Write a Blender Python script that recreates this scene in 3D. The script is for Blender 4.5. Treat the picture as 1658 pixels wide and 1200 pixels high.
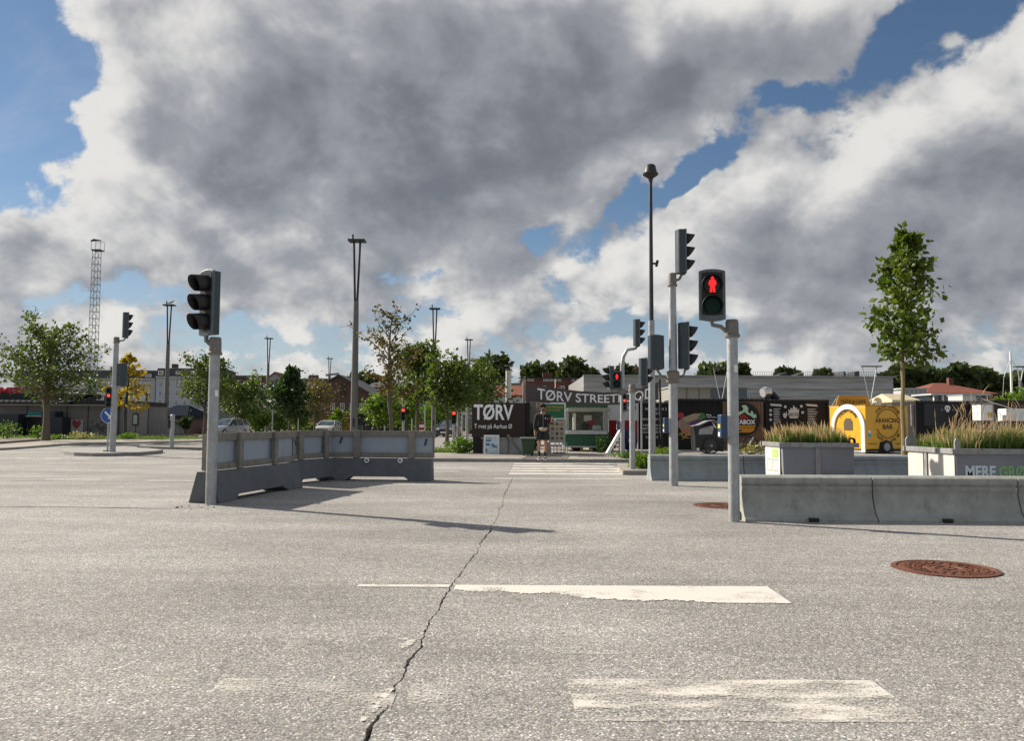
import bpy, bmesh, math, random
import numpy as np
from mathutils import Vector, Matrix

for o in list(bpy.data.objects):
    bpy.data.objects.remove(o, do_unlink=True)
S = bpy.context.scene
COL = S.collection
RAD = math.radians

# ------------------------------------------------------------------ camera
CAM_H, FPX, PITCH, ROLL = 1.2, 1330.0, RAD(3.7), RAD(0.3)
cam_d = bpy.data.cameras.new('camera')
cam = bpy.data.objects.new('camera', cam_d)
COL.objects.link(cam)
cam_d.sensor_width = 36.0
cam_d.lens = 36.0 * FPX / 1658.0
cam_d.clip_start, cam_d.clip_end = 0.05, 6000.0
CAM_R = Matrix.Rotation(math.pi / 2 + PITCH, 3, 'X') @ Matrix.Rotation(ROLL, 3, 'Z')
cam.matrix_world = Matrix.Translation((0, 0, CAM_H)) @ CAM_R.to_4x4()
S.camera = cam

def _ray(u, v):
    return CAM_R @ Vector(((u - 829) / FPX, -(v - 600) / FPX, -1.0))
def at(u, v, Y):
    """survey helper: point at distance Y that the photo shows at (u, v)"""
    d = _ray(u, v); t = Y / d.y
    return Vector((d.x * t, Y, CAM_H + d.z * t))
def gr(u, v, z=0.0):
    d = _ray(u, v); t = (z - CAM_H) / d.z
    return Vector((d.x * t, d.y * t, z))
def PX(Y):
    return FPX / Y          # photo pixels per metre at distance Y

# ------------------------------------------------------------------ sun, sky, exposure
SUN_H = Vector((-0.865, 0.50, 0)).normalized()
SUN_EL = RAD(31.5)
SUN_DIR = (SUN_H * math.cos(SUN_EL) + Vector((0, 0, math.sin(SUN_EL)))).normalized()
sl = bpy.data.lights.new('sun', 'SUN')
sl.energy = 3.5; sl.angle = RAD(0.55); sl.color = (1.0, 0.91, 0.78)
sun = bpy.data.objects.new('sun', sl); COL.objects.link(sun)
sun.rotation_euler = (-SUN_DIR).to_track_quat('-Z', 'Y').to_euler()
sun.location = (-40, 20, 40)

S.view_settings.view_transform = 'Standard'
S.view_settings.look = 'None'
S.view_settings.gamma = 1.0
S.view_settings.use_curve_mapping = False
S.view_settings.exposure = 1.12

W = bpy.data.worlds.new('World'); S.world = W
W.use_nodes = True
nt = W.node_tree; nt.nodes.clear()
def N(t, **kw):
    n = nt.nodes.new(t)
    for k, v in kw.items(): setattr(n, k, v)
    return n
def put(sock, v):
    if isinstance(v, bpy.types.NodeSocket): nt.links.new(v, sock)
    else: sock.default_value = v
def m(op, a, b=None, c=None, clamp=False):
    n = N('ShaderNodeMath', operation=op, use_clamp=clamp)
    put(n.inputs[0], a)
    if b is not None: put(n.inputs[1], b)
    if c is not None: put(n.inputs[2], c)
    return n.outputs[0]
def sstep(x, lo, hi, a=0.0, b=1.0):
    n = N('ShaderNodeMapRange', interpolation_type='SMOOTHSTEP')
    put(n.inputs[0], x); n.inputs[1].default_value = lo; n.inputs[2].default_value = hi
    n.inputs[3].default_value = a; n.inputs[4].default_value = b
    return n.outputs[0]
def cmix(f, a, b):
    n = N('ShaderNodeMix', data_type='RGBA')
    put(n.inputs[0], f); put(n.inputs[6], a); put(n.inputs[7], b)
    return n.outputs[2]
def xyz(x, y, z):
    n = N('ShaderNodeCombineXYZ'); put(n.inputs[0], x); put(n.inputs[1], y); put(n.inputs[2], z)
    return n.outputs[0]
def noise(vec, scale, detail, rough, lac=2.0, dist=0.0):
    n = N('ShaderNodeTexNoise'); nt.links.new(vec, n.inputs['Vector'])
    n.inputs['Scale'].default_value = scale; n.inputs['Detail'].default_value = detail
    n.inputs['Roughness'].default_value = rough; n.inputs['Lacunarity'].default_value = lac
    n.inputs['Distortion'].default_value = dist
    return n.outputs['Fac']

sky = N('ShaderNodeTexSky', sky_type='NISHITA')
sky.sun_disc = False
sky.sun_elevation = SUN_EL
sky.sun_rotation = math.atan2(SUN_DIR.x, SUN_DIR.y)
sky.altitude = 0; sky.air_density = 1.0; sky.dust_density = 0.15; sky.ozone_density = 2.5
geo = N('ShaderNodeTexCoord')
sep = N('ShaderNodeSeparateXYZ'); nt.links.new(geo.outputs['Generated'], sep.inputs[0])
dx, dy, dz = sep.outputs
yy = m('MAXIMUM', dy, 0.05)
wv = geo.outputs['Generated']
A = m('ADD', m('DIVIDE', dx, yy), m('MULTIPLY', m('SUBTRACT', noise(wv, 5.0, 4.0, 0.6), 0.5), 0.22))
wn = N('ShaderNodeVectorMath', operation='ADD'); nt.links.new(wv, wn.inputs[0]); wn.inputs[1].default_value = (4.1, 2.7, 8.3)
B = m('ADD', m('DIVIDE', dz, yy), m('MULTIPLY', m('SUBTRACT', noise(wn.outputs[0], 5.0, 4.0, 0.6), 0.5), 0.16))
ahead = sstep(dy, 0.15, 0.45)
def masses(lobes, oa=0.0, ob=0.0):
    """sum of cloud masses and gaps, each at a compass bearing and height in the sky"""
    acc = 0.0
    for ca, cb, ra, rb, tilt, amp in lobes:
        c, s = math.cos(RAD(tilt)), math.sin(RAD(tilt)); p, q = ca - oa, cb - ob
        e = m('MULTIPLY_ADD', A, c / ra, m('MULTIPLY_ADD', B, s / ra, -(p * c + q * s) / ra))
        f = m('MULTIPLY_ADD', A, -s / rb, m('MULTIPLY_ADD', B, c / rb, (p * s - q * c) / rb))
        r = m('MULTIPLY_ADD', e, e, m('MULTIPLY', f, f))
        acc = m('MULTIPLY_ADD', m('POWER', 0.36788, r), amp, acc)
    return m('MULTIPLY', acc, ahead)
LOBES = [(-.22, .40, .28, .17, 0, .32), (-.27, .27, .18, .09, -10, .10), (.10, .40, .20, .12, 10, .24), (-.02, .27, .14, .07, 15, .16), (-.45, .38, .09, .12, 0, .16),
         (.28, .48, .18, .07, 0, .22), (.49, .25, .26, .11, 20, .26), (.27, .22, .16, .09, 25, .17), (.60, .37, .12, .09, 30, .20), (-.36, .21, .24, .06, -5, .09),
         (-.67, .43, .105, .13, 0, -.48), (-.60, .22, .16, .06, -4, .17), (-.62, .08, .20, .05, 0, .10), (.49, .485, .11, .024, 24, -.34), (.345, .412, .05, .024, 0, -.17), (.19, .31, .09, .018, 30, -.30), (.03, .25, .05, .016, 25, -.20),
         (.26, .135, .12, .026, 8, -.24), (-.50, .155, .11, .03, 8, -.13), (-.42, .275, .08, .016, -20, -.2), (-.12, .19, .07, .02, 0, -.12)]
macro = masses(LOBES)
mac2 = masses(LOBES, -0.075, 0.035)                       # the same masses seen a little nearer the sun
mrel = m('MULTIPLY', m('SUBTRACT', macro, mac2), 1.7)
mrel = m('MAXIMUM', m('MINIMUM', mrel, 0.15), -0.26)
den = m('ADD', m('MAXIMUM', dz, 0.0), 0.70)
px_, py_ = m('DIVIDE', dx, den), m('DIVIDE', dy, den)
def soft(ox, oy, det=4.0):
    v = xyz(m('ADD', px_, ox), m('ADD', py_, oy), 3.7)
    return m('ADD', m('MULTIPLY', noise(v, 3.2, 3.0, 0.5, 2.1, 0.25), 0.46), m('MULTIPLY', noise(v, 8.0, det, 0.55, 2.1, 0.2), 0.50))
v0 = xyz(px_, py_, 3.7)
f0 = soft(0, 0)
f1 = soft(-0.038, -0.026)
edge = noise(v0, 19.0, 7.0, 0.62, 2.1, 0.2)
D = m('ADD', m('ADD', f0, macro), m('MULTIPLY', m('SUBTRACT', edge, 0.5), 0.38))
wisp = noise(xyz(m('MULTIPLY', px_, 0.6), py_, 9.1), 5.0, 5.0, 0.6, 2.1, 0.6)
low0 = sstep(dz, 0.10, 0.32, 1.0, 0.0)
cover = m('MAXIMUM', sstep(D, 0.445, 0.535), m('MULTIPLY', sstep(wisp, 0.46, 0.78), m('MULTIPLY_ADD', low0, 0.25, 0.22)))
thick = sstep(m('ADD', m('ADD', f0, macro), m('MULTIPLY', m('SUBTRACT', edge, 0.5), 0.04)), 0.52, 0.94)
relief = m('ADD', m('MULTIPLY', m('SUBTRACT', f0, f1), 3.2), m('MULTIPLY', m('SUBTRACT', edge, 0.5), 0.38))
lit = m('ADD', m('ADD', m('SUBTRACT', 0.79, m('MULTIPLY', thick, 0.64)), mrel), relief)
K = 10.0 / (2 ** 1.12)                 # cloud brightness against the sky node's scale
cloud_dark = (0.175 * K, 0.190 * K, 0.218 * K, 1)
cloud_mid = (0.345 * K, 0.358 * K, 0.39 * K, 1)
cloud_lit = (0.80 * K, 0.785 * K, 0.755 * K, 1)
c1 = cmix(sstep(lit, -0.08, 0.60), cloud_dark, cloud_mid)
ccol = cmix(sstep(lit, 0.42, 1.05), c1, cloud_lit)
hs = N('ShaderNodeHueSaturation'); hs.inputs['Saturation'].default_value = 1.06; hs.inputs['Value'].default_value = 0.37
nt.links.new(sky.outputs[0], hs.inputs['Color'])
low = sstep(dz, 0.0, 0.26, 0.6, 0.0)
blue = cmix(low, hs.outputs[0], (0.40 * K, 0.46 * K, 0.55 * K, 1))
col = cmix(m('MULTIPLY', cover, 0.97), blue, ccol)
bg = N('ShaderNodeBackground'); bg.inputs['Strength'].default_value = 0.1
nt.links.new(col, bg.inputs['Color'])
wo = N('ShaderNodeOutputWorld'); nt.links.new(bg.outputs[0], wo.inputs[0])

# ------------------------------------------------------------------ materials
MATS = {}
def mat(name, col, rough=0.6, metal=0.0, var=0.12, scale=3.0, bump=0.0, bscale=40.0, spec=0.5, dirt=None, dirt_amt=0.0, coat=0.0):
    if name in MATS: return MATS[name]
    k = bpy.data.materials.new(name); k.use_nodes = True
    t = k.node_tree; p = t.nodes['Principled BSDF']
    p.inputs['Roughness'].default_value = rough; p.inputs['Metallic'].default_value = metal
    p.inputs['Specular IOR Level'].default_value = spec
    p.inputs['Coat Weight'].default_value = coat
    tc = t.nodes.new('ShaderNodeTexCoord')
    nz = t.nodes.new('ShaderNodeTexNoise'); nz.inputs['Scale'].default_value = scale
    nz.inputs['Detail'].default_value = 6; nz.inputs['Roughness'].default_value = 0.65
    t.links.new(tc.outputs['Object'], nz.inputs['Vector'])
    rm = t.nodes.new('ShaderNodeMapRange'); rm.inputs[1].default_value = 0.25; rm.inputs[2].default_value = 0.75
    rm.inputs[3].default_value = 1 - var; rm.inputs[4].default_value = 1 + var
    t.links.new(nz.outputs['Fac'], rm.inputs[0])
    mx = t.nodes.new('ShaderNodeMix'); mx.data_type = 'RGBA'; mx.blend_type = 'MULTIPLY'; mx.inputs[0].default_value = 1
    mx.inputs[6].default_value = (*col, 1); t.links.new(rm.outputs[0], mx.inputs[7])
    out = mx.outputs[2]
    if dirt:
        n2 = t.nodes.new('ShaderNodeTexNoise'); n2.inputs['Scale'].default_value = scale * 2.3; n2.inputs['Detail'].default_value = 8
        n2.inputs['Roughness'].default_value = 0.7
        mp = t.nodes.new('ShaderNodeMapping'); mp.inputs['Scale'].default_value = (1, 1, 0.35); mp.inputs['Location'].default_value = (7, 3, 1)
        t.links.new(tc.outputs['Object'], mp.inputs[0]); t.links.new(mp.outputs[0], n2.inputs['Vector'])
        r2 = t.nodes.new('ShaderNodeMapRange'); r2.inputs[1].default_value = 0.5; r2.inputs[2].default_value = 0.72
        r2.inputs[4].default_value = dirt_amt
        t.links.new(n2.outputs['Fac'], r2.inputs[0])
        m2 = t.nodes.new('ShaderNodeMix'); m2.data_type = 'RGBA'; t.links.new(r2.outputs[0], m2.inputs[0])
        t.links.new(out, m2.inputs[6]); m2.inputs[7].default_value = (*dirt, 1); out = m2.outputs[2]
    t.links.new(out, p.inputs['Base Color'])
    rr = t.nodes.new('ShaderNodeMapRange'); rr.inputs[3].default_value = max(0.02, rough - 0.1); rr.inputs[4].default_value = min(1, rough + 0.1)
    t.links.new(nz.outputs['Fac'], rr.inputs[0]); t.links.new(rr.outputs[0], p.inputs['Roughness'])
    if bump:
        n3 = t.nodes.new('ShaderNodeTexNoise'); n3.inputs['Scale'].default_value = bscale; n3.inputs['Detail'].default_value = 5
        t.links.new(tc.outputs['Object'], n3.inputs['Vector'])
        b = t.nodes.new('ShaderNodeBump'); b.inputs['Strength'].default_value = bump; b.inputs['Distance'].default_value = 0.02
        t.links.new(n3.outputs['Fac'], b.inputs['Height']); t.links.new(b.outputs[0], p.inputs['Normal'])
    MATS[name] = k
    return k

def emit(name, col, strength):
    if name in MATS: return MATS[name]
    k = bpy.data.materials.new(name); k.use_nodes = True
    p = k.node_tree.nodes['Principled BSDF']
    p.inputs['Base Color'].default_value = (*[c * 0.5 for c in col], 1)
    p.inputs['Emission Color'].default_value = (*col, 1); p.inputs['Emission Strength'].default_value = strength
    nz = k.node_tree.nodes.new('ShaderNodeTexVoronoi'); nz.inputs['Scale'].default_value = 90
    tc = k.node_tree.nodes.new('ShaderNodeTexCoord'); k.node_tree.links.new(tc.outputs['Object'], nz.inputs['Vector'])
    rm = k.node_tree.nodes.new('ShaderNodeMapRange'); rm.inputs[2].default_value = 0.7; rm.inputs[3].default_value = strength * 1.15; rm.inputs[4].default_value = strength * 0.75
    k.node_tree.links.new(nz.outputs['Distance'], rm.inputs[0]); k.node_tree.links.new(rm.outputs[0], p.inputs['Emission Strength'])
    MATS[name] = k
    return k

def leafmat(name, c1, c2, trans=0.35, through=(1.6, 1.7, 0.6)):
    if name in MATS: return MATS[name]
    k = bpy.data.materials.new(name); k.use_nodes = True
    t = k.node_tree; p = t.nodes['Principled BSDF']; out = t.nodes['Material Output']
    g = t.nodes.new('ShaderNodeNewGeometry')
    mx = t.nodes.new('ShaderNodeMix'); mx.data_type = 'RGBA'
    t.links.new(g.outputs['Random Per Island'], mx.inputs[0])
    mx.inputs[6].default_value = (*c1, 1); mx.inputs[7].default_value = (*c2, 1)
    t.links.new(mx.outputs[2], p.inputs['Base Color']); p.inputs['Roughness'].default_value = 0.5
    p.inputs['Specular IOR Level'].default_value = 0.35
    tr = t.nodes.new('ShaderNodeBsdfTranslucent')
    br = t.nodes.new('ShaderNodeMix'); br.data_type = 'RGBA'; br.blend_type = 'MULTIPLY'; br.inputs[0].default_value = 1
    t.links.new(mx.outputs[2], br.inputs[6]); br.inputs[7].default_value = (*through, 1)
    t.links.new(br.outputs[2], tr.inputs[0])
    ms = t.nodes.new('ShaderNodeMixShader'); ms.inputs[0].default_value = trans
    t.links.new(p.outputs[0], ms.inputs[1]); t.links.new(tr.outputs[0], ms.inputs[2])
    t.links.new(ms.outputs[0], out.inputs[0])
    MATS[name] = k
    return k

def glass(name, col=(0.02, 0.025, 0.03), rough=0.05):
    return mat(name, col, rough, 0, 0.2, 1.5, spec=0.9)

def asphalt_mat(name, base, stones=1.0):
    k = bpy.data.materials.new(name); k.use_nodes = True
    t = k.node_tree; p = t.nodes['Principled BSDF']; L = t.links.new
    p.inputs['Roughness'].default_value = 0.9; p.inputs['Specular IOR Level'].default_value = 0.2
    tc = t.nodes.new('ShaderNodeTexCoord')
    def nz(scale, det, vec=None, rough=0.6):
        n = t.nodes.new('ShaderNodeTexNoise'); n.inputs['Scale'].default_value = scale; n.inputs['Detail'].default_value = det
        n.inputs['Roughness'].default_value = rough
        L(vec or tc.outputs['Object'], n.inputs['Vector']); return n.outputs['Fac']
    def mr(s, a, b, c, d):
        n = t.nodes.new('ShaderNodeMapRange'); L(s, n.inputs[0])
        for i, x in enumerate((a, b, c, d)): n.inputs[i + 1].default_value = x
        return n.outputs[0]
    def mul(a, b):
        n = t.nodes.new('ShaderNodeMath'); n.operation = 'MULTIPLY'; L(a, n.inputs[0]); L(b, n.inputs[1]); return n.outputs[0]
    mp = t.nodes.new('ShaderNodeMapping'); mp.inputs['Scale'].default_value = (0.25, 1.2, 1); L(tc.outputs['Object'], mp.inputs[0])
    big = mr(nz(0.30, 6, None, 0.62), 0.32, 0.68, 0.76, 1.18)
    streak = mr(nz(0.8, 7, mp.outputs[0], 0.65), 0.35, 0.7, 0.80, 1.14)
    med = mr(nz(9, 5, None, 0.7), 0.3, 0.7, 0.88, 1.12)
    def vor(scale, feat):
        v = t.nodes.new('ShaderNodeTexVoronoi'); v.feature = feat; v.inputs['Scale'].default_value = scale
        L(tc.outputs['Object'], v.inputs['Vector']); return v
    v1 = vor(100, 'F1'); sp = t.nodes.new('ShaderNodeSeparateColor'); L(v1.outputs['Color'], sp.inputs[0])
    cell = mr(sp.outputs[0], 0, 1, 1 - 0.30 * stones, 1 + 0.28 * stones)
    bright = mr(sp.outputs[1], 0.78, 0.98, 1.0, 1 + 1.05 * stones)
    v2 = vor(190, 'F1'); s2 = t.nodes.new('ShaderNodeSeparateColor'); L(v2.outputs['Color'], s2.inputs[0])
    fine = mr(s2.outputs[0], 0, 1, 1 - 0.25 * stones, 1 + 0.25 * stones)
    gap = mr(v1.outputs['Distance'], 0.35, 0.8, 1.0, 1 - 0.45 * stones)
    f = mul(mul(mul(big, streak), mul(med, cell)), mul(mul(bright, fine), gap))
    hue = t.nodes.new('ShaderNodeMix'); hue.data_type = 'RGBA'; L(sp.outputs[2], hue.inputs[0])
    hue.inputs[6].default_value = (base[0] * 1.05, base[1] * 0.99, base[2] * 0.92, 1)
    hue.inputs[7].default_value = (base[0] * 0.96, base[1], base[2] * 1.05, 1)
    mx = t.nodes.new('ShaderNodeMix'); mx.data_type = 'RGBA'; mx.blend_type = 'MULTIPLY'; mx.inputs[0].default_value = 1
    L(hue.outputs[2], mx.inputs[6]); L(f, mx.inputs[7]); L(mx.outputs[2], p.inputs['Base Color'])
    b = t.nodes.new('ShaderNodeBump'); b.inputs['Strength'].default_value = 0.4; b.inputs['Distance'].default_value = 0.005
    b.invert = True
    L(v1.outputs['Distance'], b.inputs['Height']); L(b.outputs[0], p.inputs['Normal'])
    MATS[name] = k
    return k

def paint_mat(name, col, wear_lo, wear_hi, scale=5.0, stretch=(1, 1, 1)):
    """road paint worn through to the asphalt in patches and grains"""
    k = bpy.data.materials.new(name); k.use_nodes = True
    t = k.node_tree; p = t.nodes['Principled BSDF']; out = t.nodes['Material Output']; L = t.links.new
    p.inputs['Base Color'].default_value = (*col, 1); p.inputs['Roughness'].default_value = 0.7
    tc = t.nodes.new('ShaderNodeTexCoord')
    mp = t.nodes.new('ShaderNodeMapping'); mp.inputs['Scale'].default_value = stretch; L(tc.outputs['Object'], mp.inputs[0])
    n1 = t.nodes.new('ShaderNodeTexNoise'); n1.inputs['Scale'].default_value = scale; n1.inputs['Detail'].default_value = 3
    n2 = t.nodes.new('ShaderNodeTexNoise'); n2.inputs['Scale'].default_value = 75; n2.inputs['Detail'].default_value = 3; n2.inputs['Roughness'].default_value = 0.7
    L(mp.outputs[0], n1.inputs['Vector']); L(tc.outputs['Object'], n2.inputs['Vector'])
    a = t.nodes.new('ShaderNodeMath'); a.operation = 'MULTIPLY_ADD'; L(n2.outputs['Fac'], a.inputs[0]); a.inputs[1].default_value = 0.75; L(n1.outputs['Fac'], a.inputs[2])
    r = t.nodes.new('ShaderNodeMapRange'); L(a.outputs[0], r.inputs[0]); r.inputs[1].default_value = wear_lo; r.inputs[2].default_value = wear_hi
    tr = t.nodes.new('ShaderNodeBsdfTransparent')
    ms = t.nodes.new('ShaderNodeMixShader'); L(r.outputs[0], ms.inputs[0]); L(tr.outputs[0], ms.inputs[1]); L(p.outputs[0], ms.inputs[2])
    L(ms.outputs[0], out.inputs[0])
    MATS[name] = k
    return k

# ------------------------------------------------------------------ mesh helpers
class MB:
    def __init__(s): s.v = []; s.f = []
    def add(s, vs, fs):
        o = len(s.v); s.v += [tuple(x) for x in vs]; s.f += [tuple(i + o for i in f) for f in fs]; return s
    def box(s, c, d, rz=0.0, rot=None):
        x, y, z = d[0] / 2, d[1] / 2, d[2] / 2
        vs = [Vector((i, j, k)) for i in (-x, x) for j in (-y, y) for k in (-z, z)]
        R = rot if rot is not None else Matrix.Rotation(rz, 3, 'Z')
        c = Vector(c)
        return s.add([c + R @ p for p in vs], [(0, 1, 3, 2), (4, 6, 7, 5), (0, 4, 5, 1), (2, 3, 7, 6), (0, 2, 6, 4), (1, 5, 7, 3)])
    def bar(s, p0, p1, w, h):
        """box beam from p0 to p1, w across, h in the up direction"""
        p0, p1 = Vector(p0), Vector(p1); d = p1 - p0; L = d.length; d.normalize()
        up = Vector((0, 0, 1)) if abs(d.z) < 0.95 else Vector((0, 1, 0))
        a = d.cross(up).normalized(); b = a.cross(d)
        R = Matrix((d, a, b)).transposed()
        return s.box((p0 + p1) / 2, (L, w, h), rot=R)
    def tube(s, pts, rs, n=10, caps=True):
        pts = [Vector(p) for p in pts]
        if not hasattr(rs, '__len__'): rs = [rs] * len(pts)
        o = len(s.v); prev = None
        for i, p in enumerate(pts):
            d = (pts[min(i + 1, len(pts) - 1)] - pts[max(i - 1, 0)]).normalized()
            if prev is None:
                a = d.orthogonal().normalized()
            else:
                a = (prev - d * prev.dot(d))
                a = a.normalized() if a.length > 1e-6 else d.orthogonal().normalized()
            prev = a; b = d.cross(a)
            for j in range(n):
                t = 2 * math.pi * j / n
                s.v.append(tuple(p + (a * math.cos(t) + b * math.sin(t)) * rs[i]))
        for i in range(len(pts) - 1):
            for j in range(n):
                k = (j + 1) % n
                s.f.append((o + i * n + j, o + i * n + k, o + (i + 1) * n + k, o + (i + 1) * n + j))
        if caps:
            s.f.append(tuple(o + j for j in reversed(range(n))))
            s.f.append(tuple(o + (len(pts) - 1) * n + j for j in range(n)))
        return s
    def cyl(s, p0, p1, r0, r1=None, n=14):
        return s.tube([p0, p1], [r0, r0 if r1 is None else r1], n)
    def lathe(s, prof, c=(0, 0, 0), axis='Z', n=20, caps=True):
        o = len(s.v); c = Vector(c)
        for r, h in prof:
            for j in range(n):
                t = 2 * math.pi * j / n; a, b = r * math.cos(t), r * math.sin(t)
                p = {'Z': (a, b, h), 'Y': (a, h, b), 'X': (h, a, b)}[axis]
                s.v.append(tuple(c + Vector(p)))
        for i in range(len(prof) - 1):
            for j in range(n):
                k = (j + 1) % n
                s.f.append((o + i * n + j, o + i * n + k, o + (i + 1) * n + k, o + (i + 1) * n + j))
        if caps:
            s.f.append(tuple(o + j for j in range(n))); e = o + (len(prof) - 1) * n
            s.f.append(tuple(e + j for j in range(n)))
        return s
    def prism(s, poly, a, b, plane='XZ', M=None):
        """polygon given in one plane, pushed from a to b along the third axis"""
        n = len(poly)
        f3 = {'XZ': lambda p, h: (p[0], h, p[1]), 'XY': lambda p, h: (p[0], p[1], h), 'YZ': lambda p, h: (h, p[0], p[1])}[plane]
        vs = [Vector(f3(p, a)) for p in poly] + [Vector(f3(p, b)) for p in poly]
        if M is not None: vs = [M @ v for v in vs]
        fs = [tuple(range(n)), tuple(reversed(range(n, 2 * n)))]
        fs += [(i, n + i, n + (i + 1) % n, (i + 1) % n) for i in range(n)]
        return s.add(vs, fs)
    def build(s, name, mt, parent=None, smooth=False, bevel=0.0, loc=None, rz=0.0, fix=True):
        me = bpy.data.meshes.new(name)
        me.from_pydata(s.v, [], s.f)
        if fix:
            b = bmesh.new(); b.from_mesh(me); bmesh.ops.recalc_face_normals(b, faces=b.faces); b.to_mesh(me); b.free()
        if smooth:
            me.polygons.foreach_set('use_smooth', [True] * len(me.polygons))
            try: me.set_sharp_from_angle(angle=RAD(38))
            except Exception: pass
        me.materials.append(mt)
        return place(name, me, parent, loc, rz, bevel)
def place(name, me, parent=None, loc=None, rz=0.0, bevel=0.0):
    o = bpy.data.objects.new(name, me); COL.objects.link(o)
    if parent: o.parent = parent
    if loc is not None: o.location = loc
    o.rotation_euler.z = rz
    if bevel:
        bv = o.modifiers.new('bevel', 'BEVEL'); bv.width = bevel; bv.segments = 2; bv.limit_method = 'ANGLE'; bv.angle_limit = RAD(35)
    return o
def tag(o, label=None, cat=None, group=None, kind=None):
    if label: o['label'] = label
    if cat: o['category'] = cat
    if group: o['group'] = group
    if kind: o['kind'] = kind
    return o
def thing(name, label, cat, loc=(0, 0, 0), rz=0.0, group=None):
    o = bpy.data.objects.new(name, None); COL.objects.link(o)
    o.empty_display_size = 0.2
    o.location = loc; o.rotation_euler.z = rz
    return tag(o, label, cat, group)
def facing(dx, dy):
    """rotation that turns a part's front (-Y) towards (dx, dy)"""
    return math.atan2(dx, -dy)

def text_mesh(s, w, h, depth=0.008, bold=0.0, plane_y=0.0, cx=0.0, cz=0.0, shear=0.0):
    cu = bpy.data.curves.new('lettering', 'FONT'); cu.body = s; cu.size = 1.0
    cu.extrude = 0.01; cu.offset = bold; cu.shear = shear; cu.resolution_u = 3
    ob = bpy.data.objects.new('lettering', cu)
    COL.objects.link(ob)
    dg = bpy.context.evaluated_depsgraph_get()
    me = bpy.data.meshes.new_from_object(ob.evaluated_get(dg))
    bpy.data.objects.remove(ob); bpy.data.curves.remove(cu)
    n = len(me.vertices); co = np.empty(n * 3); me.vertices.foreach_get('co', co); co = co.reshape(-1, 3)
    lo, hi = co.min(0), co.max(0)
    x = (co[:, 0] - (lo[0] + hi[0]) / 2) / (hi[0] - lo[0]) * w + cx
    z = (co[:, 1] - (lo[1] + hi[1]) / 2) / (hi[1] - lo[1]) * h + cz
    y = plane_y - (co[:, 2] - lo[2]) / (hi[2] - lo[2]) * depth
    me.vertices.foreach_set('co', np.stack([x, y, z], 1).ravel())
    me.update(); me.materials.clear()
    return me
def text(parent, s, cx, cz, w, h, y, mt, depth=0.008, bold=0.0, name='lettering', shear=0.0):
    me = text_mesh(s, w, h, depth, bold, y, cx, cz, shear)
    me.materials.append(mt)
    return place(name, me, parent)
def arc_text(parent, s, cx, cz, r, a0, a1, h, y, mt, flip=False, name='lettering'):
    """letters set round a circle from angle a0 to a1 (degrees, measured from straight up, clockwise)"""
    mb = MB(); n = len(s)
    for i, ch in enumerate(s):
        if ch == ' ': continue
        a = RAD(a0 + (a1 - a0) * (i / max(1, n - 1)))
        w = h * (0.25 if ch in "I'" else 0.72)
        me = text_mesh(ch, w, h, 0.008, 0.01, y)
        t = a if not flip else a + math.pi
        c, sn = math.cos(t), math.sin(t)
        ox, oz = cx + r * math.sin(a), cz + r * math.cos(a)
        mb.add([(ox + v.co.x * c + v.co.z * sn, v.co.y, oz - v.co.x * sn + v.co.z * c) for v in me.vertices],
               [tuple(p.vertices) for p in me.polygons])
        bpy.data.meshes.remove(me)
    return mb.build(name, mt, parent, fix=False)

# ------------------------------------------------------------------ material library
rnd = random.Random(11)
ASPH = asphalt_mat('asphalt_worn', (0.350, 0.338, 0.320))
PAVE = asphalt_mat('pavement_flags', (0.35, 0.325, 0.29), 0.35)
GRAVEL = asphalt_mat('gravel_ground', (0.24, 0.21, 0.16), 0.6)
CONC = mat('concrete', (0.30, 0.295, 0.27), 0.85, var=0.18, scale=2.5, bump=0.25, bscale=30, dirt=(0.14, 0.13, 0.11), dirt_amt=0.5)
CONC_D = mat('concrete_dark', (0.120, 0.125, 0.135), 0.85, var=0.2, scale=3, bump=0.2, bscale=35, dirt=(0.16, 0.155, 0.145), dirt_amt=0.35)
KERB = mat('kerb_granite', (0.26, 0.25, 0.235), 0.8, var=0.25, scale=9, bump=0.3, bscale=60)
TAR = mat('tar_joint', (0.035, 0.034, 0.033), 0.8, var=0.3)
GALV = mat('galvanised_steel', (0.36, 0.375, 0.385), 0.48, 0.35, var=0.24, scale=7, bump=0.08, bscale=25, dirt=(0.20, 0.18, 0.15), dirt_amt=0.55)
CAST = mat('cast_bracket', (0.19, 0.175, 0.155), 0.7, 0.2, var=0.3, scale=14, bump=0.2, bscale=40)
HOUS = mat('signal_housing', (0.030, 0.046, 0.055), 0.42, var=0.15, scale=6)
HOUSL = mat('signal_frame', (0.085, 0.105, 0.115), 0.45, var=0.12, scale=6)
BLK = mat('matt_black', (0.012, 0.012, 0.013), 0.6, var=0.2)
LENS = mat('dark_lens', (0.012, 0.013, 0.012), 0.6, var=0.1, spec=.15)
LENS_R = mat('dark_red_lens', (0.050, 0.008, 0.007), 0.6, var=0.2, scale=60, spec=.15)
LENS_G = mat('dark_green_lens', (0.005, 0.020, 0.015), 0.6, var=0.2, scale=60, spec=.15)
REDMAN = emit('red_signal_light', (1.0, 0.012, 0.015), 0.85)
REDSPOT = emit('red_signal_spot', (1.0, 0.05, 0.03), 1.1)
WOOD = mat('weathered_timber', (0.22, 0.20, 0.168), 0.8, var=0.3, scale=5, bump=0.2, bscale=30, dirt=(0.07, 0.06, 0.05), dirt_amt=0.5)
SHEET = mat('hoarding_sheet', (0.33, 0.375, 0.43), 0.5, var=0.1, scale=2, dirt=(0.17, 0.18, 0.19), dirt_amt=0.4)
WHITE = mat('white_paint', (0.78, 0.77, 0.74), 0.5, var=0.06, dirt=(0.5, 0.48, 0.44), dirt_amt=0.3)
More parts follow.
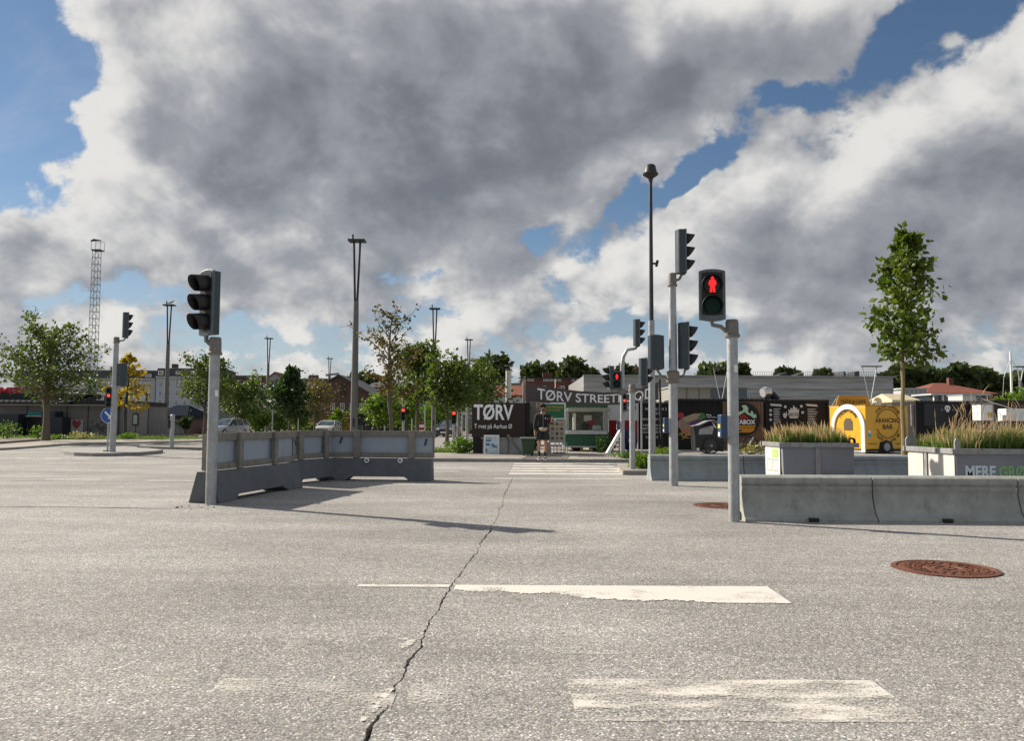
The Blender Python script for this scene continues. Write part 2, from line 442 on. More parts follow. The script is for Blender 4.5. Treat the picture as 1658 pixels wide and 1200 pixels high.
RUST = mat('rusty_iron', (0.155, 0.058, 0.032), 0.75, 0.25, var=0.45, scale=14, bump=0.3, bscale=60, dirt=(0.06, 0.035, 0.025), dirt_amt=0.6)
BLUE = mat('sign_blue', (0.015, 0.085, 0.36), 0.4, var=0.06)
NAVY = mat('button_blue', (0.018, 0.05, 0.12), 0.4, var=0.1)
YEL = mat('button_yellow', (0.62, 0.50, 0.08), 0.5)
BARK = mat('tree_bark', (0.115, 0.092, 0.065), 0.9, var=0.35, scale=12, bump=0.5, bscale=25)
BARK_Y = mat('tree_bark_pale', (0.20, 0.155, 0.075), 0.85, var=0.3, scale=10, bump=0.3, bscale=25)
LAMP = mat('lamp_post_grey', (0.15, 0.145, 0.135), 0.6, 0.2, var=0.15, scale=2)
DARKM = mat('dark_metal', (0.035, 0.035, 0.034), 0.5, 0.3, var=0.2)
LF_MID = leafmat('leaves_mid', (0.036, 0.068, 0.014), (0.110, 0.145, 0.028))
LF_DARK = leafmat('leaves_dark', (0.016, 0.040, 0.010), (0.045, 0.080, 0.018), 0.25)
LF_BRIGHT = leafmat('leaves_bright', (0.060, 0.125, 0.012), (0.150, 0.215, 0.025))
LF_YEL = leafmat('leaves_yellow', (0.22, 0.155, 0.015), (0.40, 0.28, 0.03))
LF_BRN = leafmat('leaves_brown', (0.085, 0.065, 0.025), (0.130, 0.095, 0.030))
LF_HILL = leafmat('leaves_far', (0.030, 0.052, 0.018), (0.070, 0.095, 0.030), 0.2)
LF_YOUNG = leafmat('leaves_plane', (0.042, 0.085, 0.010), (0.125, 0.165, 0.022), 0.3)
GRASS_S = leafmat('grass_straw', (0.19, 0.19, 0.05), (0.40, 0.37, 0.15), 0.3, (1.25, 1.25, 0.8))
GRASS_G = leafmat('grass_green', (0.060, 0.125, 0.015), (0.160, 0.235, 0.040), 0.3, (1.3, 1.5, 0.7))
PLUME = leafmat('grass_plume', (0.40, 0.29, 0.17), (0.54, 0.43, 0.29), 0.3, (1.2, 1.1, 0.9))

# ------------------------------------------------------------------ ground
def sheet(name, poly, z, mt, label, cat=None, kind='structure', depth=0.0):
    b = bmesh.new()
    vs = [b.verts.new((p[0], p[1], z)) for p in poly]
    f = b.faces.new(vs)
    f.normal_update()
    if f.normal.z < 0: f.normal_flip()
    if depth:
        r = bmesh.ops.extrude_face_region(b, geom=[f])
        for v in [e for e in r['geom'] if isinstance(e, bmesh.types.BMVert)]: v.co.z = z
        for v in vs: v.co.z = z - depth
        bmesh.ops.recalc_face_normals(b, faces=b.faces)
    bmesh.ops.triangulate(b, faces=[f for f in b.faces if len(f.verts) > 4])
    me = bpy.data.meshes.new(name); b.to_mesh(me); b.free(); me.materials.append(mt)
    o = place(name, me)
    return tag(o, label, cat, None, kind)

sheet('ground', [(-2500, -300), (2500, -300), (2500, 3500), (-2500, 3500)], -0.06, GRAVEL, 'wide flat gravelly ground reaching out to the horizon')

# the big asphalt area, split along one long crack
crack_px = [(598, 1200), (612, 1165), (632, 1128), (655, 1085), (676, 1045), (697, 1010), (716, 980), (733, 952), (748, 928), (764, 903), (780, 880), (795, 858), (806, 835), (815, 812), (823, 790), (831, 772)]
cp = [gr(u, v) for u, v in crack_px]
cp = [Vector((-0.75, -12, 0)), Vector((-0.66, 1.5, 0))] + cp
pts = []
r0 = random.Random(5)
for a, b in zip(cp[:-1], cp[1:]):
    n = max(1, int((b - a).length / 0.035)) if a.y > 1 else 4
    for i in range(n): pts.append(a.lerp(b, i / n))
pts.append(cp[-1])
Lp, Rp = [], []
wob = 0.0; wd = 0.012
for i, p in enumerate(pts):
    wob = wob * 0.82 + r0.uniform(-0.011, 0.011)
    wd = min(0.022, max(0.005, wd + r0.uniform(-0.004, 0.0040)))
    end = min(1.0, (len(pts) - 1 - i) / 12)
    Lp.append((p.x + wob - wd * end / 2 + r0.uniform(-0.004, 0), p.y)); Rp.append((p.x + wob + wd * end / 2 + r0.uniform(0, 0.004), p.y))
Lp[-1] = Rp[-1] = (pts[-1].x + wob, pts[-1].y)
b = bmesh.new()
def poly_face(ps):
    vs = [b.verts.new((x, y, 0)) for x, y in ps]
    return b.faces.new(vs)
xe = Lp[-1][0]
fl = poly_face([(-95, -12)] + Lp + [(xe, 75), (-95, 75)])
fr = poly_face([(95, 75), (xe, 75)] + list(reversed(Rp)) + [(95, -12)])
for q in (Lp, Rp):
    lo = [b.verts.new((x, y, -0.058)) for x, y in q]; hi = [b.verts.new((x, y, 0)) for x, y in q]
    for i in range(len(q) - 1): b.faces.new((lo[i], lo[i + 1], hi[i + 1], hi[i]))
for f in (fl, fr):
    f.normal_update()
    if f.normal.z < 0: f.normal_flip()
bmesh.ops.triangulate(b, faces=[fl, fr])
me = bpy.data.meshes.new('road'); b.to_mesh(me); b.free(); me.materials.append(ASPH)
road = place('road', me); tag(road, 'pale worn asphalt road with one long jagged crack running away', None, None, 'structure')

# asphalt joints, tar filled
def strip(name, pxs, w, mt, label, z=0.004, jit=0.01, seed=1):
    q = random.Random(seed); P = [gr(u, v) for u, v in pxs]; mb = MB(); L = []
    for a, c in zip(P[:-1], P[1:]):
        n = max(1, int((c - a).length / 0.25))
        for i in range(n): L.append(a.lerp(c, i / n))
    L.append(P[-1]); vs = []
    for p in L:
        j = q.uniform(-jit, jit); ww = w * q.uniform(0.4, 1.3)
        vs += [(p.x, p.y + j - ww / 2, z), (p.x, p.y + j + ww / 2, z)]
    mb.add(vs, [(2 * i, 2 * i + 2, 2 * i + 3, 2 * i + 1) for i in range(len(L) - 1)])
    o = mb.build(name, mt); return tag(o, label, None, None, 'structure')
strip('asphalt_joint', [(-30, 821), (140, 822), (250, 824), (330, 823)], 0.045, TAR, 'dark open joint in asphalt running to the foot of the hoarding', seed=2)
strip('asphalt_joint', [(-30, 778.5), (160, 780.5), (320, 781)], 0.03, TAR, 'fine dark joint in asphalt beside white dashes', seed=3)
strip('asphalt_joint', [(700, 787), (780, 788), (1000, 787.5), (1085, 786)], 0.02, TAR, 'fine dark joint in asphalt crossing behind the long crack', seed=4)
strip('asphalt_joint', [(1095, 787.5), (1185, 789)], 0.025, TAR, 'short dark joint in asphalt between two signal poles', seed=5)

# road paint
PW = paint_mat('road_paint_fresh', (0.66, 0.62, 0.56), 0.60, 0.80, 3.0)
PW2 = paint_mat('road_paint_worn', (0.66, 0.62, 0.56), 0.76, 1.02, 3.2, (0.8, 2.2, 1))
PW3 = paint_mat('road_paint_faded', (0.64, 0.61, 0.55), 0.91, 1.16, 1.6, (0.8, 1.6, 1))
PW5 = paint_mat('road_paint_flakes', (0.62, 0.59, 0.53), 0.84, 1.0, 12.0)
PW4 = paint_mat('road_paint_traces', (0.72, 0.68, 0.62), 0.98, 1.20, 1.4, (0.8, 1.3, 1))
def mark(x0, x1, y0, y1, mt, label, skew=0.0, group=None, z=0.004, name='road_marking'):
    n = max(2, int((x1 - x0) / 0.12)); q = random.Random(int(abs(x0 * 97 + y0 * 31) * 10)); vs = []
    for i in range(n + 1):
        x = x0 + (x1 - x0) * i / n
        vs += [(x + skew, y0 + q.uniform(-.012, .012), z), (x, y1 + q.uniform(-.006, .006), z)]
    o = MB().add(vs, [(2 * i, 2 * i + 2, 2 * i + 3, 2 * i + 1) for i in range(n)]).build(name, mt)
    return tag(o, label, None, group, 'structure')
# zebra stripes of the closed arm (foreground)
yA = gr(900, 949).y; yB = gr(900, 976).y
ym = yA - (yA - yB) * .50
PWL = paint_mat('road_paint_ragged', (0.66, 0.62, 0.56), 0.69, 0.86, 2.2, (0.7, 2.6, 1))
qs = random.Random(17); vs = []; x0s, x1s = gr(737, 950).x, gr(1241, 950).x; ns = 260; wob = 0.0
KN = [(0, .30), (.08, .42), (.14, .36), (.22, .55), (.30, .48), (.42, .80), (.55, .92), (.66, .88), (.80, 1.0), (1, 1.0)]
for i in range(ns + 1):
    k = i / ns
    for (a0, b0), (a1, b1) in zip(KN[:-1], KN[1:]):
        if k <= a1 + 1e-9: fr_ = b0 + (b1 - b0) * (k - a0) / (a1 - a0); break
    wob = wob * .75 + qs.uniform(-.035, .035)
    yb = yA - (yA - yB) * min(1.02, max(.15, fr_ + (wob + qs.uniform(-.03, .03)) * (1 if fr_ < .97 else .25)))
    x = x0s + (x1s - x0s) * k
    vs += [(x - .02 * k * (yA - yb), yb, .004), (x, yA + qs.uniform(-.003, .003), .004)]
tag(MB().add(vs, [(2 * i, 2 * i + 2, 2 * i + 3, 2 * i + 1) for i in range(ns)]).build('road_marking', PW), 'broad white zebra stripe with ragged lower edge right of the crack', None, None, 'structure')
mark(gr(580, 949).x, gr(728, 950).x, yA - 0.085, yA, PW, 'thin white remnant of a zebra stripe left of the crack')
mark(gr(560, 960).x, gr(728, 960).x, yB - 0.1, yA - 0.1, PW4, 'worn traces of a zebra stripe below the thin white remnant')
y1 = gr(900, 1030).y; y2 = gr(900, 1060).y
mark(gr(470, 1040).x, gr(1040, 1040).x, y2, y1, PW4, 'almost vanished zebra stripe crossing the long crack')
y3 = gr(1100, 1102).y; y4 = gr(1100, 1170).y
mark(gr(920, 1103).x, gr(1410, 1103).x, y4, y3, PW2, 'grainy worn white zebra stripe with clipped right end')
mark(gr(330, 1130).x, gr(640, 1130).x, y4 + .02, y3 - .02, PW3, 'faded zebra stripe left of the crack')
mark(gr(660, 1130).x, gr(905, 1130).x, y4 + .02, y3 - .02, PW4, 'faint zebra stripe remains right of the crack')
for i, (u0, v0, u1, v1, w) in enumerate([(652, 1052, 690, 1026, .10), (588, 1170, 640, 1108, .10)]):
    a, c = gr(u0, v0), gr(u1, v1); mb = MB(); q = random.Random(i)
    vs = []
    ww_ = .3
    for k in range(91):
        ww_ = min(1.1, max(.05, ww_ + q.uniform(-.16, .16))); p = a.lerp(c, k / 90)
        vs += [(p.x - w * ww_ * math.sin(math.pi * min(1, (k + 3) / 93)) - .01, p.y, .005), (p.x + .02 + q.uniform(-.012, .006), p.y, .005)]
    o = mb.add(vs, [(2 * k, 2 * k + 2, 2 * k + 3, 2 * k + 1) for k in range(90)]).build('road_marking', PW5)
    tag(o, ['small white paint flake clinging to the crack', 'long white paint flake clinging to the crack edge'][i], None, None, 'structure')
# far zebra crossing
for i, (v, x0, x1) in enumerate([(751.6, 0.08, 2.92), (755.2, 0.05, 2.90), (759.2, 0.02, 2.88), (763.3, -0.02, 2.75), (767.6, -0.06, 2.8)]):
    y = gr(900, v).y
    mark(x0, x1, y - .26, y + .26, PW, 'white zebra stripe of the crossing before the food stalls', group='far zebra crossing')
y = gr(900, 775.5).y
mark(gr(800, 776).x, gr(1018, 776).x, y - .09, y + .09, PW, 'long thin white line in front of the far zebra crossing')
y = gr(720, 764).y
mark(gr(690, 764).x, gr(744, 764).x, y - .07, y + .07, PW, 'short white dash beside the hoarding end')
for (u0, u1, v) in [(72, 166, 776.5), (238, 325, 778.5)]:
    y = gr(u0, v).y
    mark(gr(u0, v).x, gr(u1, v).x, y - .07, y + .07, PW, 'long white lane dash on the left carriageway', group='lane dashes')
for (u0, u1, v) in [(25, 50, 742.2), (72, 99, 742.5), (120, 148, 743), (169, 187, 744)]:
    y = gr(u0, v).y
    mark(gr(u0, v).x, gr(u1, v).x, y - .10, y + .10, PW, 'short white dash in front of the traffic island', group='island dashes')
mark(gr(-20, 759).x, gr(190, 760).x, gr(90, 760).y - .06, gr(90, 760).y + .06, PW4, 'faint worn line on the left carriageway')

# far pavement with kerb stones
KY = gr(900, 749).y
pav = sheet('pavement', [(-4.6, KY + .14), (3.5, KY + .14), (45, KY + 1.0), (45, 62), (-0.5, 62), (-1.6, 33.5), (-6.0, 30.5)], 0.10, PAVE, 'pale pavement in front of the food stalls', depth=0.158)
def kerb_row(parent, p0, p1, h, name='kerb_stone', w=0.14, step=1.0):
    p0, p1 = Vector(p0), Vector(p1); L = (p1 - p0).length; n = max(1, round(L / step)); s = L / n
    me = None
    for i in range(n):
        c = p0.lerp(p1, (i + .5) / n)
        if me is None:
            mb = MB().box((0, 0, h / 2 - .02), (s - .012, w, h + .04)); o = mb.build(name, KERB, parent, bevel=.012); me = o.data
        else:
            o = place(name, me, parent, bevel=.012)
        o.location = (c.x, c.y, rnd.uniform(-.004, .004)); o.rotation_euler.z = math.atan2(p1.y - p0.y, p1.x - p0.x) + rnd.uniform(-.004, .004)
kerb_row(pav, (-4.6, KY + .065, 0), (3.5, KY + .065, 0), .108)
kerb_row(pav, (3.5, KY + .065, 0), (12.5, KY + .30, 0), .108)
# tactile paving
for i, (u0, u1, v0, v1) in enumerate([(846, 914, 743.5, 738.5), (940, 984, 741.0, 735.5)]):
    a, c = gr(u0, v0, .1), gr(u1, v1, .1)
    mb = MB(); n = 13
    for k in range(n):
        x = a.x + (c.x - a.x) * (k + .5) / n
        mb.box((x + .06, (a.y + c.y) / 2, .106), ((c.x - a.x) / n * .42, abs(c.y - a.y) * .8, .012), rz=-.12)
    o = mb.build('tactile_bars', mat('tactile_grey', (0.13, 0.12, 0.11), .8)); o.parent = pav; o['kind'] = 'stuff'

# small island before the right barriers
isl = sheet('traffic_island', [(2.62, 19.62), (5.2, 19.75), (5.6, 23.3), (3.0, 23.4), (2.75, 21.5)], 0.10, PAVE, 'small paved island at the end of the zebra crossing', depth=.158)
kerb_row(isl, (2.62, 19.56, 0), (4.7, 19.66, 0), .106)
# left side: raised cycle path and pavement behind it
lo = [gr(u, v) for u, v in [(-60, 733), (20, 728.3), (100, 722), (160, 720), (230, 718.5), (330, 716)]]
hi = [gr(u, v) for u, v in [(-60, 727), (0, 722), (60, 717), (100, 714.2), (200, 713.6), (330, 713)]]
sheet('cycle_path', [(p.x, p.y) for p in lo] + [(-13, 56), (-13, 62), (-70, 62), (-70, lo[0].y)], 0.09, PAVE, 'raised cycle path curving along the left carriageway', depth=.148)
sheet('pavement', [(p.x, p.y) for p in hi] + [(-16, 58), (-16, 66), (-75, 66), (-75, hi[0].y)], 0.19, GRAVEL, 'left pavement strip in front of the low black bar', depth=.248)
def island(pxs, h, mt, label):
    P = [gr(u, v) for u, v in pxs]
    o = sheet('traffic_island', [(p.x, p.y) for p in P], h, mt, label, depth=h + .058)
    return o
is1 = island([(98, 734), (104, 736.6), (120, 738.6), (150, 739.6), (180, 739.4), (225, 737.8), (255, 735.2), (264, 733.2), (240, 730.4), (190, 728.6), (140, 729), (108, 731.6)], .12, KERB, 'long low traffic island carrying the blue arrow sign')
COB = mat('cobbles', (0.20, 0.19, 0.17), .9, var=.5, scale=6, bump=1.0, bscale=7)
is2 = island([(222, 726.4), (270, 727.8), (330, 729.4), (400, 731), (400, 717), (330, 719), (270, 720.5), (235, 723)], .10, COB, 'cobbled traffic island around the short grey push button post')

# ------------------------------------------------------------------ traffic signals
def arc_rect(w, z0, z1, rise, n=8):
    """rectangle with bowed top and bottom edges"""
    top = [(w / 2 - w * i / n, z1 + rise * (1 - (2 * i / n - 1) ** 2)) for i in range(n + 1)]
    bot = [(-w / 2 + w * i / n, z0 - rise * (1 - (2 * i / n - 1) ** 2)) for i in range(n + 1)]
    return top + bot
def signal_head(parent, loc, rz, n=3, w=.31, pitch=.285, lit=None, visor=.21, tube=.18, man=False, colors=None, name='signal_head', lens_r=None):
    H = n * pitch + .075; lr = lens_r or pitch * .40
    mb = MB()
    sec = [(-w / 2, -.02)] + [(-w / 2 * math.cos(RAD(a)) if False else w / 2 * math.sin(RAD(a - 90)), .05 + .085 * math.cos(RAD(a - 90))) for a in range(0, 181, 20)] + [(w / 2, -.02)]
    mb.prism(sec, 0, H, 'XY')
    head = mb.build(name, HOUS, parent, smooth=True, loc=loc, rz=rz)
    fr = MB().prism(arc_rect(w + .02, -.005, H + .005, .028), -.055, -.021).build('front_frame', HOUSL, head, bevel=.008)
    MB().prism(arc_rect(w - .055, .055, H - .02, .012), -.060, -.0555).build('front_plate', BLK, head)
    for i in range(n):
        zc = H - .035 - pitch * (i + .5)
        lm = (colors or [LENS_R, LENS, LENS_G])[i]
        if lit is not None and i == lit and not man: lm = REDSPOT
        prof = [(lr, -.061), (lr * .98, -.064), (lr * .7, -.078), (lr * .35, -.084), (0.002, -.086)]
        MB().lathe(prof, (0, 0, zc), 'Y', 22, caps=False).build('lens', lm, head, smooth=True)
        # hood
        vs, fs = [], []; a0, a1, m_ = -62, 242, 26
        for k in range(m_ + 1):
            a = RAD(a0 + (a1 - a0) * k / m_)
            top = (math.sin(a) + 1) / 2
            ln = visor * (tube + (1 - tube) * top ** .8)
            c, s_ = math.cos(a), math.sin(a)
            vs += [((lr + .012) * c, -.058, zc + (lr + .012) * s_), ((lr + .012) * c, -.058 - ln, zc + (lr + .012) * s_ - ln * .10)]
        fs = [(2 * k, 2 * k + 2, 2 * k + 3, 2 * k + 1) for k in range(m_)]
        v = MB().add(vs, fs).build('hood', BLK, head, smooth=True)
        sd = v.modifiers.new('thickness', 'SOLIDIFY'); sd.thickness = .005
        if man and i == lit:
            s = lr / .11 * 1.22; y0, y1 = -.094, -.089
            body = [(-.014, .046), (-.028, .036), (-.036, .006), (-.033, -.010), (-.024, -.010), (-.021, -.020), (-.026, -.078), (-.005, -.078), (-.0015, -.032), (.0015, -.032), (.005, -.078), (.026, -.078), (.021, -.020), (.024, -.010), (.033, -.010), (.036, .006), (.028, .036), (.014, .046)]
            mm = MB()
            mm.prism([(x * s, zc + z * s) for x, z in body], y0, y1)
            mm.lathe([(.0145 * s, y0), (.0145 * s, y1)], (0, 0, zc + .059 * s), 'Y', 12)
            mm.build('red_man', REDMAN, head)
    return head
def pole_cap(parent, z0, z1, r):
    return MB().lathe([(r + .028, z0 - .012), (r + .030, z0 + .02), (r + .016, z0 + .035), (r + .012, z1 - .03), (r + .002, z1), (.01, z1 + .004)], (0, 0, 0), 'Z', 16).build('pole_cap', CAST, parent, smooth=True)
def arm(parent, pts, r=.024, name='bracket_arm'):
    return MB().tube(pts, r, 8).build(name, CAST, parent, smooth=True)
def collar(parent, z, r, h=.2):
    mb = MB().lathe([(r + .012, z - h / 2), (r + .05, z - h / 2 + .03), (r + .05, z + h / 2 - .03), (r + .012, z + h / 2)], (0, 0, 0), 'Z', 12)
    return mb.build('bracket_collar', CAST, parent, smooth=True)
def button_box(parent, x, y, z, rz=0.0, h=.29):
    b = MB().box((0, 0, 0), (.085, .12, h)).build('push_button_box', NAVY, parent, bevel=.012, loc=(x, y, z), rz=rz)
    MB().box((-.046, -.01, .0), (.008, .07, .05)).build('button_panel', YEL, b)
    MB().box((-.046, -.01, -.10), (.008, .05, .05)).build('button_plate', WHITE, b)
    MB().box((.065, 0, 0), (.044, .11, h * .92)).build('mounting_plate', GALV, b, bevel=.006)
    return b
def pole(parent, h, r, name='pole', mt=None, r1=None):
    return MB().tube([(0, 0, -.02), (0, 0, h * .5), (0, 0, h)], [r, r, r1 or r], 18).build(name, mt or GALV, parent, smooth=True)
def stickers(parent, z, r, a):
    mb = MB().box((r * math.cos(a), r * math.sin(a), z), (.006, .05, .09), rz=a)
    return mb.build('sticker_remains', WHITE, parent)

# A: signal by the hoarding
p = gr(341, 817)
t = thing('traffic_signal', 'grey signal pole beside the hoarding, three unlit hooded lamps turned left', 'traffic light', p)
pole(t, 2.28, .076); pole_cap(t, 2.20, 2.45, .076); stickers(t, 1.62, .076, -.7)
arm(t, [(-.06, 0, 2.34), (-.13, -.01, 2.40), (-.13, -.01, 2.50)], .035)
signal_head(t, (-.10, -.02, 2.49), facing(-.60, -.80), 3, .31, .285, visor=.26, tube=.5)
# B: pedestrian signal with red man
p = gr(1189, 845)
t = thing('pedestrian_signal', 'grey pole with large lit red man beside the concrete barrier', 'traffic light', p)
pole(t, 2.36, .068); pole_cap(t, 2.31, 2.52, .068); stickers(t, 1.9, .068, -1.2)
arm(t, [(-.06, 0, 2.36), (-.14, -.01, 2.43), (-.25, -.02, 2.45), (-.26, -.02, 2.51)], .026)
signal_head(t, (-.26, -.03, 2.52), facing(-.10, -1), 2, .31, .262, lit=0, man=True, visor=.07, colors=[BLK, LENS_G], lens_r=.118)
button_box(t, -.135, 0, 1.18, .15)
# C: tall pole with three heads
p = gr(1091, 787)
t = thing('traffic_signal', 'tall grey pole carrying two side-facing signals, a rear-view signal and blue button', 'traffic light', p)
pole(t, 4.12, .086, r1=.07); pole_cap(t, 3.95, 4.2, .07)
arm(t, [(.05, 0, 4.05), (.14, 0, 4.08), (.20, 0, 4.2)], .026)
signal_head(t, (.20, 0, 4.2), facing(1, .06), 3, .30, .262, visor=.2)
collar(t, 2.13, .08, .26)
arm(t, [(.08, 0, 2.1), (.2, 0, 2.16), (.25, 0, 2.30)], .024)
signal_head(t, (.24, 0, 2.30), facing(1, .04), 3, .30, .276, visor=.2)
arm(t, [(-.08, 0, 2.1), (-.24, 0, 2.16), (-.33, 0, 2.30)], .024)
signal_head(t, (-.33, 0, 2.30), facing(.12, 1), 2, .30, .285, visor=.07)
button_box(t, -.15, 0, 1.18, .1, .30)
# D: signals at the far kerb
p = gr(1008, 742, .1)
t = thing('pedestrian_signal', 'bent grey mast with lit red man standing before the food stalls', 'traffic light', p)
MB().tube([(0, 0, -.02), (0, 0, 3.0), (.04, 0, 3.3), (.16, 0, 3.52), (.34, 0, 3.56)], [.075, .07, .06, .055, .05], 14).build('pole', GALV, t, smooth=True)
collar(t, 2.15, .075); arm(t, [(.33, 0, 3.54), (.44, 0, 3.58), (.50, 0, 3.66)], .04)
signal_head(t, (.50, 0, 3.66), facing(1, .1), 3, .30, .262, visor=.2)
arm(t, [(-.06, 0, 2.1), (-.3, 0, 2.12), (-.36, 0, 2.24)], .024)
signal_head(t, (-.40, 0, 2.24), facing(-1, -.15), 3, .28, .225, visor=.2)
signal_head(t, (-.19, -.06, 2.22), facing(-.05, -1), 2, .30, .255, lit=0, man=True, visor=.05, colors=[BLK, LENS_G])
signal_head(t, (.06, -.06, 1.52), facing(0, -1), 4, .13, .12, lit=1, visor=.05, colors=[LENS] * 4, lens_r=.042)
button_box(t, -.14, 0, 1.05)
p = gr(1024, 760, .1)
t = thing('traffic_signal', 'short grey pole on the planted island with one signal facing right', 'traffic light', p)
pole(t, 1.98, .07); pole_cap(t, 1.90, 2.08, .07)
arm(t, [(.05, 0, 1.95), (.2, 0, 1.97), (.30, 0, 2.06)], .022)
signal_head(t, (.30, 0, 2.06), facing(1, .1), 3, .24, .195, visor=.17)
p = gr(1039, 741, .1)
t = thing('sign_post', 'very thin bare steel sign post in front of the lettered container', 'post', p)
pole(t, 1.95, .028); MB().lathe([(.05, 1.86), (.06, 1.9), (.06, 1.98), (.03, 2.02)], n=12).build('post_clamp', GALV, t)
# E: left island
p = gr(182, 732, .12)
t = thing('traffic_signal', 'grey pole on the traffic island with dark signal seen from behind', 'traffic light', p)
pole(t, 4.0, .105, r1=.085); pole_cap(t, 3.9, 4.1, .085)
arm(t, [(.05, 0, 3.95), (.25, 0, 3.98), (.35, 0, 4.1)], .03)
signal_head(t, (.34, 0, 4.08), facing(.85, .55), 3, .30, .275, visor=.16)
signal_head(t, (.27, .0, 2.35), facing(.35, 1), 3, .30, .24, visor=.06)
arm(t, [(.05, 0, 2.45), (.16, 0, 2.45), (.2, 0, 2.5)], .03)
signal_head(t, (-.17, -.02, 1.55), facing(.05, -1), 4, .20, .165, lit=1, visor=.06, colors=[LENS] * 4, lens_r=.058)
arm(t, [(-.06, 0, 2.2), (-.17, 0, 2.26)], .02)
p = gr(174, 731, .12)
t = thing('direction_sign', 'round blue sign with white diagonal arrow on a thin post', 'road sign', p)
pole(t, 1.5, .032); MB().box((0, 0, .015), (.22, .22, .03)).build('base_plate', DARKM, t)
ZS = 1.30
d = MB().lathe([(.285, -.052), (.285, -.045)], (.02, 0, ZS), 'Y', 36).build('sign_rim', WHITE, t)
MB().lathe([(.268, -.056), (.268, -.0525)], (.02, 0, ZS), 'Y', 36).build('sign_face', BLUE, t)
R45 = Matrix.Translation((.02, 0, ZS)) @ Matrix.Rotation(RAD(45), 4, 'Y')
MB().prism([(-.19, .032), (.06, .032), (.06, .10), (.20, 0), (.06, -.10), (.06, -.032), (-.19, -.032)], -.061, -.0565, M=R45).build('arrow', WHITE, t)
MB().box((0, -.036, ZS), (.05, .016, .4)).build('sign_bracket', GALV, t)
p = gr(278, 724, .1)
t = thing('push_button_post', 'short stout grey post with black button box on the cobbles', 'post', p)
pole(t, 1.34, .09); MB().lathe([(.1, 1.3), (.1, 1.38), (.06, 1.42), (.01, 1.43)]).build('post_cap', GALV, t, smooth=True)
b_ = MB().box((-.12, -.02, 1.0), (.12, .14, .36)).build('push_button_box', BLK, t, bevel=.02)

# ------------------------------------------------------------------ hoarding on concrete feet
def hoarding(p0, p1, label, posts, side):
    """p0, p1: foot line on the ground; side = +1 if the timber is on the right of p0->p1"""
    p0, p1 = Vector(p0), Vector(p1); d = p1 - p0; L = d.length
    t = thing('hoarding_barrier', label, 'barrier', p0, math.atan2(d.y, d.x), 'hoarding barriers')
    prof = [(0, .46), (0, 0), (L * .16, 0), (L * .22, .085), (L * .74, .085), (L * .80, 0), (L, 0), (L, .46)]
    b = bmesh.new()
    rows = []
    for sy in (-1, 1):
        rows.append([b.verts.new((x, sy * (.25 if z < .2 else .13), z)) for x, z in prof])
    n = len(prof)
    b.faces.new(rows[0]); b.faces.new(list(reversed(rows[1])))
    for i in range(n): b.faces.new((rows[0][i], rows[1][i], rows[1][(i + 1) % n], rows[0][(i + 1) % n]))
    for vrow in rows:
        for v in vrow:
            if abs(v.co.z - .085) < 1e-4: v.co.y *= .87
    bmesh.ops.recalc_face_normals(b, faces=b.faces); bmesh.ops.triangulate(b, faces=b.faces)
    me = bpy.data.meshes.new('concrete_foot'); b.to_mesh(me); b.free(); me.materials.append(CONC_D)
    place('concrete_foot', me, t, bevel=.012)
    s = -side; zb, zt = .47, 1.02
    MB().box((L / 2, 0, (zb + zt) / 2), (L + .04, .02, zt - zb)).build('sheet_panel', SHEET, t)
    for nm, z, h in (('top_rail', zt - .045, .12), ('bottom_rail', zb + .055, .10)):
        MB().box((L / 2, s * .037, z), (L + .05, .05, h)).build(nm, WOOD, t, bevel=.006)
    for q in posts:
        MB().box((L * q, s * .090, (zb + zt) / 2 + .01), (.135, .052, zt - zb + .03)).build('timber_post', WOOD, t, bevel=.008)
    for x in (-.022, L + .022):
        MB().box((x, 0, (zb + zt) / 2), (.03, .07, zt - zb - .02)).build('end_post', WOOD, t, bevel=.006)
    return t
h1 = hoarding(gr(330, 815), gr(470, 789.5), 'hoarding on concrete foot right behind the signal pole with unlit lamps', (.30, .72), 1)
h2 = hoarding(gr(455, 785.5), gr(545, 776), 'middle hoarding section on a concrete foot between two others', (.26, .72), 1)
h3 = hoarding(gr(536, 777), gr(700, 778.5), 'hoarding with two pale discs, its far end beside a white dash', (.26, .80), 1)
for x in (.80, 1.50):
    MB().lathe([(.052, -.205), (.052, -.175)], (x, 0, .42), 'Y', 16).build('pale_disc', WHITE, h3)
    MB().lathe([(.022, -.212), (.022, -.206)], (x, 0, .42), 'Y', 12).build('disc_bolt', DARKM, h3)
for x, z, r in ((.2, .83, .35), (2.0, .80, .25)):
    MB().box((x, -.0115, z), (.05, .003, .15), rot=Matrix.Rotation(r, 3, 'Y')).build('tape_mark', NAVY, h3)
MB().box((.4, -.0115, .8), (.03, .003, .13), rot=Matrix.Rotation(-.4, 3, 'Y')).build('tape_mark', NAVY, h2)

# ------------------------------------------------------------------ right: smooth concrete barriers
BPROF = [(-.275, 0), (-.272, .03), (-.215, .09), (-.165, .18), (-.130, .29), (-.112, .372), (-.116, .392), (-.128, .41), (-.130, .445), (-.112, .468), (-.098, .476), (-.116, .492), (-.126, .53), (-.112, .575), (-.07, .603), (0, .612)]
BPROF = BPROF + [(-y, z) for y, z in reversed(BPROF[:-1])]
def barrier(x0, x1, y, yaw, label, mt, hs=1.0, feet=()):
    L = x1 - x0
    t = thing('concrete_barrier', label, 'barrier', (x0, y, 0), yaw, 'smooth concrete barriers')
    MB().prism([(a, z * hs) for a, z in BPROF], 0.006, L - .006, 'YZ').build('body', mt, t, smooth=True)
    for f in feet:
        MB().box((f, -.265, .025), (.12, .07, .05)).build('rubber_foot', BLK, t, bevel=.006)  # black rubber foot bracket at the lower edge
    return t
yF = gr(1400, 846).y + .26
xF = gr(1206, 845).x
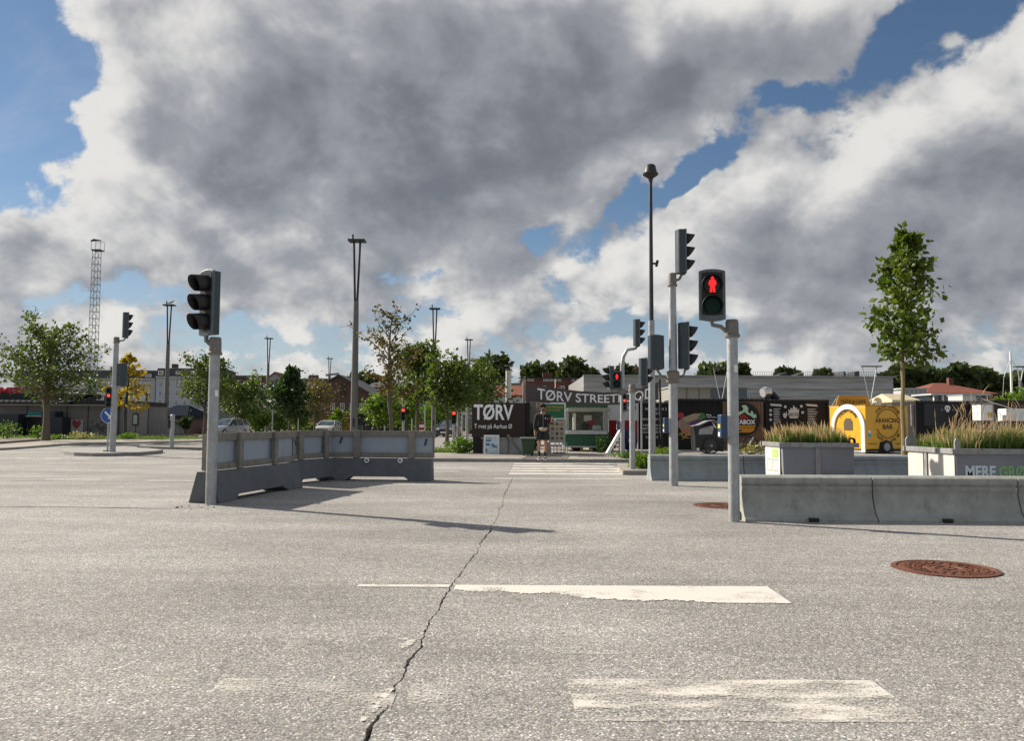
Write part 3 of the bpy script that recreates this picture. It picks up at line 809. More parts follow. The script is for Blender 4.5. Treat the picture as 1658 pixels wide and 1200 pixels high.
CB = mat('barrier_concrete', (0.32, 0.325, 0.295), 0.8, var=0.26, scale=3.2, bump=0.3, bscale=45, dirt=(0.17, 0.165, 0.145), dirt_amt=0.75)
CB2 = mat('barrier_concrete_bluish', (0.25, 0.28, 0.295), 0.8, var=0.22, scale=3.0, bump=0.25, bscale=45, dirt=(0.14, 0.145, 0.145), dirt_amt=0.5)
xj = [xF, gr(1421, 846).x, gr(1652, 846).x]; xj.append(xj[2] + 1.9); xj.append(xj[3] + 1.9)
FL = ['front barrier segment touching the pole with the lit red man', 'front barrier segment in the middle, before the lettered planter', 'front barrier segment past the middle one, in front of the lettered planter', 'front barrier segment at the far end of the row']
for i in range(4):
    barrier(xj[i], xj[i + 1], yF - .02 * i, -.004, FL[i], CB, .925, (.85,))
e0 = MB().box((xF - .045, yF - .02, .09), (.05, .10, .12)); o = e0.build('timber_wedge', WOOD, bevel=.006); o.location.z = -.03; tag(o, 'small pale timber wedge jammed at the front barrier end', 'wedge')
yR = gr(1110, 779).y + .26; xR = gr(1052, 778).x
xr = [xR]
for i in range(4): xr.append(xr[-1] + 2.05)
RL = ['rear barrier segment whose open end faces the planted island', 'rear barrier segment before the wooden clad stall', 'rear barrier segment behind the small planter, before the yellow trailer', 'rear barrier segment behind the lettered planter']
for i in range(4):
    barrier(xr[i], xr[i + 1], yR + .13 * i, .065, RL[i], CB2, .90, (.5,) if i == 0 else ())

# ------------------------------------------------------------------ skips used as planters
def planter(name, label, x0, x1, y0, y1, h, taper, side_sign, mt, mt2):
    t = thing(name, label, 'planter', ((x0 + x1) / 2, (y0 + y1) / 2, 0), 0, 'steel planters')
    w, d = (x1 - x0) / 2, (y1 - y0) / 2
    b = bmesh.new()
    lo = [b.verts.new(p) for p in ((-w + taper, -d + .04, 0), (w - taper, -d + .04, 0), (w - taper, d - .04, 0), (-w + taper, d - .04, 0))]
    mi = [b.verts.new(p) for p in ((-w + taper * .25, -d, .32), (w - taper * .25, -d, .32), (w - taper * .25, d, .32), (-w + taper * .25, d, .32))]
    hi = [b.verts.new(p) for p in ((-w, -d, h), (w, -d, h), (w, d, h), (-w, d, h))]
    inn = [b.verts.new(p) for p in ((-w + .05, -d + .05, h), (w - .05, -d + .05, h), (w - .05, d - .05, h), (-w + .05, d - .05, h))]
    fl = [b.verts.new((v.co.x, v.co.y, h - .12)) for v in inn]
    for A_, B_ in ((lo, mi), (mi, hi), (hi, inn), (inn, fl)):
        for i in range(4): b.faces.new((A_[i], A_[(i + 1) % 4], B_[(i + 1) % 4], B_[i]))
    b.faces.new(list(reversed(lo))); b.faces.new(fl)
    bmesh.ops.recalc_face_normals(b, faces=b.faces)
    me = bpy.data.meshes.new('hopper'); b.to_mesh(me); b.free(); me.materials.append(mt)
    place('hopper', me, t)
    for sy in (-1, 1): MB().box((0, sy * (d + .02), h - .045), (2 * w + .16, .07, .09)).build('rim', mt2, t, bevel=.008)
    for sx in (-1, 1): MB().box((sx * (w + .02), 0, h - .045), (.07, 2 * d - .035, .088)).build('rim', mt2, t, bevel=.008)
    MB().box((0, 0, h - .135), (2 * w - .12, 2 * d - .12, .03)).build('soil', mat('soil', (.05, .035, .022), .95, var=.4, scale=20), t)
    return t
SK = mat('skip_paint_grey', (0.185, 0.195, 0.225), .5, var=.12, scale=2.2, dirt=(0.12, 0.12, 0.13), dirt_amt=.35)
SK2 = mat('skip_rim_grey', (0.24, 0.245, 0.25), .5, var=.25, scale=6, dirt=(0.16, 0.08, 0.05), dirt_amt=.7)
SKW = mat('poster_white', (0.66, 0.64, 0.56), .6, var=.08, scale=3)
Y1a = 16.0; xa = at(1267, 720, Y1a).x; xb = at(1383, 720, Y1a).x; H1 = at(1300, 717, Y1a).z
pl1 = planter('steel_planter', 'small grey steel planter with notices pasted on its sunlit end', xa, xb, Y1a, Y1a + 1.15, H1, .05, 1, SK, SK2)
w1, d1 = (xb - xa) / 2, .575
for x in (-.02,): MB().box((x, -d1 - .014, H1 * .5), (.09, .03, H1 - .12)).build('rib', SK2, pl1)
pp = MB()
pn = MB().box((-w1 - .012, 0, .48), (.012, .9, .62)).build('notice_panel', SKW, pl1)
GRN = mat('notice_green', (.38, .52, .16), .6); INK = mat('ink_dark', (.03, .03, .03), .6)
MB().box((-w1 - .0205, -.18, .64), (.004, .36, .18)).build('green_print', GRN, pn)
mb = MB()
for k in range(5):
    mb.box((-w1 - .0205, -.33 + .16 * k, .40), (.004, .012, .2))
for z in (.29, .51): mb.box((-w1 - .021, 0, z), (.004, .74, .012))
mb.build('print_lines', mat('ink_grey', (.25, .26, .25), .6), pn)
MB().lathe([(.075, -.03), (.075, .03), (.045, .03), (.045, -.03)], (w1 - .06, -d1 - .02, H1 + .03), 'Y', 18, caps=False).build('lifting_ring', DARKM, pl1)
Y2a = 13.4; xa2 = at(1547, 727, Y2a).x; H2 = at(1600, 727, Y2a).z
pl2 = planter('steel_planter', 'large grey steel planter lettered in white and green, full of tall grass', xa2, xa2 + 2.6, Y2a, Y2a + 1.6, H2, .06, 1, SK, SK2)
w2, d2 = 1.3, .8
for y in (-.32,): MB().box((-w2 - .014, y + .45, H2 * .5), (.03, .09, H2 - .12)).build('rib', SK2, pl2)
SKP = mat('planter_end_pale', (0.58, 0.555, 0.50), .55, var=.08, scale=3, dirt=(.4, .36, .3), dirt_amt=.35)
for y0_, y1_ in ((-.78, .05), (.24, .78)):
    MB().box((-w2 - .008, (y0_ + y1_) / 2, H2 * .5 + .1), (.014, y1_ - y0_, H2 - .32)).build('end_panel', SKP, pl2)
TXW = mat('letter_pale_blue', (.50, .60, .66), .6); TXG = mat('letter_green', (.20, .40, .16), .6)
zc2 = (at(1600, 755, Y2a).z + at(1600, 773, Y2a).z) / 2; hl = (at(1600, 754.5, Y2a).z - at(1600, 774, Y2a).z)
xc2 = xa2 + w2
def lx(u): return at(u, 764, Y2a).x - xc2
text(pl2, 'MERE', (lx(1563) + lx(1612)) / 2, zc2, lx(1612) - lx(1563), hl, -d2 - .003, TXW, .004, .035)
text(pl2, 'GRØNT', lx(1617) + .36, zc2, .72, hl * 1.06, -d2 - .003, TXG, .004, .035)
for x in (-1.24, -.62):
    vs = MB().prism([(-.045, 0), (.045, 0), (.045, .2), (.02, .25), (-.02, .25), (-.045, .2)], -.02, .02)
    o = vs.build('lifting_lug', SK2, pl2, bevel=.006); o.location = (-w2 - .0, -d2 - .05 if x > -1 else d2, H2 - .08)

def grass_bed(name, label, x0, x1, y0, y1, z, n, h0, h1, lean, mats, seed, cat='grass', wmul=1.0, plume=0.0):
    q = np.random.default_rng(seed); V, Fc = [], []
    mi = []
    for i in range(n):
        x, y = q.uniform(x0, x1), q.uniform(y0, y1)
        edge = min(1, .75 + 1.6 * min((x - x0), (x1 - x)) / (x1 - x0))
        pk = q.random() < .66
        h = (q.uniform(h0 * .6, h0 + (h1 - h0) * .62) if pk else q.uniform(h0, h1)) * edge * (1 + .16 * math.sin(x * 5.1 + y * 3) + .10 * math.sin(x * 13 + 1)); a = q.uniform(0, 2 * math.pi); s = q.uniform(.12, .66) * h
        dx, dy = math.cos(a) * s + lean * h, math.sin(a) * s
        w = q.uniform(.004, .008) * wmul; b = q.uniform(0, math.pi); wx, wy = math.cos(b) * w, math.sin(b) * w
        o = len(V)
        V += [(x - wx, y - wy, z), (x + wx, y + wy, z), (x + dx * .35 - wx * .8, y + dy * .35 - wy * .8, z + h * .72), (x + dx * .35 + wx * .8, y + dy * .35 + wy * .8, z + h * .72), (x + dx, y + dy, z + h * (1 - .25 * abs(s / max(h, .01))))]
        Fc += [(o, o + 1, o + 3, o + 2), (o + 2, o + 3, o + 4)]
        gi = mats.index(GRASS_G) if GRASS_G in mats else 0
        k = (0 if mats[0] is GRASS_G else 1) if pk else (1 if mats[0] is GRASS_G else 0)
        mi += [gi, k]
        if q.random() < plume:
            tp = V[-1]; o = len(V); ww = .013 * wmul
            V += [(tp[0] - dx * .12, tp[1], tp[2] - .10), (tp[0] - ww, tp[1], tp[2] + .01), (tp[0] + dx * .3, tp[1] + dy * .3, tp[2] + .13), (tp[0] + ww, tp[1] + ww, tp[2] + .01)]
            Fc += [(o, o + 1, o + 2, o + 3)]; mi += [2]
    me = bpy.data.meshes.new(name); me.from_pydata(V, [], Fc)
    for mt in mats: me.materials.append(mt)
    me.polygons.foreach_set('material_index', mi)
    o = place(name, me)
    return tag(o, label, cat, None, 'stuff')
grass_bed('ornamental_grass', 'straw tipped green grass filling the small steel planter', xa + .05, xb + .0, Y1a + .1, Y1a + 1.05, H1 - .13, 5600, .24, .47, -.12, [GRASS_G, GRASS_S, PLUME], 3, plume=.07)
grass_bed('ornamental_grass', 'tall straw coloured grass filling the large lettered planter', xa2 + .08, xa2 + 2.5, Y2a + .12, Y2a + 1.5, H2 - .13, 10500, .24, .52, .16, [GRASS_S, GRASS_G, PLUME], 4, plume=.06)
grass_bed('grass_stalks', 'long bare seed stalks rising above the large lettered planter', xa2 + .2, xa2 + 2.5, Y2a + .2, Y2a + 1.5, H2 - .13, 150, .75, 1.1, .22, [PLUME, PLUME, PLUME], 5, wmul=.8, plume=.5)

# ------------------------------------------------------------------ manhole covers
def manhole(px, r, label):
    p = gr(*px)
    t = thing('manhole_cover', label, 'manhole cover', (p.x, p.y, 0.0))
    MB().lathe([(r, .0), (r, .010), (r * .90, .013), (r * .885, .004), (r * .87, .004)], n=48, caps=False).build('frame_ring', RUST, t, smooth=True)
    lid = MB().lathe([(r * .865, .004), (r * .86, .011), (r * .80, .012), (r * .79, .007), (r * .40, .007), (r * .39, .012), (r * .30, .012), (r * .29, .007), (.01, .007)], n=48, caps=False).build('lid', RUST, t, smooth=True)
    mb = MB(); q = random.Random(3)
    for ring, cnt in ((.47, 16), (.57, 22), (.67, 26), (.745, 30), (.17, 8)):
        for k in range(cnt):
            a = 2 * math.pi * (k + .5 * (cnt % 3)) / cnt + q.uniform(-.02, .02)
            mb.box((r * ring * math.cos(a), r * ring * math.sin(a), .0105), (r * .062, r * .10, .009), rz=a + (.6 if cnt % 4 else -.5))
    o = mb.build('raised_pattern', RUST, lid); o['kind'] = 'stuff'
    return t
manhole((1530, 922), .415, 'round rusty manhole cover lying on open asphalt')
manhole((1170, 819.5), .43, 'round rusty manhole cover partly behind the red man pole')

# loose bits along the joint by the hoarding
q = random.Random(9)
for i in range(12):
    p = gr(q.uniform(285, 372), q.uniform(819, 827))
    s = q.uniform(.007, .022)
    me = MB().lathe([(s * .4, 0), (s, s * .3), (s * .7, s * .8), (.002, s)], n=6, caps=True).build('asphalt_crumb', ASPH, None)
    me.location = (p.x, p.y, 0.001); me.rotation_euler.z = q.uniform(0, 6); tag(me, 'crumb of broken asphalt by the foot of the hoarding pole', 'rubble', 'asphalt crumbs')

# ------------------------------------------------------------------ lamp posts
def lamp_post(X, Y, label, h=10.5, group='forked lamp posts', z0=0.0):
    t = thing('lamp_post', label, 'lamp post', (X, Y, z0), 0.0, group)
    hs = h * .70
    MB().tube([(0, 0, -.03), (0, 0, hs * .5), (0, 0, hs)], [.20, .17, .135], 16).build('pole', LAMP, t, smooth=True)
    for s in (-1, 1):
        MB().tube([(s * .055, 0, hs - .25), (s * .06, 0, hs), (s * .16, 0, h - .12)], [.060, .06, .055], 10).build('fork_arm', DARKM, t, smooth=True)
    MB().box((0, 0, h - .06), (.86, .62, .10)).build('lamp_panel', DARKM, t, bevel=.02)
    MB().cyl((-.22, 0, h - .03), (-.22, 0, h + .28), .045).build('sensor_stub', DARKM, t)
    MB().box((.02, -.185, 1.2), (.10, .05, .4)).build('service_hatch', BLK, t)
    return t
LP = [(573, 385, 'tall forked lamp post rising behind the hoarding with pale discs'), (268, 492, 'forked lamp post beside the cobbled island with a gull on top'),
      (432, 547, 'forked lamp post with a crane showing beside it, by the columnar tree'), (532, 580, 'thin distant forked lamp post before the brick gable hall'),
      (702, 498, 'forked lamp post rising out of the dense round street trees'), (758, 549, 'distant forked lamp post above the trees next to the brown sign')]
for u, v, lb in LP:
    hor = 686 + (u - 829) * math.tan(ROLL)
    Y = 9.3 * FPX / (hor - v)
    lamp_post(at(u, 690, Y).x, Y, lb)
Yg = 9.3 * FPX / (683 - 492)
g = thing('gull', 'gull perched on top of a forked lamp post', 'bird', (at(270, 690, Yg).x, Yg, 10.485))
mb = MB().tube([(-.30, 0, .10), (-.18, 0, .15), (0, 0, .19), (.13, 0, .23), (.18, 0, .30), (.24, 0, .33), (.30, 0, .32)], [.012, .05, .085, .075, .05, .045, .008], 10)
mb.build('body', mat('gull_grey', (.35, .35, .35), .7), g, smooth=True)
MB().tube([(0, -.02, .14), (0, -.02, 0)], .01, 5).build('leg', YEL, g); MB().tube([(0, .03, .14), (0, .03, 0)], .01, 5).build('leg', YEL, g)
# round headed lamp at the stalls
p = at(1056, 741, 27.6)
t = thing('lamp_post', 'tall slim lamp post with mushroom shaped head above the food stalls', 'lamp post', (p.x, 27.6, .10))
MB().tube([(0, 0, -.02), (0, 0, 4.6)], [.115, .105], 14).build('pole', GALV, t, smooth=True); MB().tube([(0, 0, 4.6), (0, 0, 9.45)], [.075, .055], 14).build('upper_pole', DARKM, t, smooth=True)
MB().lathe([(.05, 9.35), (.09, 9.5), (.26, 9.62), (.27, 9.66), (.22, 9.70), (.17, 9.93), (.13, 9.97), (.01, 9.98)], n=22, caps=False).build('lamp_head', DARKM, t, smooth=True)
MB().box((.12, -.02, 6.55), (.2, .06, .06)).build('camera_bracket', DARKM, t); MB().tube([(.2, -.1, 6.62), (.2, .12, 6.5)], .05, 8).build('camera_body', DARKM, t)
# short distant forked lamps by the hall
for u, v, Y, lb in ((1410, 594, 62, 'white forked lamp post standing behind the yellow trailer'), (1168, 596, 62, 'white forked lamp post behind the wooden clad stall')):
    x = at(u, 690, Y).x; zt = at(u, v, Y).z
    t = thing('lamp_post', lb, 'lamp post', (x, Y, 0), 0, 'white forked lamp posts')
    MB().tube([(0, 0, -.02), (0, 0, zt * .55)], [.16, .13], 10).build('pole', WHITE, t, smooth=True)
    for s in (-1, 1): MB().tube([(s * .04, 0, zt * .53), (s * .55, 0, zt)], .035, 6).build('fork_arm', GALV, t)
    MB().box((.15, 0, zt + .03), (1.5, .3, .08)).build('lamp_panel', DARKM, t)

# ------------------------------------------------------------------ trees
def tree(name, label, loc, h, trunk_h, trunk_r, crown_r, leaf_n, leaf_s, leaf_mt, bark, seed, prof='round', limbs=22, rise=38, spread=.16, cat='tree', group=None, bare_top=0.0, skew=0.0, clump=0, trunk_lean=0.0):
    q = random.Random(seed); nq = np.random.default_rng(seed)
    t = thing(name, label, cat, loc, 0, group)
    P = {'round': lambda s: math.sqrt(max(0.02, 1 - (2 * s - .85) ** 2 / 1.35)), 'cone': lambda s: 1.05 - .92 * s, 'open': lambda s: .75 + .45 * s - .85 * s ** 3,
         'oval': lambda s: math.sqrt(max(.03, math.sin(math.pi * min(1, .1 + .86 * s)))), 'vase': lambda s: 1.0 - .6 * s ** 2, 'flame': lambda s: .55 + .95 * s - 1.35 * s * s}[prof]
    mb = MB(); path = []
    wx = wy = 0.0; n = 9
    for i in range(n + 1):
        s = i / n
        if i > 1: wx += q.uniform(-.018, .018) * h * .5 + trunk_lean * h / n; wy += q.uniform(-.015, .015) * h * .5
        path.append(Vector((wx, wy, s * h)))
    mb.tube([path[0] - Vector((0, 0, .05))] + path[1:], [trunk_r * (1.25 if i == 0 else max(.10, (1 - .93 * i / n))) for i in range(n + 1)], 9)
    def lead(z):
        s = min(.999, z / h) * n; i = int(s); return path[i].lerp(path[i + 1], s - i)
    anchors = []
    for i in range(limbs):
        s = (i + q.uniform(.1, .9)) / limbs
        z0 = trunk_h + (h - trunk_h) * s * .95
        base = lead(z0); az = i * 2.4 + q.uniform(-.4, .4)
        L = crown_r * P(s) * q.uniform(.72, 1.12)
        el = RAD(rise + q.uniform(-12, 14) + 22 * s)
        d = Vector((math.cos(az) * math.cos(el), math.sin(az) * math.cos(el), math.sin(el)))
        d.x += skew
        pts = [base]; cur = base.copy(); dd = d.copy(); k = 5
        for j in range(k):
            dd = (dd + Vector((q.uniform(-.18, .18), q.uniform(-.18, .18), q.uniform(-.05, .12)))).normalized()
            cur = cur + dd * (L / math.cos(min(el, 1.1)) * .8) / k; pts.append(cur.copy())
        r = trunk_r * (.34 - .2 * s)
        mb.tube(pts, [max(.008, r * (1 - .85 * j / k)) for j in range(k + 1)], 5)
        for j in range(1, k + 1):
            wgt = 1 + j
            anchors += [(pts[j], L)] * wgt
            for _ in range(2 if j > 1 else 1):
                e = pts[j] + Vector((q.gauss(0, 1), q.gauss(0, 1), q.gauss(.25, .7))).normalized() * L * q.uniform(.16, .36)
                mb.tube([pts[j], (pts[j] + e) / 2 + Vector((0, 0, .02 * L)), e], [max(.006, r * .3), max(.005, r * .2), .004], 4, caps=False)
                anchors += [(e, L), (pts[j].lerp(e, .6), L)]
    # bring the crown to the height and width it really has
    ar = np.array([a[0][:] for a in anchors])
    zk = (h - trunk_h) / max(.1, np.percentile(ar[:, 2], 99.5) - trunk_h)
    cx, cy = ar[:, 0].mean() * .0, ar[:, 1].mean() * .0
    rk = crown_r / max(.1, np.percentile(np.hypot(ar[:, 0] - cx, ar[:, 1] - cy), 97))
    def fit(p):
        x, y, z = p
        if z > trunk_h: z = trunk_h + (z - trunk_h) * zk
        k = 1 + (rk - 1) * min(1, max(0, (z - trunk_h * .8) / (trunk_h * .2 + .01)))
        return (x * k, y * k, z)
    mb.v = [fit(p) for p in mb.v]
    anchors = [(Vector(fit(a[0])), min(a[1] * rk, crown_r * 1.1)) for a in anchors]
    mb.build('trunk', bark, t, smooth=True)
    A_ = np.array([a[0][:] for a in anchors]); Ls = np.array([a[1] for a in anchors])
    if bare_top > 0:
        keep = nq.random(len(A_)) > bare_top * np.clip((A_[:, 2] / h - .35) * 1.9, 0, .96)
        A_, Ls = A_[keep], Ls[keep]
    idx = nq.integers(0, len(A_), leaf_n)
    C = A_[idx] + nq.normal(0, 1, (leaf_n, 3)) * (Ls[idx] * spread)[:, None] * np.array([1, 1, .8])
    if clump:
        cc = C[nq.integers(0, leaf_n, clump)]
        j = nq.integers(0, clump, leaf_n); C = .35 * C + .65 * cc[j] + nq.normal(0, crown_r * .10, (leaf_n, 3))
    D_ = nq.normal(0, 1, (leaf_n, 3)); D_[:, 2] -= .35; D_ /= np.linalg.norm(D_, axis=1)[:, None]
    U = nq.normal(0, 1, (leaf_n, 3)); U[:, 2] += .3
    Wd = np.cross(D_, U); Wd /= (np.linalg.norm(Wd, axis=1)[:, None] + 1e-6)
    sz = leaf_s * nq.uniform(.6, 1.35, leaf_n)[:, None]
    Nn = np.cross(D_, Wd)
    V = np.stack([C, C + D_ * sz * .45 + Wd * sz * .36 + Nn * sz * .08, C + D_ * sz, C + D_ * sz * .45 - Wd * sz * .36 + Nn * sz * .08], 1).reshape(-1, 3)
    F = np.arange(leaf_n * 4).reshape(-1, 4)
    me = bpy.data.meshes.new('crown'); me.from_pydata(V.tolist(), [], F.tolist()); me.materials.append(leaf_mt)
    place('crown', me, t)
    return t
def street_tree(u_base, Y, v_top, v_crown, half_px, label, **kw):
    """trunk at bearing u_base, crown between v_top and v_crown, half width half_px"""
    b = at(u_base, 690, Y); z0 = kw.pop('z0', 0.0)
    h = at(u_base, v_top, Y).z - z0; th = at(u_base, v_crown, Y).z - z0
    kw.setdefault('trunk_r', .11)
    return tree(kw.pop('name', 'street_tree'), label, (b.x, Y, z0), h, th, kw.pop('trunk_r'), half_px / PX(Y), kw.pop('n', 5200), kw.pop('s', .17), kw.pop('leaf', LF_MID), kw.pop('bark', BARK), kw.pop('seed', int(u_base)), **kw)
street_tree(75, 45, 512, 658, 84, 'broad spreading street tree with dark trunk before the low bar', n=4600, s=.18, trunk_r=.20, prof='vase', limbs=36, rise=30, spread=.075, z0=.19)
street_tree(203, 49, 575, 660, 36, 'small street tree with sparse yellow leaves by the island signal', leaf=LF_YEL, n=900, s=.22, prof='cone', limbs=15, rise=8, spread=.09, z0=.19, bark=DARKM)
street_tree(331, 56, 572, 668, 50, 'leafy green street tree seen past the unlit signal pole', n=3400, s=.19, prof='vase', limbs=28, rise=34, spread=.09)
street_tree(392, 82, 606, 684, 44, 'bushy olive green tree behind the parked silver estate car', n=3400, s=.30, spread=.14, prof='round', rise=30, leaf=LF_MID)
street_tree(468, 60, 596, 676, 32, 'dark columnar street tree by a forked lamp post', leaf=LF_DARK, n=4200, s=.26, prof='cone', spread=.20, limbs=26, rise=22)
street_tree(509, 74, 612, 678, 34, 'thin brownish half bare street tree before the dark mansard roofs', leaf=LF_BRN, n=2200, s=.20, prof='oval', spread=.22, limbs=30, rise=48)
street_tree(634, 40, 496, 650, 48, 'half bare street tree with leafless upper branches behind the hoarding', leaf=LF_BRN, n=1500, s=.16, prof='open', limbs=26, rise=40, spread=.07, bare_top=.8, bark=BARK, trunk_r=.13)
street_tree(676, 46, 556, 655, 44, 'dense dark green street tree next to the half bare one', leaf=LF_MID, n=4200, s=.20, prof='oval', spread=.13, limbs=30)
street_tree(724, 44, 580, 668, 46, 'dense olive street tree rising left of the brown lettered sign', leaf=LF_MID, n=3600, s=.20, prof='vase', spread=.12, limbs=30)
street_tree(768, 58, 590, 668, 52, 'rounded street tree directly behind the brown lettered sign', leaf=LF_MID, n=3200, s=.24, prof='vase', spread=.13, limbs=28)
street_tree(612, 78, 636, 690, 26, 'low light green tree behind the black shed', leaf=LF_BRIGHT, n=1500, s=.30, spread=.22)
street_tree(655, 80, 640, 690, 34, 'yellowish tree in the gap under the dense street trees', leaf=LF_BRIGHT, n=1800, s=.30, spread=.22)
street_tree(712, 84, 645, 692, 36, 'small bright tree far down the street', leaf=LF_BRIGHT, n=1600, s=.32, spread=.24)
street_tree(545, 84, 664, 696, 16, 'little pale green tree in front of the brick gable hall', leaf=LF_BRIGHT, n=700, s=.26, spread=.24, prof='cone')
street_tree(578, 92, 662, 696, 14, 'little pale tree beside the tall forked lamp post', leaf=LF_BRIGHT, n=700, s=.26, spread=.24)
for u, Y, vt, hp, lb in ((452, 80, 664, 18, 'small light shrub tree left of the columnar tree'), (485, 82, 668, 16, 'small light shrub tree right of the columnar tree'), (420, 80, 668, 20, 'small light shrub tree behind the parked silver estate car')):
    street_tree(u, Y, vt, 692, hp, lb, leaf=LF_BRIGHT, n=800, s=.28, spread=.25)
# young plane tree at the yellow trailer
Yp = 27.2
p = at(1463, 690, Yp)
tree('young_plane_tree', 'tall slim young plane tree with big leaves beside the yellow trailer', (p.x, Yp, .10), at(1480, 376, Yp).z - .1, at(1463, 592, Yp).z - .1, .085, 56 / PX(Yp), 2300, .235, LF_YOUNG, BARK_Y, 21, prof='flame', limbs=26, rise=30, spread=.15, trunk_lean=.035)
# little pine in a concrete tub
Yq = 58
p = at(300, 706, Yq)
tree('dwarf_pine', 'little flat topped pine in a concrete tub by the white fence', (p.x, Yq, .35), at(300, 676, Yq).z - .35, at(300, 693, Yq).z - .35, .08, 11 / PX(Yq), 900, .14, LF_DARK, BARK, 8, prof='round', limbs=12, rise=10)
tb = thing('concrete_tub', 'square concrete tub holding the dwarf pine', 'planter', (p.x, Yq, 0))
MB().box((0, 0, .17), (1.5, 1.0, .34)).build('tub', CONC, tb, bevel=.03); MB().box((0, 0, .352), (1.3, .8, .02)).build('soil', MATS['soil'], tb)

# trees on the hill behind
def far_tree(u, Y, v_top, v_bot, half_px, label, seed, leaf=None, prof='round', n=2600):
    b = at(u, 690, Y); h = at(u, v_top, Y).z; th = at(u, v_bot, Y).z
    return tree('hill_tree', label, (b.x, Y, 0), h, max(1.0, th), .4, half_px / PX(Y), n, 10.5 / PX(Y), leaf or LF_HILL, BARK, seed, prof=prof, limbs=20, spread=.20, group='trees on the hill', clump=70)
far_tree(803, 190, 572, 622, 24, 'tall rounded dark tree beside the white chimney', 31)
far_tree(929, 185, 582, 625, 23, 'broad domed dark tree above the brick apartment roof', 32)
far_tree(861, 195, 594, 628, 22, 'lower dark tree left of the rooftop crane', 33)
far_tree(893, 200, 594, 628, 16, 'small dark tree right of the rooftop crane', 34)
far_tree(955, 190, 600, 626, 14, 'small dark tree at the left edge of the grey hall', 35)
far_tree(1010, 210, 596, 622, 16, 'dark tree behind the hall by the red church turret', 36)
far_tree(1155, 200, 594, 622, 30, 'wide dark tree top showing over the hall roof', 37)
far_tree(1200, 205, 594, 622, 10, 'narrow dark tree top over the hall roof', 38)
far_tree(1276, 205, 600, 620, 14, 'small tree top beside the roof boxes', 39)
far_tree(1335, 205, 602, 620, 12, 'little tree top between the roof boxes', 40)
far_tree(580, 170, 607, 650, 24, 'dark conifer group tree behind the brick gable hall', 41)
far_tree(604, 175, 612, 650, 18, 'dark tree left of the reddish apartment block', 42)
far_tree(545, 180, 618, 650, 20, 'dark tree behind the brick gable ridge', 43)
# far wood on the right, reads as one mass
q = np.random.default_rng(77)
V, F = [], []
b_l, b_r = 1425, 1720
for i in range(9000):
    u = q.uniform(b_l, b_r); Y = q.uniform(250, 300)
    crest = 603 - 7 * math.sin((u - 1425) * .017) - 5 * math.sin(u * .061) - 3 * math.sin(u * .13 + 1)
    v = crest + abs(q.normal(0, 1)) * 16
    c = at(u, min(v, 668), Y); s = q.uniform(.9, 2.2)
    a = q.normal(0, 1, 3); a /= np.linalg.norm(a); d = np.cross(a, q.normal(0, 1, 3)); d /= np.linalg.norm(d); e = np.cross(a, d)
    o = len(V); c = np.array(c[:])
    V += [tuple(c - d * s), tuple(c - e * s * .7), tuple(c + d * s), tuple(c + e * s * .7)]; F.append((o, o + 1, o + 2, o + 3))
me = bpy.data.meshes.new('far_wood'); me.from_pydata(V, [], F); me.materials.append(LF_HILL)
tag(place('far_wood', me), 'dark wooded ridge behind the red roofed building', 'wood', None, 'stuff')
hl_ = [at(u, v, 320) for u, v in ((1380, 640), (1430, 612), (1500, 606), (1560, 602), (1620, 606), (1700, 604), (1850, 612), (2000, 640))]
mb = MB(); n = len(hl_)
vs = [(p.x, 305, -.05) for p in hl_] + [(p.x, 320, p.z) for p in hl_] + [(p.x, 360, -.05) for p in hl_]
mb.add(vs, [(i, i + 1, n + i + 1, n + i) for i in range(n - 1)] + [(n + i, n + i + 1, 2 * n + i + 1, 2 * n + i) for i in range(n - 1)])
tag(mb.build('hill', mat('hill_green', (.025, .04, .015), .95, var=.4, scale=.1)), 'low wooded hill on the right', None, None, 'structure')
hl2 = [at(u, v, 230) for u, v in ((520, 660), (570, 640), (640, 632), (720, 628), (800, 622), (880, 618), (960, 616), (1060, 616), (1160, 616), (1300, 622), (1420, 640))]
n = len(hl2); mb = MB()
vs = [(p.x, 214, -.05) for p in hl2] + [(p.x, 230, p.z) for p in hl2] + [(p.x, 280, -.05) for p in hl2]
mb.add(vs, [(i, i + 1, n + i + 1, n + i) for i in range(n - 1)] + [(n + i, n + i + 1, 2 * n + i + 1, 2 * n + i) for i in range(n - 1)])
tag(mb.build('hill', MATS['hill_green']), 'low green hill behind the brick apartment block', None, None, 'structure')

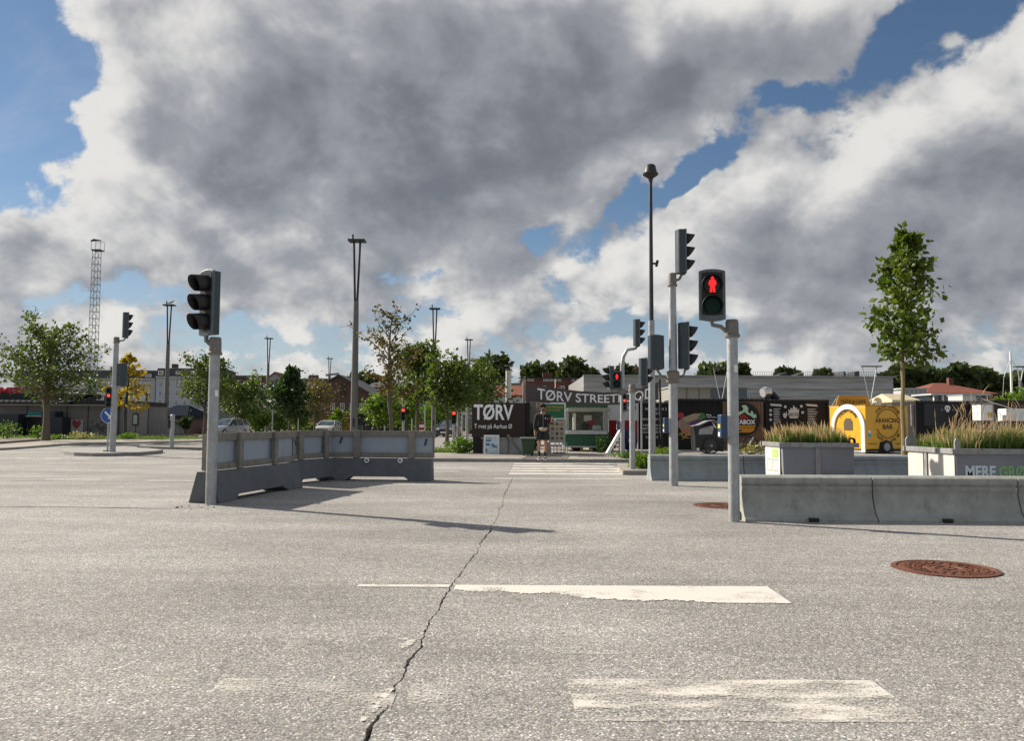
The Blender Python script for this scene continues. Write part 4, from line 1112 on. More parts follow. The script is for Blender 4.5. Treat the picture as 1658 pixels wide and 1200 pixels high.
# shrubs and weeds
def bush(px, Y, rx, rz, n, s, leaf, label, seed, z0=.1, name='shrub', cat='shrub'):
    q = np.random.default_rng(seed); c0 = at(px, 700, Y)
    t = thing(name, label, cat, (c0.x, Y, z0))
    mb = MB()
    for k in range(6):
        a = k * 1.05; mb.tube([(0, 0, -.02), (math.cos(a) * rx * .3, math.sin(a) * rx * .3, rz * .7), (math.cos(a) * rx * .6, math.sin(a) * rx * .6, rz * 1.3)], [.02, .012, .005], 4)
    mb.build('stem', BARK, t)
    d = q.normal(0, 1, (n, 3)); d /= np.linalg.norm(d, axis=1)[:, None]
    C = d * (q.random(n) ** .45)[:, None] * np.array([rx, rx, rz]) * (1 + .22 * np.sin(d[:, :1] * 7 + seed)) + np.array([0, 0, rz * .95])
    D_ = d + q.normal(0, .8, (n, 3)); D_ /= np.linalg.norm(D_, axis=1)[:, None]
    Wd = np.cross(D_, q.normal(0, 1, (n, 3))); Wd /= np.linalg.norm(Wd, axis=1)[:, None]
    sz = s * q.uniform(.6, 1.4, n)[:, None]
    V = np.stack([C, C + D_ * sz * .5 + Wd * sz * .3, C + D_ * sz, C + D_ * sz * .5 - Wd * sz * .3], 1).reshape(-1, 3)
    V[:, 2] = np.maximum(V[:, 2], .01)
    me = bpy.data.meshes.new('leaves'); me.from_pydata(V.tolist(), [], np.arange(n * 4).reshape(-1, 4).tolist()); me.materials.append(leaf)
    place('leaves', me, t)
    return t
bush(1041, 20.6, .30, .17, 900, .075, LF_BRIGHT, 'bright green low shrub on the small island', 1)
bush(1031, 21.2, .16, .13, 300, .07, GRASS_S, 'dry yellowish tuft beside the island signal pole', 2)
bush(1014, 26.8, .45, .10, 500, .08, GRASS_G, 'low green weeds at the foot of the bent mast', 3)
bush(1078, 25.6, .42, .20, 600, .08, LF_BRIGHT, 'light green shrub just behind the rear barrier', 4)
bush(1217, 30.0, .7, .20, 500, .09, GRASS_S, 'dry grassy shrub by the cargo bike rear wheel', 5)
bush(982, 31.4, .42, .36, 900, .09, LF_DARK, 'dark round shrub beside the green food truck', 6)
bush(1626, 42.0, 2.2, 1.25, 3000, .26, LF_BRIGHT, 'large light green shrub right of the skull container', 7, name='shrub')
bush(1664, 40.0, 1.6, 1.4, 2200, .26, LF_BRIGHT, 'light green shrub next to the white boat mast', 8)
bush(748, 30.4, .55, .28, 900, .11, GRASS_G, 'tussocky green shrub left of the brown lettered sign', 9)
a, c = gr(690, 733, .1), gr(760, 718, .1)
grass_bed('grass_verge', 'strip of rough green grass left of the brown lettered sign', -4.4, -1.7, 30.7, 33.0, .06, 5200, .08, .24, 0, [GRASS_G, GRASS_S, PLUME], 12, wmul=2.2)
grass_bed('weeds', 'dry weeds growing along the foot of the low bar', at(-10, 705, 50).x, at(330, 705, 50).x, 48.3, 52.3, .18, 3000, .06, .26, 0, [GRASS_S, GRASS_G, PLUME], 13, wmul=2.4)
bush(12, 47.0, .8, .50, 300, .13, GRASS_G, 'tall yellow green weed clump before the navy container', 14, .19)
bush(62, 47.4, .5, .40, 200, .12, GRASS_G, 'weed clump in the dark doorway of the bar', 15, .19)
bush(135, 48.4, .8, .17, 300, .12, GRASS_S, 'straw coloured weeds below the heart mural', 16, .19)
bush(208, 47.4, .5, .16, 300, .13, LF_BRIGHT, 'bright green weeds by the yellow tree trunk', 17, .19)
bush(96, 45.8, .5, .12, 260, .12, GRASS_G, 'low weeds at the base of the broad spreading tree', 18, .19)

# ------------------------------------------------------------------ food stalls
PZ = .10
class Fr:
    """local frame of a thing standing at distance Y: photo bearings to local metres"""
    def __init__(s, t, Y, u): s.t, s.Y, s.u = t, Y, u
    def x(s, u): return at(u, 690, s.Y).x - s.t.location.x
    def z(s, v): return at(s.u, v, s.Y).z - s.t.location.z
    def box(s, u0, u1, v0, v1, y0, y1, name, mt, bevel=0.0, parent=None):
        x0, x1, z0, z1 = s.x(u0), s.x(u1), s.z(v1), s.z(v0)
        return MB().box(((x0 + x1) / 2, (y0 + y1) / 2, (z0 + z1) / 2), (x1 - x0, y1 - y0, z1 - z0)).build(name, mt, parent or s.t, bevel=bevel)
    def flat(s, pts, y, name, mt, parent=None, th=.006):
        return MB().prism([(s.x(u), s.z(v)) for u, v in pts], y - th, y).build(name, mt, parent or s.t)
def frame_thing(name, label, cat, u, Y, z=PZ, group=None):
    t = thing(name, label, cat, (at(u, 690, Y).x, Y, z), 0, group)
    return t, Fr(t, Y, u)
BROWN = mat('sign_brown', (.040, .030, .026), .7, var=.1, spec=.2)
CBLK = mat('container_black', (.016, .017, .019), .6, var=.2, scale=2, spec=.2)
PLYW = mat('pale_panel', (.40, .40, .40), .6, var=.12)
PLANK = mat('oiled_plank', (.15, .085, .05), .65, var=.3, scale=4, bump=.1)
GREENP = mat('truck_green', (.008, .075, .035), .4, var=.1)
TENT = mat('tent_white', (.60, .60, .58), .7, var=.07)
REDF = mat('red_fabric', (.30, .012, .022), .7, var=.15)
YELP = mat('trailer_yellow', (.70, .37, .012), .42, var=.05, coat=.2)
LETW = mat('letter_white', (.84, .84, .85), .6, var=.04)
LETY = mat('letter_yellow', (.55, .36, .03), .6); LETO = mat('letter_black', (.03, .018, .01), .6)
BAN = mat('banner_brown', (.085, .068, .064), .8, var=.12, scale=3, bump=.1, bscale=12)

# brown sign on its box
Yt = 29.8
t, f = frame_thing('sign_box', 'dark box with big brown lettered board mounted on its front', 'sign', 807, Yt)
f.box(766, 781, 700, 734, 0, 1.3, 'side_panel', CBLK); f.box(781.4, 847.6, 656, 735, .06, 1.3, 'box_body', PLYW)
f.box(764, 850, 652.5, 708, -.06, -.005, 'sign_board', BROWN, .01)
f.box(848, 858, 652, 735.5, .0, 1.6, 'dark_side', CBLK)
xm = f.x(800); zT = f.z(668)
text(t, 'TØRV', (f.x(767) + f.x(831)) / 2, f.z(667.5), f.x(831) - f.x(767), f.z(654.5) - f.z(680.5), -.0605, LETW, .008, .025)
text(t, 'T rvet på Aarhus Ø', (f.x(768) + f.x(829)) / 2, f.z(691.5), f.x(829) - f.x(768), f.z(687) - f.z(696.5), -.0605, LETW, .006, .005)
for u in (797, 822): f.box(u, u + 2.4, 708, 735, .02, .055, 'batten', WOOD)
f.box(778, 820, 700, 703.5, -.003, .02, 'ledge', PLYW) if False else f.box(779, 820, 708.5, 711, -.02, .055, 'ledge', PLYW)
MB().bar((f.x(822), -.09, f.z(704)), (f.x(844), -.12, f.z(735)), .05, .10).build('brace', WOOD, t)
f.box(763, 852, 734.3, 738, -.1, .0, 'concrete_footing', CONC)
t, f = frame_thing('notice_board', 'white framed notice board with blue print leaning below the brown sign', 'sign', 796, Yt - .3)
f.box(783.5, 808.5, 704.5, 736.6, 0, .04, 'frame', WHITE, .006)
POST = mat('poster_print', (.50, .60, .66), .6, var=.3, scale=6)
f.box(785.5, 806.5, 707, 734.5, -.005, -.0005, 'poster', POST)
BLP = mat('poster_blue', (.06, .16, .30), .6)
for a in ((787, 795, 712, 715), (787, 793, 718, 722), (795, 801, 719, 722), (787, 789, 726, 733), (798, 805, 722, 725), (787, 797, 709, 710.3)):
    f.box(*a, -.008, -.0055, 'poster_block', BLP)

# wheelie bin
Yb = 28.0
t, f = frame_thing('wheelie_bin', 'big dark green wheelie bin beside the brown sign box', 'bin', 855, Yb)
GB = mat('bin_green', (.022, .055, .018), .5, var=.15)
x0, x1, z1 = f.x(843.5), f.x(867), f.z(711.5)
MB().prism([(x0 + .06, .08), (x1 - .06, .08), (x1, z1), (x0, z1)], 0, .6).build('bin_body', GB, t, bevel=.02)
MB().prism([(-.03, z1 + .002), (.63, z1 + .002), (.63, z1 + .03), (.3, z1 + .075), (-.03, z1 + .03)], x0 - .03, x1 + .03, 'YZ').build('lid', mat('bin_lid', (.09, .11, .09), .5), t, bevel=.01)
for s in (x0 + .1, x1 - .1): MB().lathe([(.1, -.03), (.1, .03)], (s, .52, .1), 'X', 14).build('wheel', BLK, t)

# plant covered pallet wall behind the man
t, f = frame_thing('pallet_wall', 'weathered pallet wall hung with greenery behind the standing man', 'wall', 866, 31.0)
for i in range(6): f.box(857.5 + i * 2.9, 860 + i * 2.9, 650, 732, 0, .03, 'plank', WOOD)
for v in (660, 690, 720): f.box(857, 875, v, v + 2, .031, .07, 'rail', WOOD)
bush(866, 30.85, .22, .55, 700, .07, LF_MID, 'climbing greenery in front of the pallet wall', 19, .25)

# menu stand and boards
t, f = frame_thing('menu_board', 'green menu board with yellow lettering in a white frame', 'sign', 893, 31.2)
f.box(869, 916, 652, 679.5, 0, .05, 'frame', WHITE, .008); f.box(871.5, 913.5, 654.5, 677, -.006, -.0005, 'panel', mat('menu_green', (.006, .14, .06), .5))
text(t, 'FRESH HOMEMADE', f.x(892.5), f.z(659.3), f.x(911.5) - f.x(873.5), f.z(657.5) - f.z(661.2), -.0065, LETY, .004, .02)
text(t, 'QUALITY FOOD', f.x(893), f.z(664.6), f.x(907) - f.x(879), f.z(662.8) - f.z(666.6), -.0065, LETY, .004, .02)
for u in (872, 913.5): f.box(u - 1, u + .6, 679.6, 735, .005, .045, 'leg', GALV)
text(t, 'KONKURS', f.x(903), f.z(683), f.x(913) - f.x(893), .06, -.0065, LETY, .004, .01) if False else None
t, f = frame_thing('photo_menu', 'board of small dish photographs below the green menu board', 'sign', 904, 31.0)
f.box(889.5, 914.5, 681, 717, 0, .04, 'frame', GALV, .006); f.box(891, 913, 682.5, 715, -.005, -.0005, 'panel', mat('menu_cream', (.42, .38, .30), .6))
cols = [(.30, .17, .06), (.16, .09, .04), (.36, .24, .09), (.10, .06, .03)]
qq = random.Random(4)
for r in range(4):
    for c_ in range(3):
        u, v = 894.6 + c_ * 7.4, 687 + r * 7.6
        a = [(u + 2.6 * math.cos(k * .9), v + 2.6 * math.sin(k * .9)) for k in range(7)]
        f.flat(a, -.0055, 'dish_print', mat('dish_%d' % ((r + c_) % 4), cols[(r + c_) % 4], .6))
for u in (890, 912.5): f.box(u, u + 1.5, 717, 736, .0, .035, 'leg', GALV)
t, f = frame_thing('chalk_board', 'pale folding street board standing between the man and the photo menu', 'sign', 886, 29.9)
MB().prism([(f.x(882), 0), (f.x(893), 0), (f.x(891.5), f.z(716)), (f.x(884), f.z(716))], 0, .04).build('front_board', mat('board_cream', (.33, .28, .22), .6, var=.4, scale=9), t)
MB().bar((f.x(884), .04, f.z(717)), (f.x(883), .5, 0), .03, .03).build('rear_leg', WOOD, t); MB().bar((f.x(891), .04, f.z(717)), (f.x(892), .5, 0), .03, .03).build('rear_leg', WOOD, t)
t, f = frame_thing('bicycle_rack', 'low tangle of steel rack hoops below the photo menu', 'rack', 905, 30.4)
for k in range(4):
    x = f.x(897) + k * .14
    MB().tube([(x, 0, 0), (x, 0, .32), (x + .05, .1, .40), (x + .1, .2, .32), (x + .1, .2, 0)], .012, 6).build('hoop', GALV, t)
MB().bar((f.x(895), 0, .03), (f.x(916), 0, .03), .04, .03).build('base_rail', DARKM, t)

# green food truck
Yv = 33.0
t, f = frame_thing('food_truck', 'dark green food trailer with open serving hatch and raised flap', 'food truck', 950, Yv)
f.box(915, 985, 703.5, 722, 0, 1.7, 'lower_panel', GREENP, .02)
f.box(915, 984, 655, 665.5, 0, 1.7, 'fascia', GREENP, .02)
f.box(914.5, 985.5, 722.2, 725, -.03, 1.7, 'skirt_rail', GALV)
f.box(915, 921, 665.6, 703.3, 0, .06, 'corner_post', mat('truck_post', (.30, .33, .30), .5)); f.box(979, 984, 665.6, 703.3, 0, .06, 'corner_post', MATS['truck_post'])
f.box(915.5, 983.5, 665.6, 703.4, 1.62, 1.68, 'back_wall', mat('kitchen_wall', (.16, .15, .12), .5, var=.5, scale=3))
f.box(915.2, 984.6, 653.2, 654.9, -.02, 1.75, 'roof', mat('truck_roof', (.5, .5, .48), .5))
f.box(917, 982, 697.5, 703.4, -.16, .3, 'counter', mat('counter_white', (.45, .46, .48), .4), .01)
f.box(949, 962, 672, 682, 1.0, 1.02, 'paper_sheet', WHITE); f.box(955, 966, 681, 691, .8, .83, 'red_tray', mat('tray_red', (.35, .03, .04), .5))
f.box(930, 934.5, 669, 697, .7, .9, 'white_post', WHITE); f.box(943, 955, 686, 697, .5, .8, 'black_grill', BLK, .02); f.box(961, 975, 689, 697, .4, .7, 'steel_tray', GALV, .01)
MB().prism([(-.02, f.z(666)), (-.02, f.z(667)), (-1.15, f.z(667) + .10), (-1.15, f.z(667) + .13)], f.x(915.5), f.x(984.5), 'YZ').build('hatch_flap', mat('flap_pale', (.40, .43, .40), .5), t)
for u in (917, 983): MB().cyl((f.x(u), -.9, f.z(667) + .08), (f.x(u), .0, f.z(690)), .012, n=6).build('flap_stay', GALV, t)
mb = MB(); ql = random.Random(2); u = 926
while u < 972:
    w_ = ql.uniform(1.2, 2.6); mb.box((f.x(u), -.004, f.z(660.5)), (w_ / PX(Yv), .004, ql.uniform(.07, .11))); u += w_ + .9
o = mb.build('faded_lettering', mat('letter_olive', (.16, .17, .06), .6), t); o['kind'] = 'stuff'
for u in (941, 955): f.box(u, u + 3.5, 725.1, 733.5, .1, .35, 'yellow_chock', mat('chock_yellow', (.45, .36, .02), .6))
for u in (935, 968): MB().lathe([(.26, -.08), (.28, -.05), (.28, .05), (.26, .08)], (f.x(u), .6, .28), 'Y', 18).build('wheel', BLK, t)

# white tent stall with red skirts
Yw = 34.5
t, f = frame_thing('market_tent', 'white stall tent with two red cloth skirts', 'tent', 1008, Yw)
f.box(986, 1034, 652, 682, 0, .03, 'white_wall', TENT); f.box(985, 1035, 651, 652, -.05, 2.0, 'tent_roof', TENT)
for a_, b_ in ((986, 999.5), (1009.5, 1032)):
    n = 14; x0, x1 = f.x(a_), f.x(b_); pr = []
    for k in range(n + 1): pr.append((x0 + (x1 - x0) * k / n, -.03 + .025 * math.sin(k * 1.9)))
    pr += [(x, y + .012) for x, y in reversed(pr)]
    MB().prism(pr, f.z(718), f.z(681), 'XY').build('red_skirt', REDF, t)
for u in (986.5, 1004.5, 1033): f.box(u - (3.6 if u == 1004.5 else .8), u + (3.6 if u == 1004.5 else .8), 652.2, 735, .032, .08, 'tent_post', TENT)
text(t, 'CO', f.x(1022), f.z(660.5), f.x(1030) - f.x(1014), f.z(655.5) - f.z(665.5), -.001, NAVY, .004, .01)
t, f = frame_thing('timber_beam', 'white painted beam leaning on the mast by the zebra crossing', 'beam', 996, 29.0)
MB().bar((f.x(983), 0, .05), (f.x(1007), .3, f.z(697)), .10, .12).build('beam', WHITE, t, bevel=.01)
t, f = frame_thing('blue_bag', 'dark blue round bag hanging beside the lettered container', 'bag', 1020, 33.5)
MB().lathe([(.02, 0), (.22, .08), (.30, .4), (.26, .72), (.10, .92), (.06, .96)], n=16).build('bag', mat('bag_navy', (.012, .018, .10), .6, var=.3), t, smooth=True)
MB().lathe([(.10, -.31), (.10, -.28)], (0, 0, .45), 'Y', 14).build('white_patch', WHITE, t)

# banner
t, f = frame_thing('banner', 'long dark brown cloth banner lettered in white, slung between two poles', 'banner', 963, 31.0)
UB = [(850.5, 623.5, 651), (862, 622.5, 651.5), (900, 628.5, 654), (940, 633, 655.5), (980, 635, 655.5), (1015, 632, 654.5), (1045, 625.5, 651), (1074, 616, 645.5)]
def ban(s):
    u = 850.5 + (1074 - 850.5) * s
    for (a0, t0, b0), (a1, t1, b1) in zip(UB[:-1], UB[1:]):
        if u <= a1 + 1e-6:
            k = (u - a0) / (a1 - a0); return f.x(u), f.z(t0 + (t1 - t0) * k), f.z(b0 + (b1 - b0) * k)
def ban_pt(s, w):
    x, zt_, zb_ = ban(min(1, max(0, s)))
    return (x, .05 * math.sin(9 * s) + .03 * math.sin(31 * s + 3 * w) + .9 * s, zb_ + (zt_ - zb_) * w)
n, k = 70, 6; vs = [ban_pt(i / n, j / k) for i in range(n + 1) for j in range(k + 1)]
cl = MB().add(vs, [(i * (k + 1) + j, (i + 1) * (k + 1) + j, (i + 1) * (k + 1) + j + 1, i * (k + 1) + j + 1) for i in range(n) for j in range(k)]).build('banner_cloth', BAN, t, smooth=True)
me = text_mesh('TØRV STREETFOOD', 1.0, 1.0, 1.0, .012)
xs = np.empty(len(me.vertices) * 3); me.vertices.foreach_get('co', xs); xs = xs.reshape(-1, 3)
s0, s1 = (870 - 850.5) / 223.5, (1064 - 850.5) / 223.5
new = []
for x, y, z in xs:
    p = ban_pt(s0 + (s1 - s0) * (x + .5), .50 + z * .66); new += [p[0], p[1] - .012 + y * .012, p[2]]
me.vertices.foreach_set('co', new); me.update(); me.materials.append(LETW); place('lettering', me, t)
for s, vb, vt in ((0, 735, 619), (1, 735, 612)):
    p0, p1 = ban_pt(s, 0), ban_pt(s, 1); o_ = -.05 if s == 0 else .05
    MB().cyl((p0[0] + o_ * 2.5, p0[1] + .06, 0), (p1[0] + o_, p1[1] + .06, f.z(vt)), .045, n=8).build('banner_pole', WOOD if s == 0 else BLK, t)

# ---------------------------------------------------------------- shipping container stalls
def corr(mb, x0, x1, z0, z1, y, per=.27, dep=.035):
    n = max(2, round((x1 - x0) / per)); p = (x1 - x0) / n; pr = []
    for i in range(n):
        a = x0 + i * p; pr += [(a, y), (a + p * .35, y), (a + p * .5, y + dep), (a + p * .85, y + dep)]
    pr.append((x1, y)); pr += [(x1, y + .08), (x0, y + .08)]
    return mb.prism(pr, z0, z1, 'XY')
Yc = 36.0
def container(u0, u1, v0, label, mt=CBLK, y=Yc, corrug=True, depth=2.4, v1=737):
    t, f = frame_thing('container_stall', label, 'container', (u0 + u1) / 2, y, PZ, 'container stalls')
    x0, x1, zt = f.x(u0), f.x(u1), f.z(v0)
    if corrug: corr(MB(), x0 + .08, x1 - .08, .10, zt - .12, .03).build('front_wall', mt, t)
    else: MB().box(((x0 + x1) / 2, .06, zt / 2), (x1 - x0 - .16, .05, zt - .2)).build('front_wall', mt, t)
    MB().box(((x0 + x1) / 2, depth / 2 + .12, zt / 2 + .02), (x1 - x0 - .05, depth - .05, zt - .06)).build('body', mt, t)
    for x in (x0 + .045, x1 - .045): MB().box((x, .045, zt / 2 + .02), (.085, .12, zt - .045)).build('corner_post', mt, t, bevel=.008)
    for z in (.05, zt - .06): MB().box(((x0 + x1) / 2, .04, z), (x1 - x0 - .18, .10, .10)).build('edge_beam', mt, t, bevel=.008)
    mb = MB(); corr(mb, x0, x1, zt - .002, zt + .03, -.01, .2, .06); mb.build('roof_edge', DARKM, t)
    return t, f
# lettered door end
t, f = container(1030.5, 1089, 652, 'black container stall with white stencilled weights on its doors', corrug=False)
for u in (1037, 1052, 1066, 1082): f.box(u - .5, u + .5, 656, 733, -.01, .03, 'lock_rod', DARKM)
for s, u0, u1, v, hh in (('MSU 03024 2', 1045, 1080, 662.5, 4.2), ('26T', 1059, 1069, 669.5, 4), ('MAX.G   10070', 1041, 1070, 679, 4), ('TARE     10070', 1041, 1070, 689, 3.6), ('NET      10070', 1041, 1070, 694.5, 3.6), ('CU.CAP  10070', 1041, 1071, 700, 3.6)):
    text(t, s, f.x((u0 + u1) / 2), f.z(v), f.x(u1) - f.x(u0), hh / PX(Yc), .0335, mat('stencil_white', (.55, .55, .55), .6), .004, .012)
for u in (1047, 1064): f.box(u - 1, u + 1, 706, 710, .0, .0335, 'lock_handle', GALV)
# pita picture container
t, f = container(1092, 1168.5, 646.5, 'black corrugated container stall with a filled flatbread painted on it')
def blob(cu, cv, ru, rv, tilt, col, nm, y=-.006, wob=.08, seed=1):
    q = random.Random(seed); pts = []
    for k in range(22):
        a = 2 * math.pi * k / 22; r = 1 + q.uniform(-wob, wob); x, z = ru * r * math.cos(a), rv * r * math.sin(a)
        pts.append((cu + x * math.cos(tilt) - z * math.sin(tilt), cv + x * math.sin(tilt) + z * math.cos(tilt)))
    f.flat(pts, y, nm, mat('print_' + nm, col, .6, var=.25, scale=8))
f.box(1096, 1166, 657, 734, .0, .026, 'print_panel', mat('panel_black', (.013, .013, .014), .6, spec=.2))
blob(1119, 677, 21, 5.2, -.30, (.34, .27, .18), 'flatbread', -.0125); blob(1117, 683, 18, 7, -.2, (.20, .14, .12), 'filling_brown', -.0065, .2, 2)  # brown print under the other filling shapes
blob(1127, 684, 10, 5.5, -.2, (.12, .04, .13), 'red_cabbage', -.0125 + .002, .25, 3); blob(1137, 675, 7, 5, .2, (.05, .16, .05), 'herbs', -.019, .4, 4)
blob(1112, 696, 9, 9, .3, (.38, .17, .09), 'chicken', -.013, .2, 5); blob(1104, 687, 7, 8, 0, (.28, .20, .16), 'sauce', -.0195, .2, 6)
q = random.Random(8)
for k in range(14):
    a = q.uniform(-.7, .7); c_ = (1110 + q.uniform(-9, 9), 706 + q.uniform(-4.5, 4.5))
    MB().box((f.x(c_[0]), -.024 - .001 * k, f.z(c_[1])), (.17, .004, .026), rot=Matrix.Rotation(a, 3, 'Y')).build('fries', mat('print_fries', (.50, .30, .05), .6), t)
blob(1102, 673, 5.5, 5, 0, (.36, .02, .03), 'red_badge', -.026, .03, 9)
text(t, 'Pitta', f.x(1148), f.z(672), f.x(1152.5) - f.x(1144), 2.6 / PX(Yc), -.0005, LETW, .004, .02)
f.box(1144.5, 1160, 675.4, 676.1, -.004, -.0005, 'caption_line', LETW)
# wooden clad stall
t, f = container(1169, 1238, 646.5, 'stall clad in brown vertical boards with a round black flame sign', corrug=False)
n = 15
for k in range(n):
    u0 = 1170 + k * 66 / n
    f.box(u0 + .25, u0 + 66 / n - .25, 650.5, 734.5, -.03 + qq.uniform(-.004, .004), .03, 'board', PLANK)
cu, cv, rr_ = 1203, 679, 27
zc, xc = f.z(cv), f.x(cu); R_ = rr_ / PX(Yc)
MB().lathe([(R_, -.10), (R_, -.035)], (xc, 0, zc), 'Y', 48).build('round_sign', mat('sign_black', (.022, .023, .022), .6, spec=.2), t)
MINT = mat('flame_mint', (.42, .62, .45), .6); ORNG = mat('bread_orange', (.55, .24, .01), .6); DRED = mat('flame_red', (.26, .012, .02), .6)
def fl(pts, nm, mt, y=-.1005): f.flat([(cu + a, cv - b) for a, b in pts], y, nm, mt)
fl([(-20, 5), (-19, 14), (-15, 9), (-12, 17), (-8, 12), (-2, 13), (0, 17), (-3, 22), (4, 23), (8, 18), (7, 12), (11, 9), (13, 14), (16, 11), (16, 7), (20, 9), (21, 3), (17, 1), (12, 5), (6, 8), (2, 12), (-4, 8), (-10, 4), (-15, 1)], 'flame', MINT)
fl([(-6, 0), (6, 0), (9, 2), (0, 9), (-9, 2)], 'flame_core', DRED, -.1005)
text(t, 'PITABOX', f.x(cu), f.z(cv + 4.6), 38 / PX(Yc), 7.6 / PX(Yc), -.1005, LETW, .006, .03)
fl([(-19, -10), (19, -10), (19, -13), (-19, -13)], 'bread_top', ORNG); fl([(-18, -14), (18, -14), (16, -19), (10, -21.5), (-10, -21.5), (-16, -19)], 'bread_half', ORNG)
# menu container
t, f = container(1239.5, 1343, 648, 'black container stall covered in white printed menus behind the small planter')
f.box(1243, 1330, 652, 700, .0, .026, 'menu_panel', mat('menu_black', (.014, .014, .015), .6, spec=.2))
PRW = mat('print_white', (.52, .54, .58), .6, var=.2, scale=20)
def pr(pts, nm='print', y=-.0005): f.flat(pts, y, nm, PRW, th=.004)
for u in (1247, 1305): pr([(u, 654), (u + 18, 655), (u + 20, 658.5), (u + 2, 657.5)], 'print_ribbon')
a = [(-8, 0), (-9, 6), (-6, 4), (-5, 9), (-2, 6), (0, 13), (3, 8), (5, 9), (6, 5), (9, 7), (8, 0)]
pr([(1285.5 + x, 669 - y) for x, y in a], 'print_flame')
text(t, 'PITABOX', f.x(1285.5), f.z(671.5), 17 / PX(Yc), 4.4 / PX(Yc), -.0005, PRW, .004, .03)
pr([(1278, 674), (1293, 674), (1292, 677.5), (1279, 677.5)], 'print_bread')
for u, v in ((1248, 665), (1248, 672), (1248, 680), (1300, 668), (1272, 659), (1298, 658)):
    pr([(u + 2.3 * math.cos(k * .7), v + 2.3 * math.sin(k * .7)) for k in range(9)], 'print_dot')
qm = random.Random(6)
for u0, u1 in ((1253, 1266), (1308, 1325)):
    for v in np.arange(662, 688, 2.6):
        if qm.random() < .85: pr([(u0, v), (u0 + (u1 - u0) * qm.uniform(.45, 1), v), (u0 + (u1 - u0) * qm.uniform(.45, 1), v + .9), (u0, v + .9)], 'menu_line')
pr([(1268, 672), (1270, 668), (1272, 671), (1274, 666), (1275, 672), (1272, 678), (1269, 676)], 'print_hand')
v_, fv = frame_thing('roof_ventilator', 'silver and black extractor fan cowl on the container roof', 'ventilator', 1245, Yc + .8)
z0 = at(1245, 648, Yc).z - PZ + .033
v_.location.z = PZ + z0
MB().tube([(-.1, 0, 0), (-.1, 0, .18)], .16, 14).build('fan_base', DARKM, v_)
MB().tube([(-.30, -.12, .30), (-.16, -.06, .34), (.05, 0, .30)], [.20, .26, .22], 16).build('fan_cowl', mat('polished_steel', (.6, .6, .6), .25, .8), v_, smooth=True)
MB().tube([(.02, 0, .30), (.22, .02, .18), (.40, .04, -.0)], [.20, .17, .15], 14).build('fan_duct', BLK, v_, smooth=True)

# ---------------------------------------------------------------- yellow trailer
Yy = 32.0
p = at(1402, 690, Yy)
t = thing('food_trailer', 'bright yellow food trailer with white arch and black round lettering', 'food trailer', (p.x, Yy, PZ), RAD(20))
LX, LY, ZB = 2.12, 2.0, .17
ZT = at(1402, 657, Yy).z - PZ
MB().box((LX / 2, LY / 2, (ZB + ZT) / 2), (LX, LY, ZT - ZB)).build('body', YELP, t, bevel=.03)
MB().box((LX / 2, LY / 2, ZT + .012), (LX + .04, LY + .04, .022)).build('roof_rim', YELP, t)
MB().box((LX / 2, LY / 2, ZB - .04), (LX - .1, LY - .1, .07)).build('chassis', BLK, t)
# wheel arch and wheel on the shaded side
MB().prism([(.58, .06), (.68, .46), (1.26, .46), (1.36, .06)], -.012, -.001).build('wheel_arch', BLK, t)
w = MB().lathe([(.19, -.045), (.25, -.04), (.26, 0), (.25, .03)], (.97, -.014, .26), 'Y', 22).build('wheel', BLK, t, smooth=True)
MB().lathe([(.15, -.055), (.15, -.046)], (.97, -.014, .26), 'Y', 16).build('hub', GALV, w)
zc = (ZB + ZT) / 2 + .16; xc = 1.08
for r in (.60, .555): MB().lathe([(r, -.003), (r, -.008), (r - .018, -.008), (r - .018, -.003)], (xc, 0, zc), 'Y', 48, caps=False).build('ring_print', LETO, t)
MB().box((xc, -.0055, zc + .0), (1.3, .005, .46)).build('print_band', YELP, t)
text(t, 'ARANCINO', xc, zc + .12, 1.24, .19, -.0085, LETO, .004, .025); text(t, 'BAR', xc, zc - .13, .52, .19, -.0085, LETO, .004, .025)
arc_text(t, 'ITALIAN CUISINE', xc, zc, .70, -52, 52, .115, -.0025, LETO); arc_text(t, 'TASTE ME LOVE ME', xc, zc, .70, 232, 128, .10, -.0025, LETO, True)
for x in (.30, 1.65): MB().box((x, -.004, ZB + .22), (.42, .004, .03)).build('small_print', LETO, t)
MB().lathe([(.085, -.006), (.085, -.002)], (.17, 0, ZB + .55), 'Y', 18).build('blue_badge', mat('badge_blue', (.08, .38, .55), .5), t)
MB().box((.17, -.004, ZB + .68), (.12, .004, .10)).build('badge_top', WHITE, t)
# sunlit end with white arch (local x = 0 plane)
yc, ra = LY / 2 - .06, .93
arch = [(yc - ra, .04)] + [(yc - ra * math.cos(RAD(a)), ZT - .86 + ra * math.sin(RAD(a))) for a in range(0, 181, 10)] + [(yc + ra, .04)]
ri = ra - .20
arch += [(yc + ri, .04)] + [(yc + ri * math.cos(RAD(a)), ZT - .86 + ri * math.sin(RAD(a))) for a in range(0, 181, 10)] + [(yc - ri, .04)]
MB().prism(arch, -.06, -.002, 'YZ').build('white_arch', WHITE, t, bevel=.02)
e = bpy.data.objects.new('end_print', None)
tx = arc_text(t, 'ITALIAN CUISINE', 0, 0, .52, -58, 58, .12, 0, LETO)
tx.location = (-.004, yc, zc - .02); tx.rotation_euler.z = -math.pi / 2
bpy.data.objects.remove(e)
MB().prism([(yc - .24, zc - .28), (yc + .24, zc - .28), (yc + .24, zc + .06), (yc + .12, zc + .2), (yc - .12, zc + .2), (yc - .24, zc + .06)], -.012, -.002, 'YZ').build('doorway_print', mat('arch_dark', (.09, .06, .03), .6), t)
MB().box((.02 - .05, yc, .08), (.06, 1.5, .10)).build('step', GALV, t)
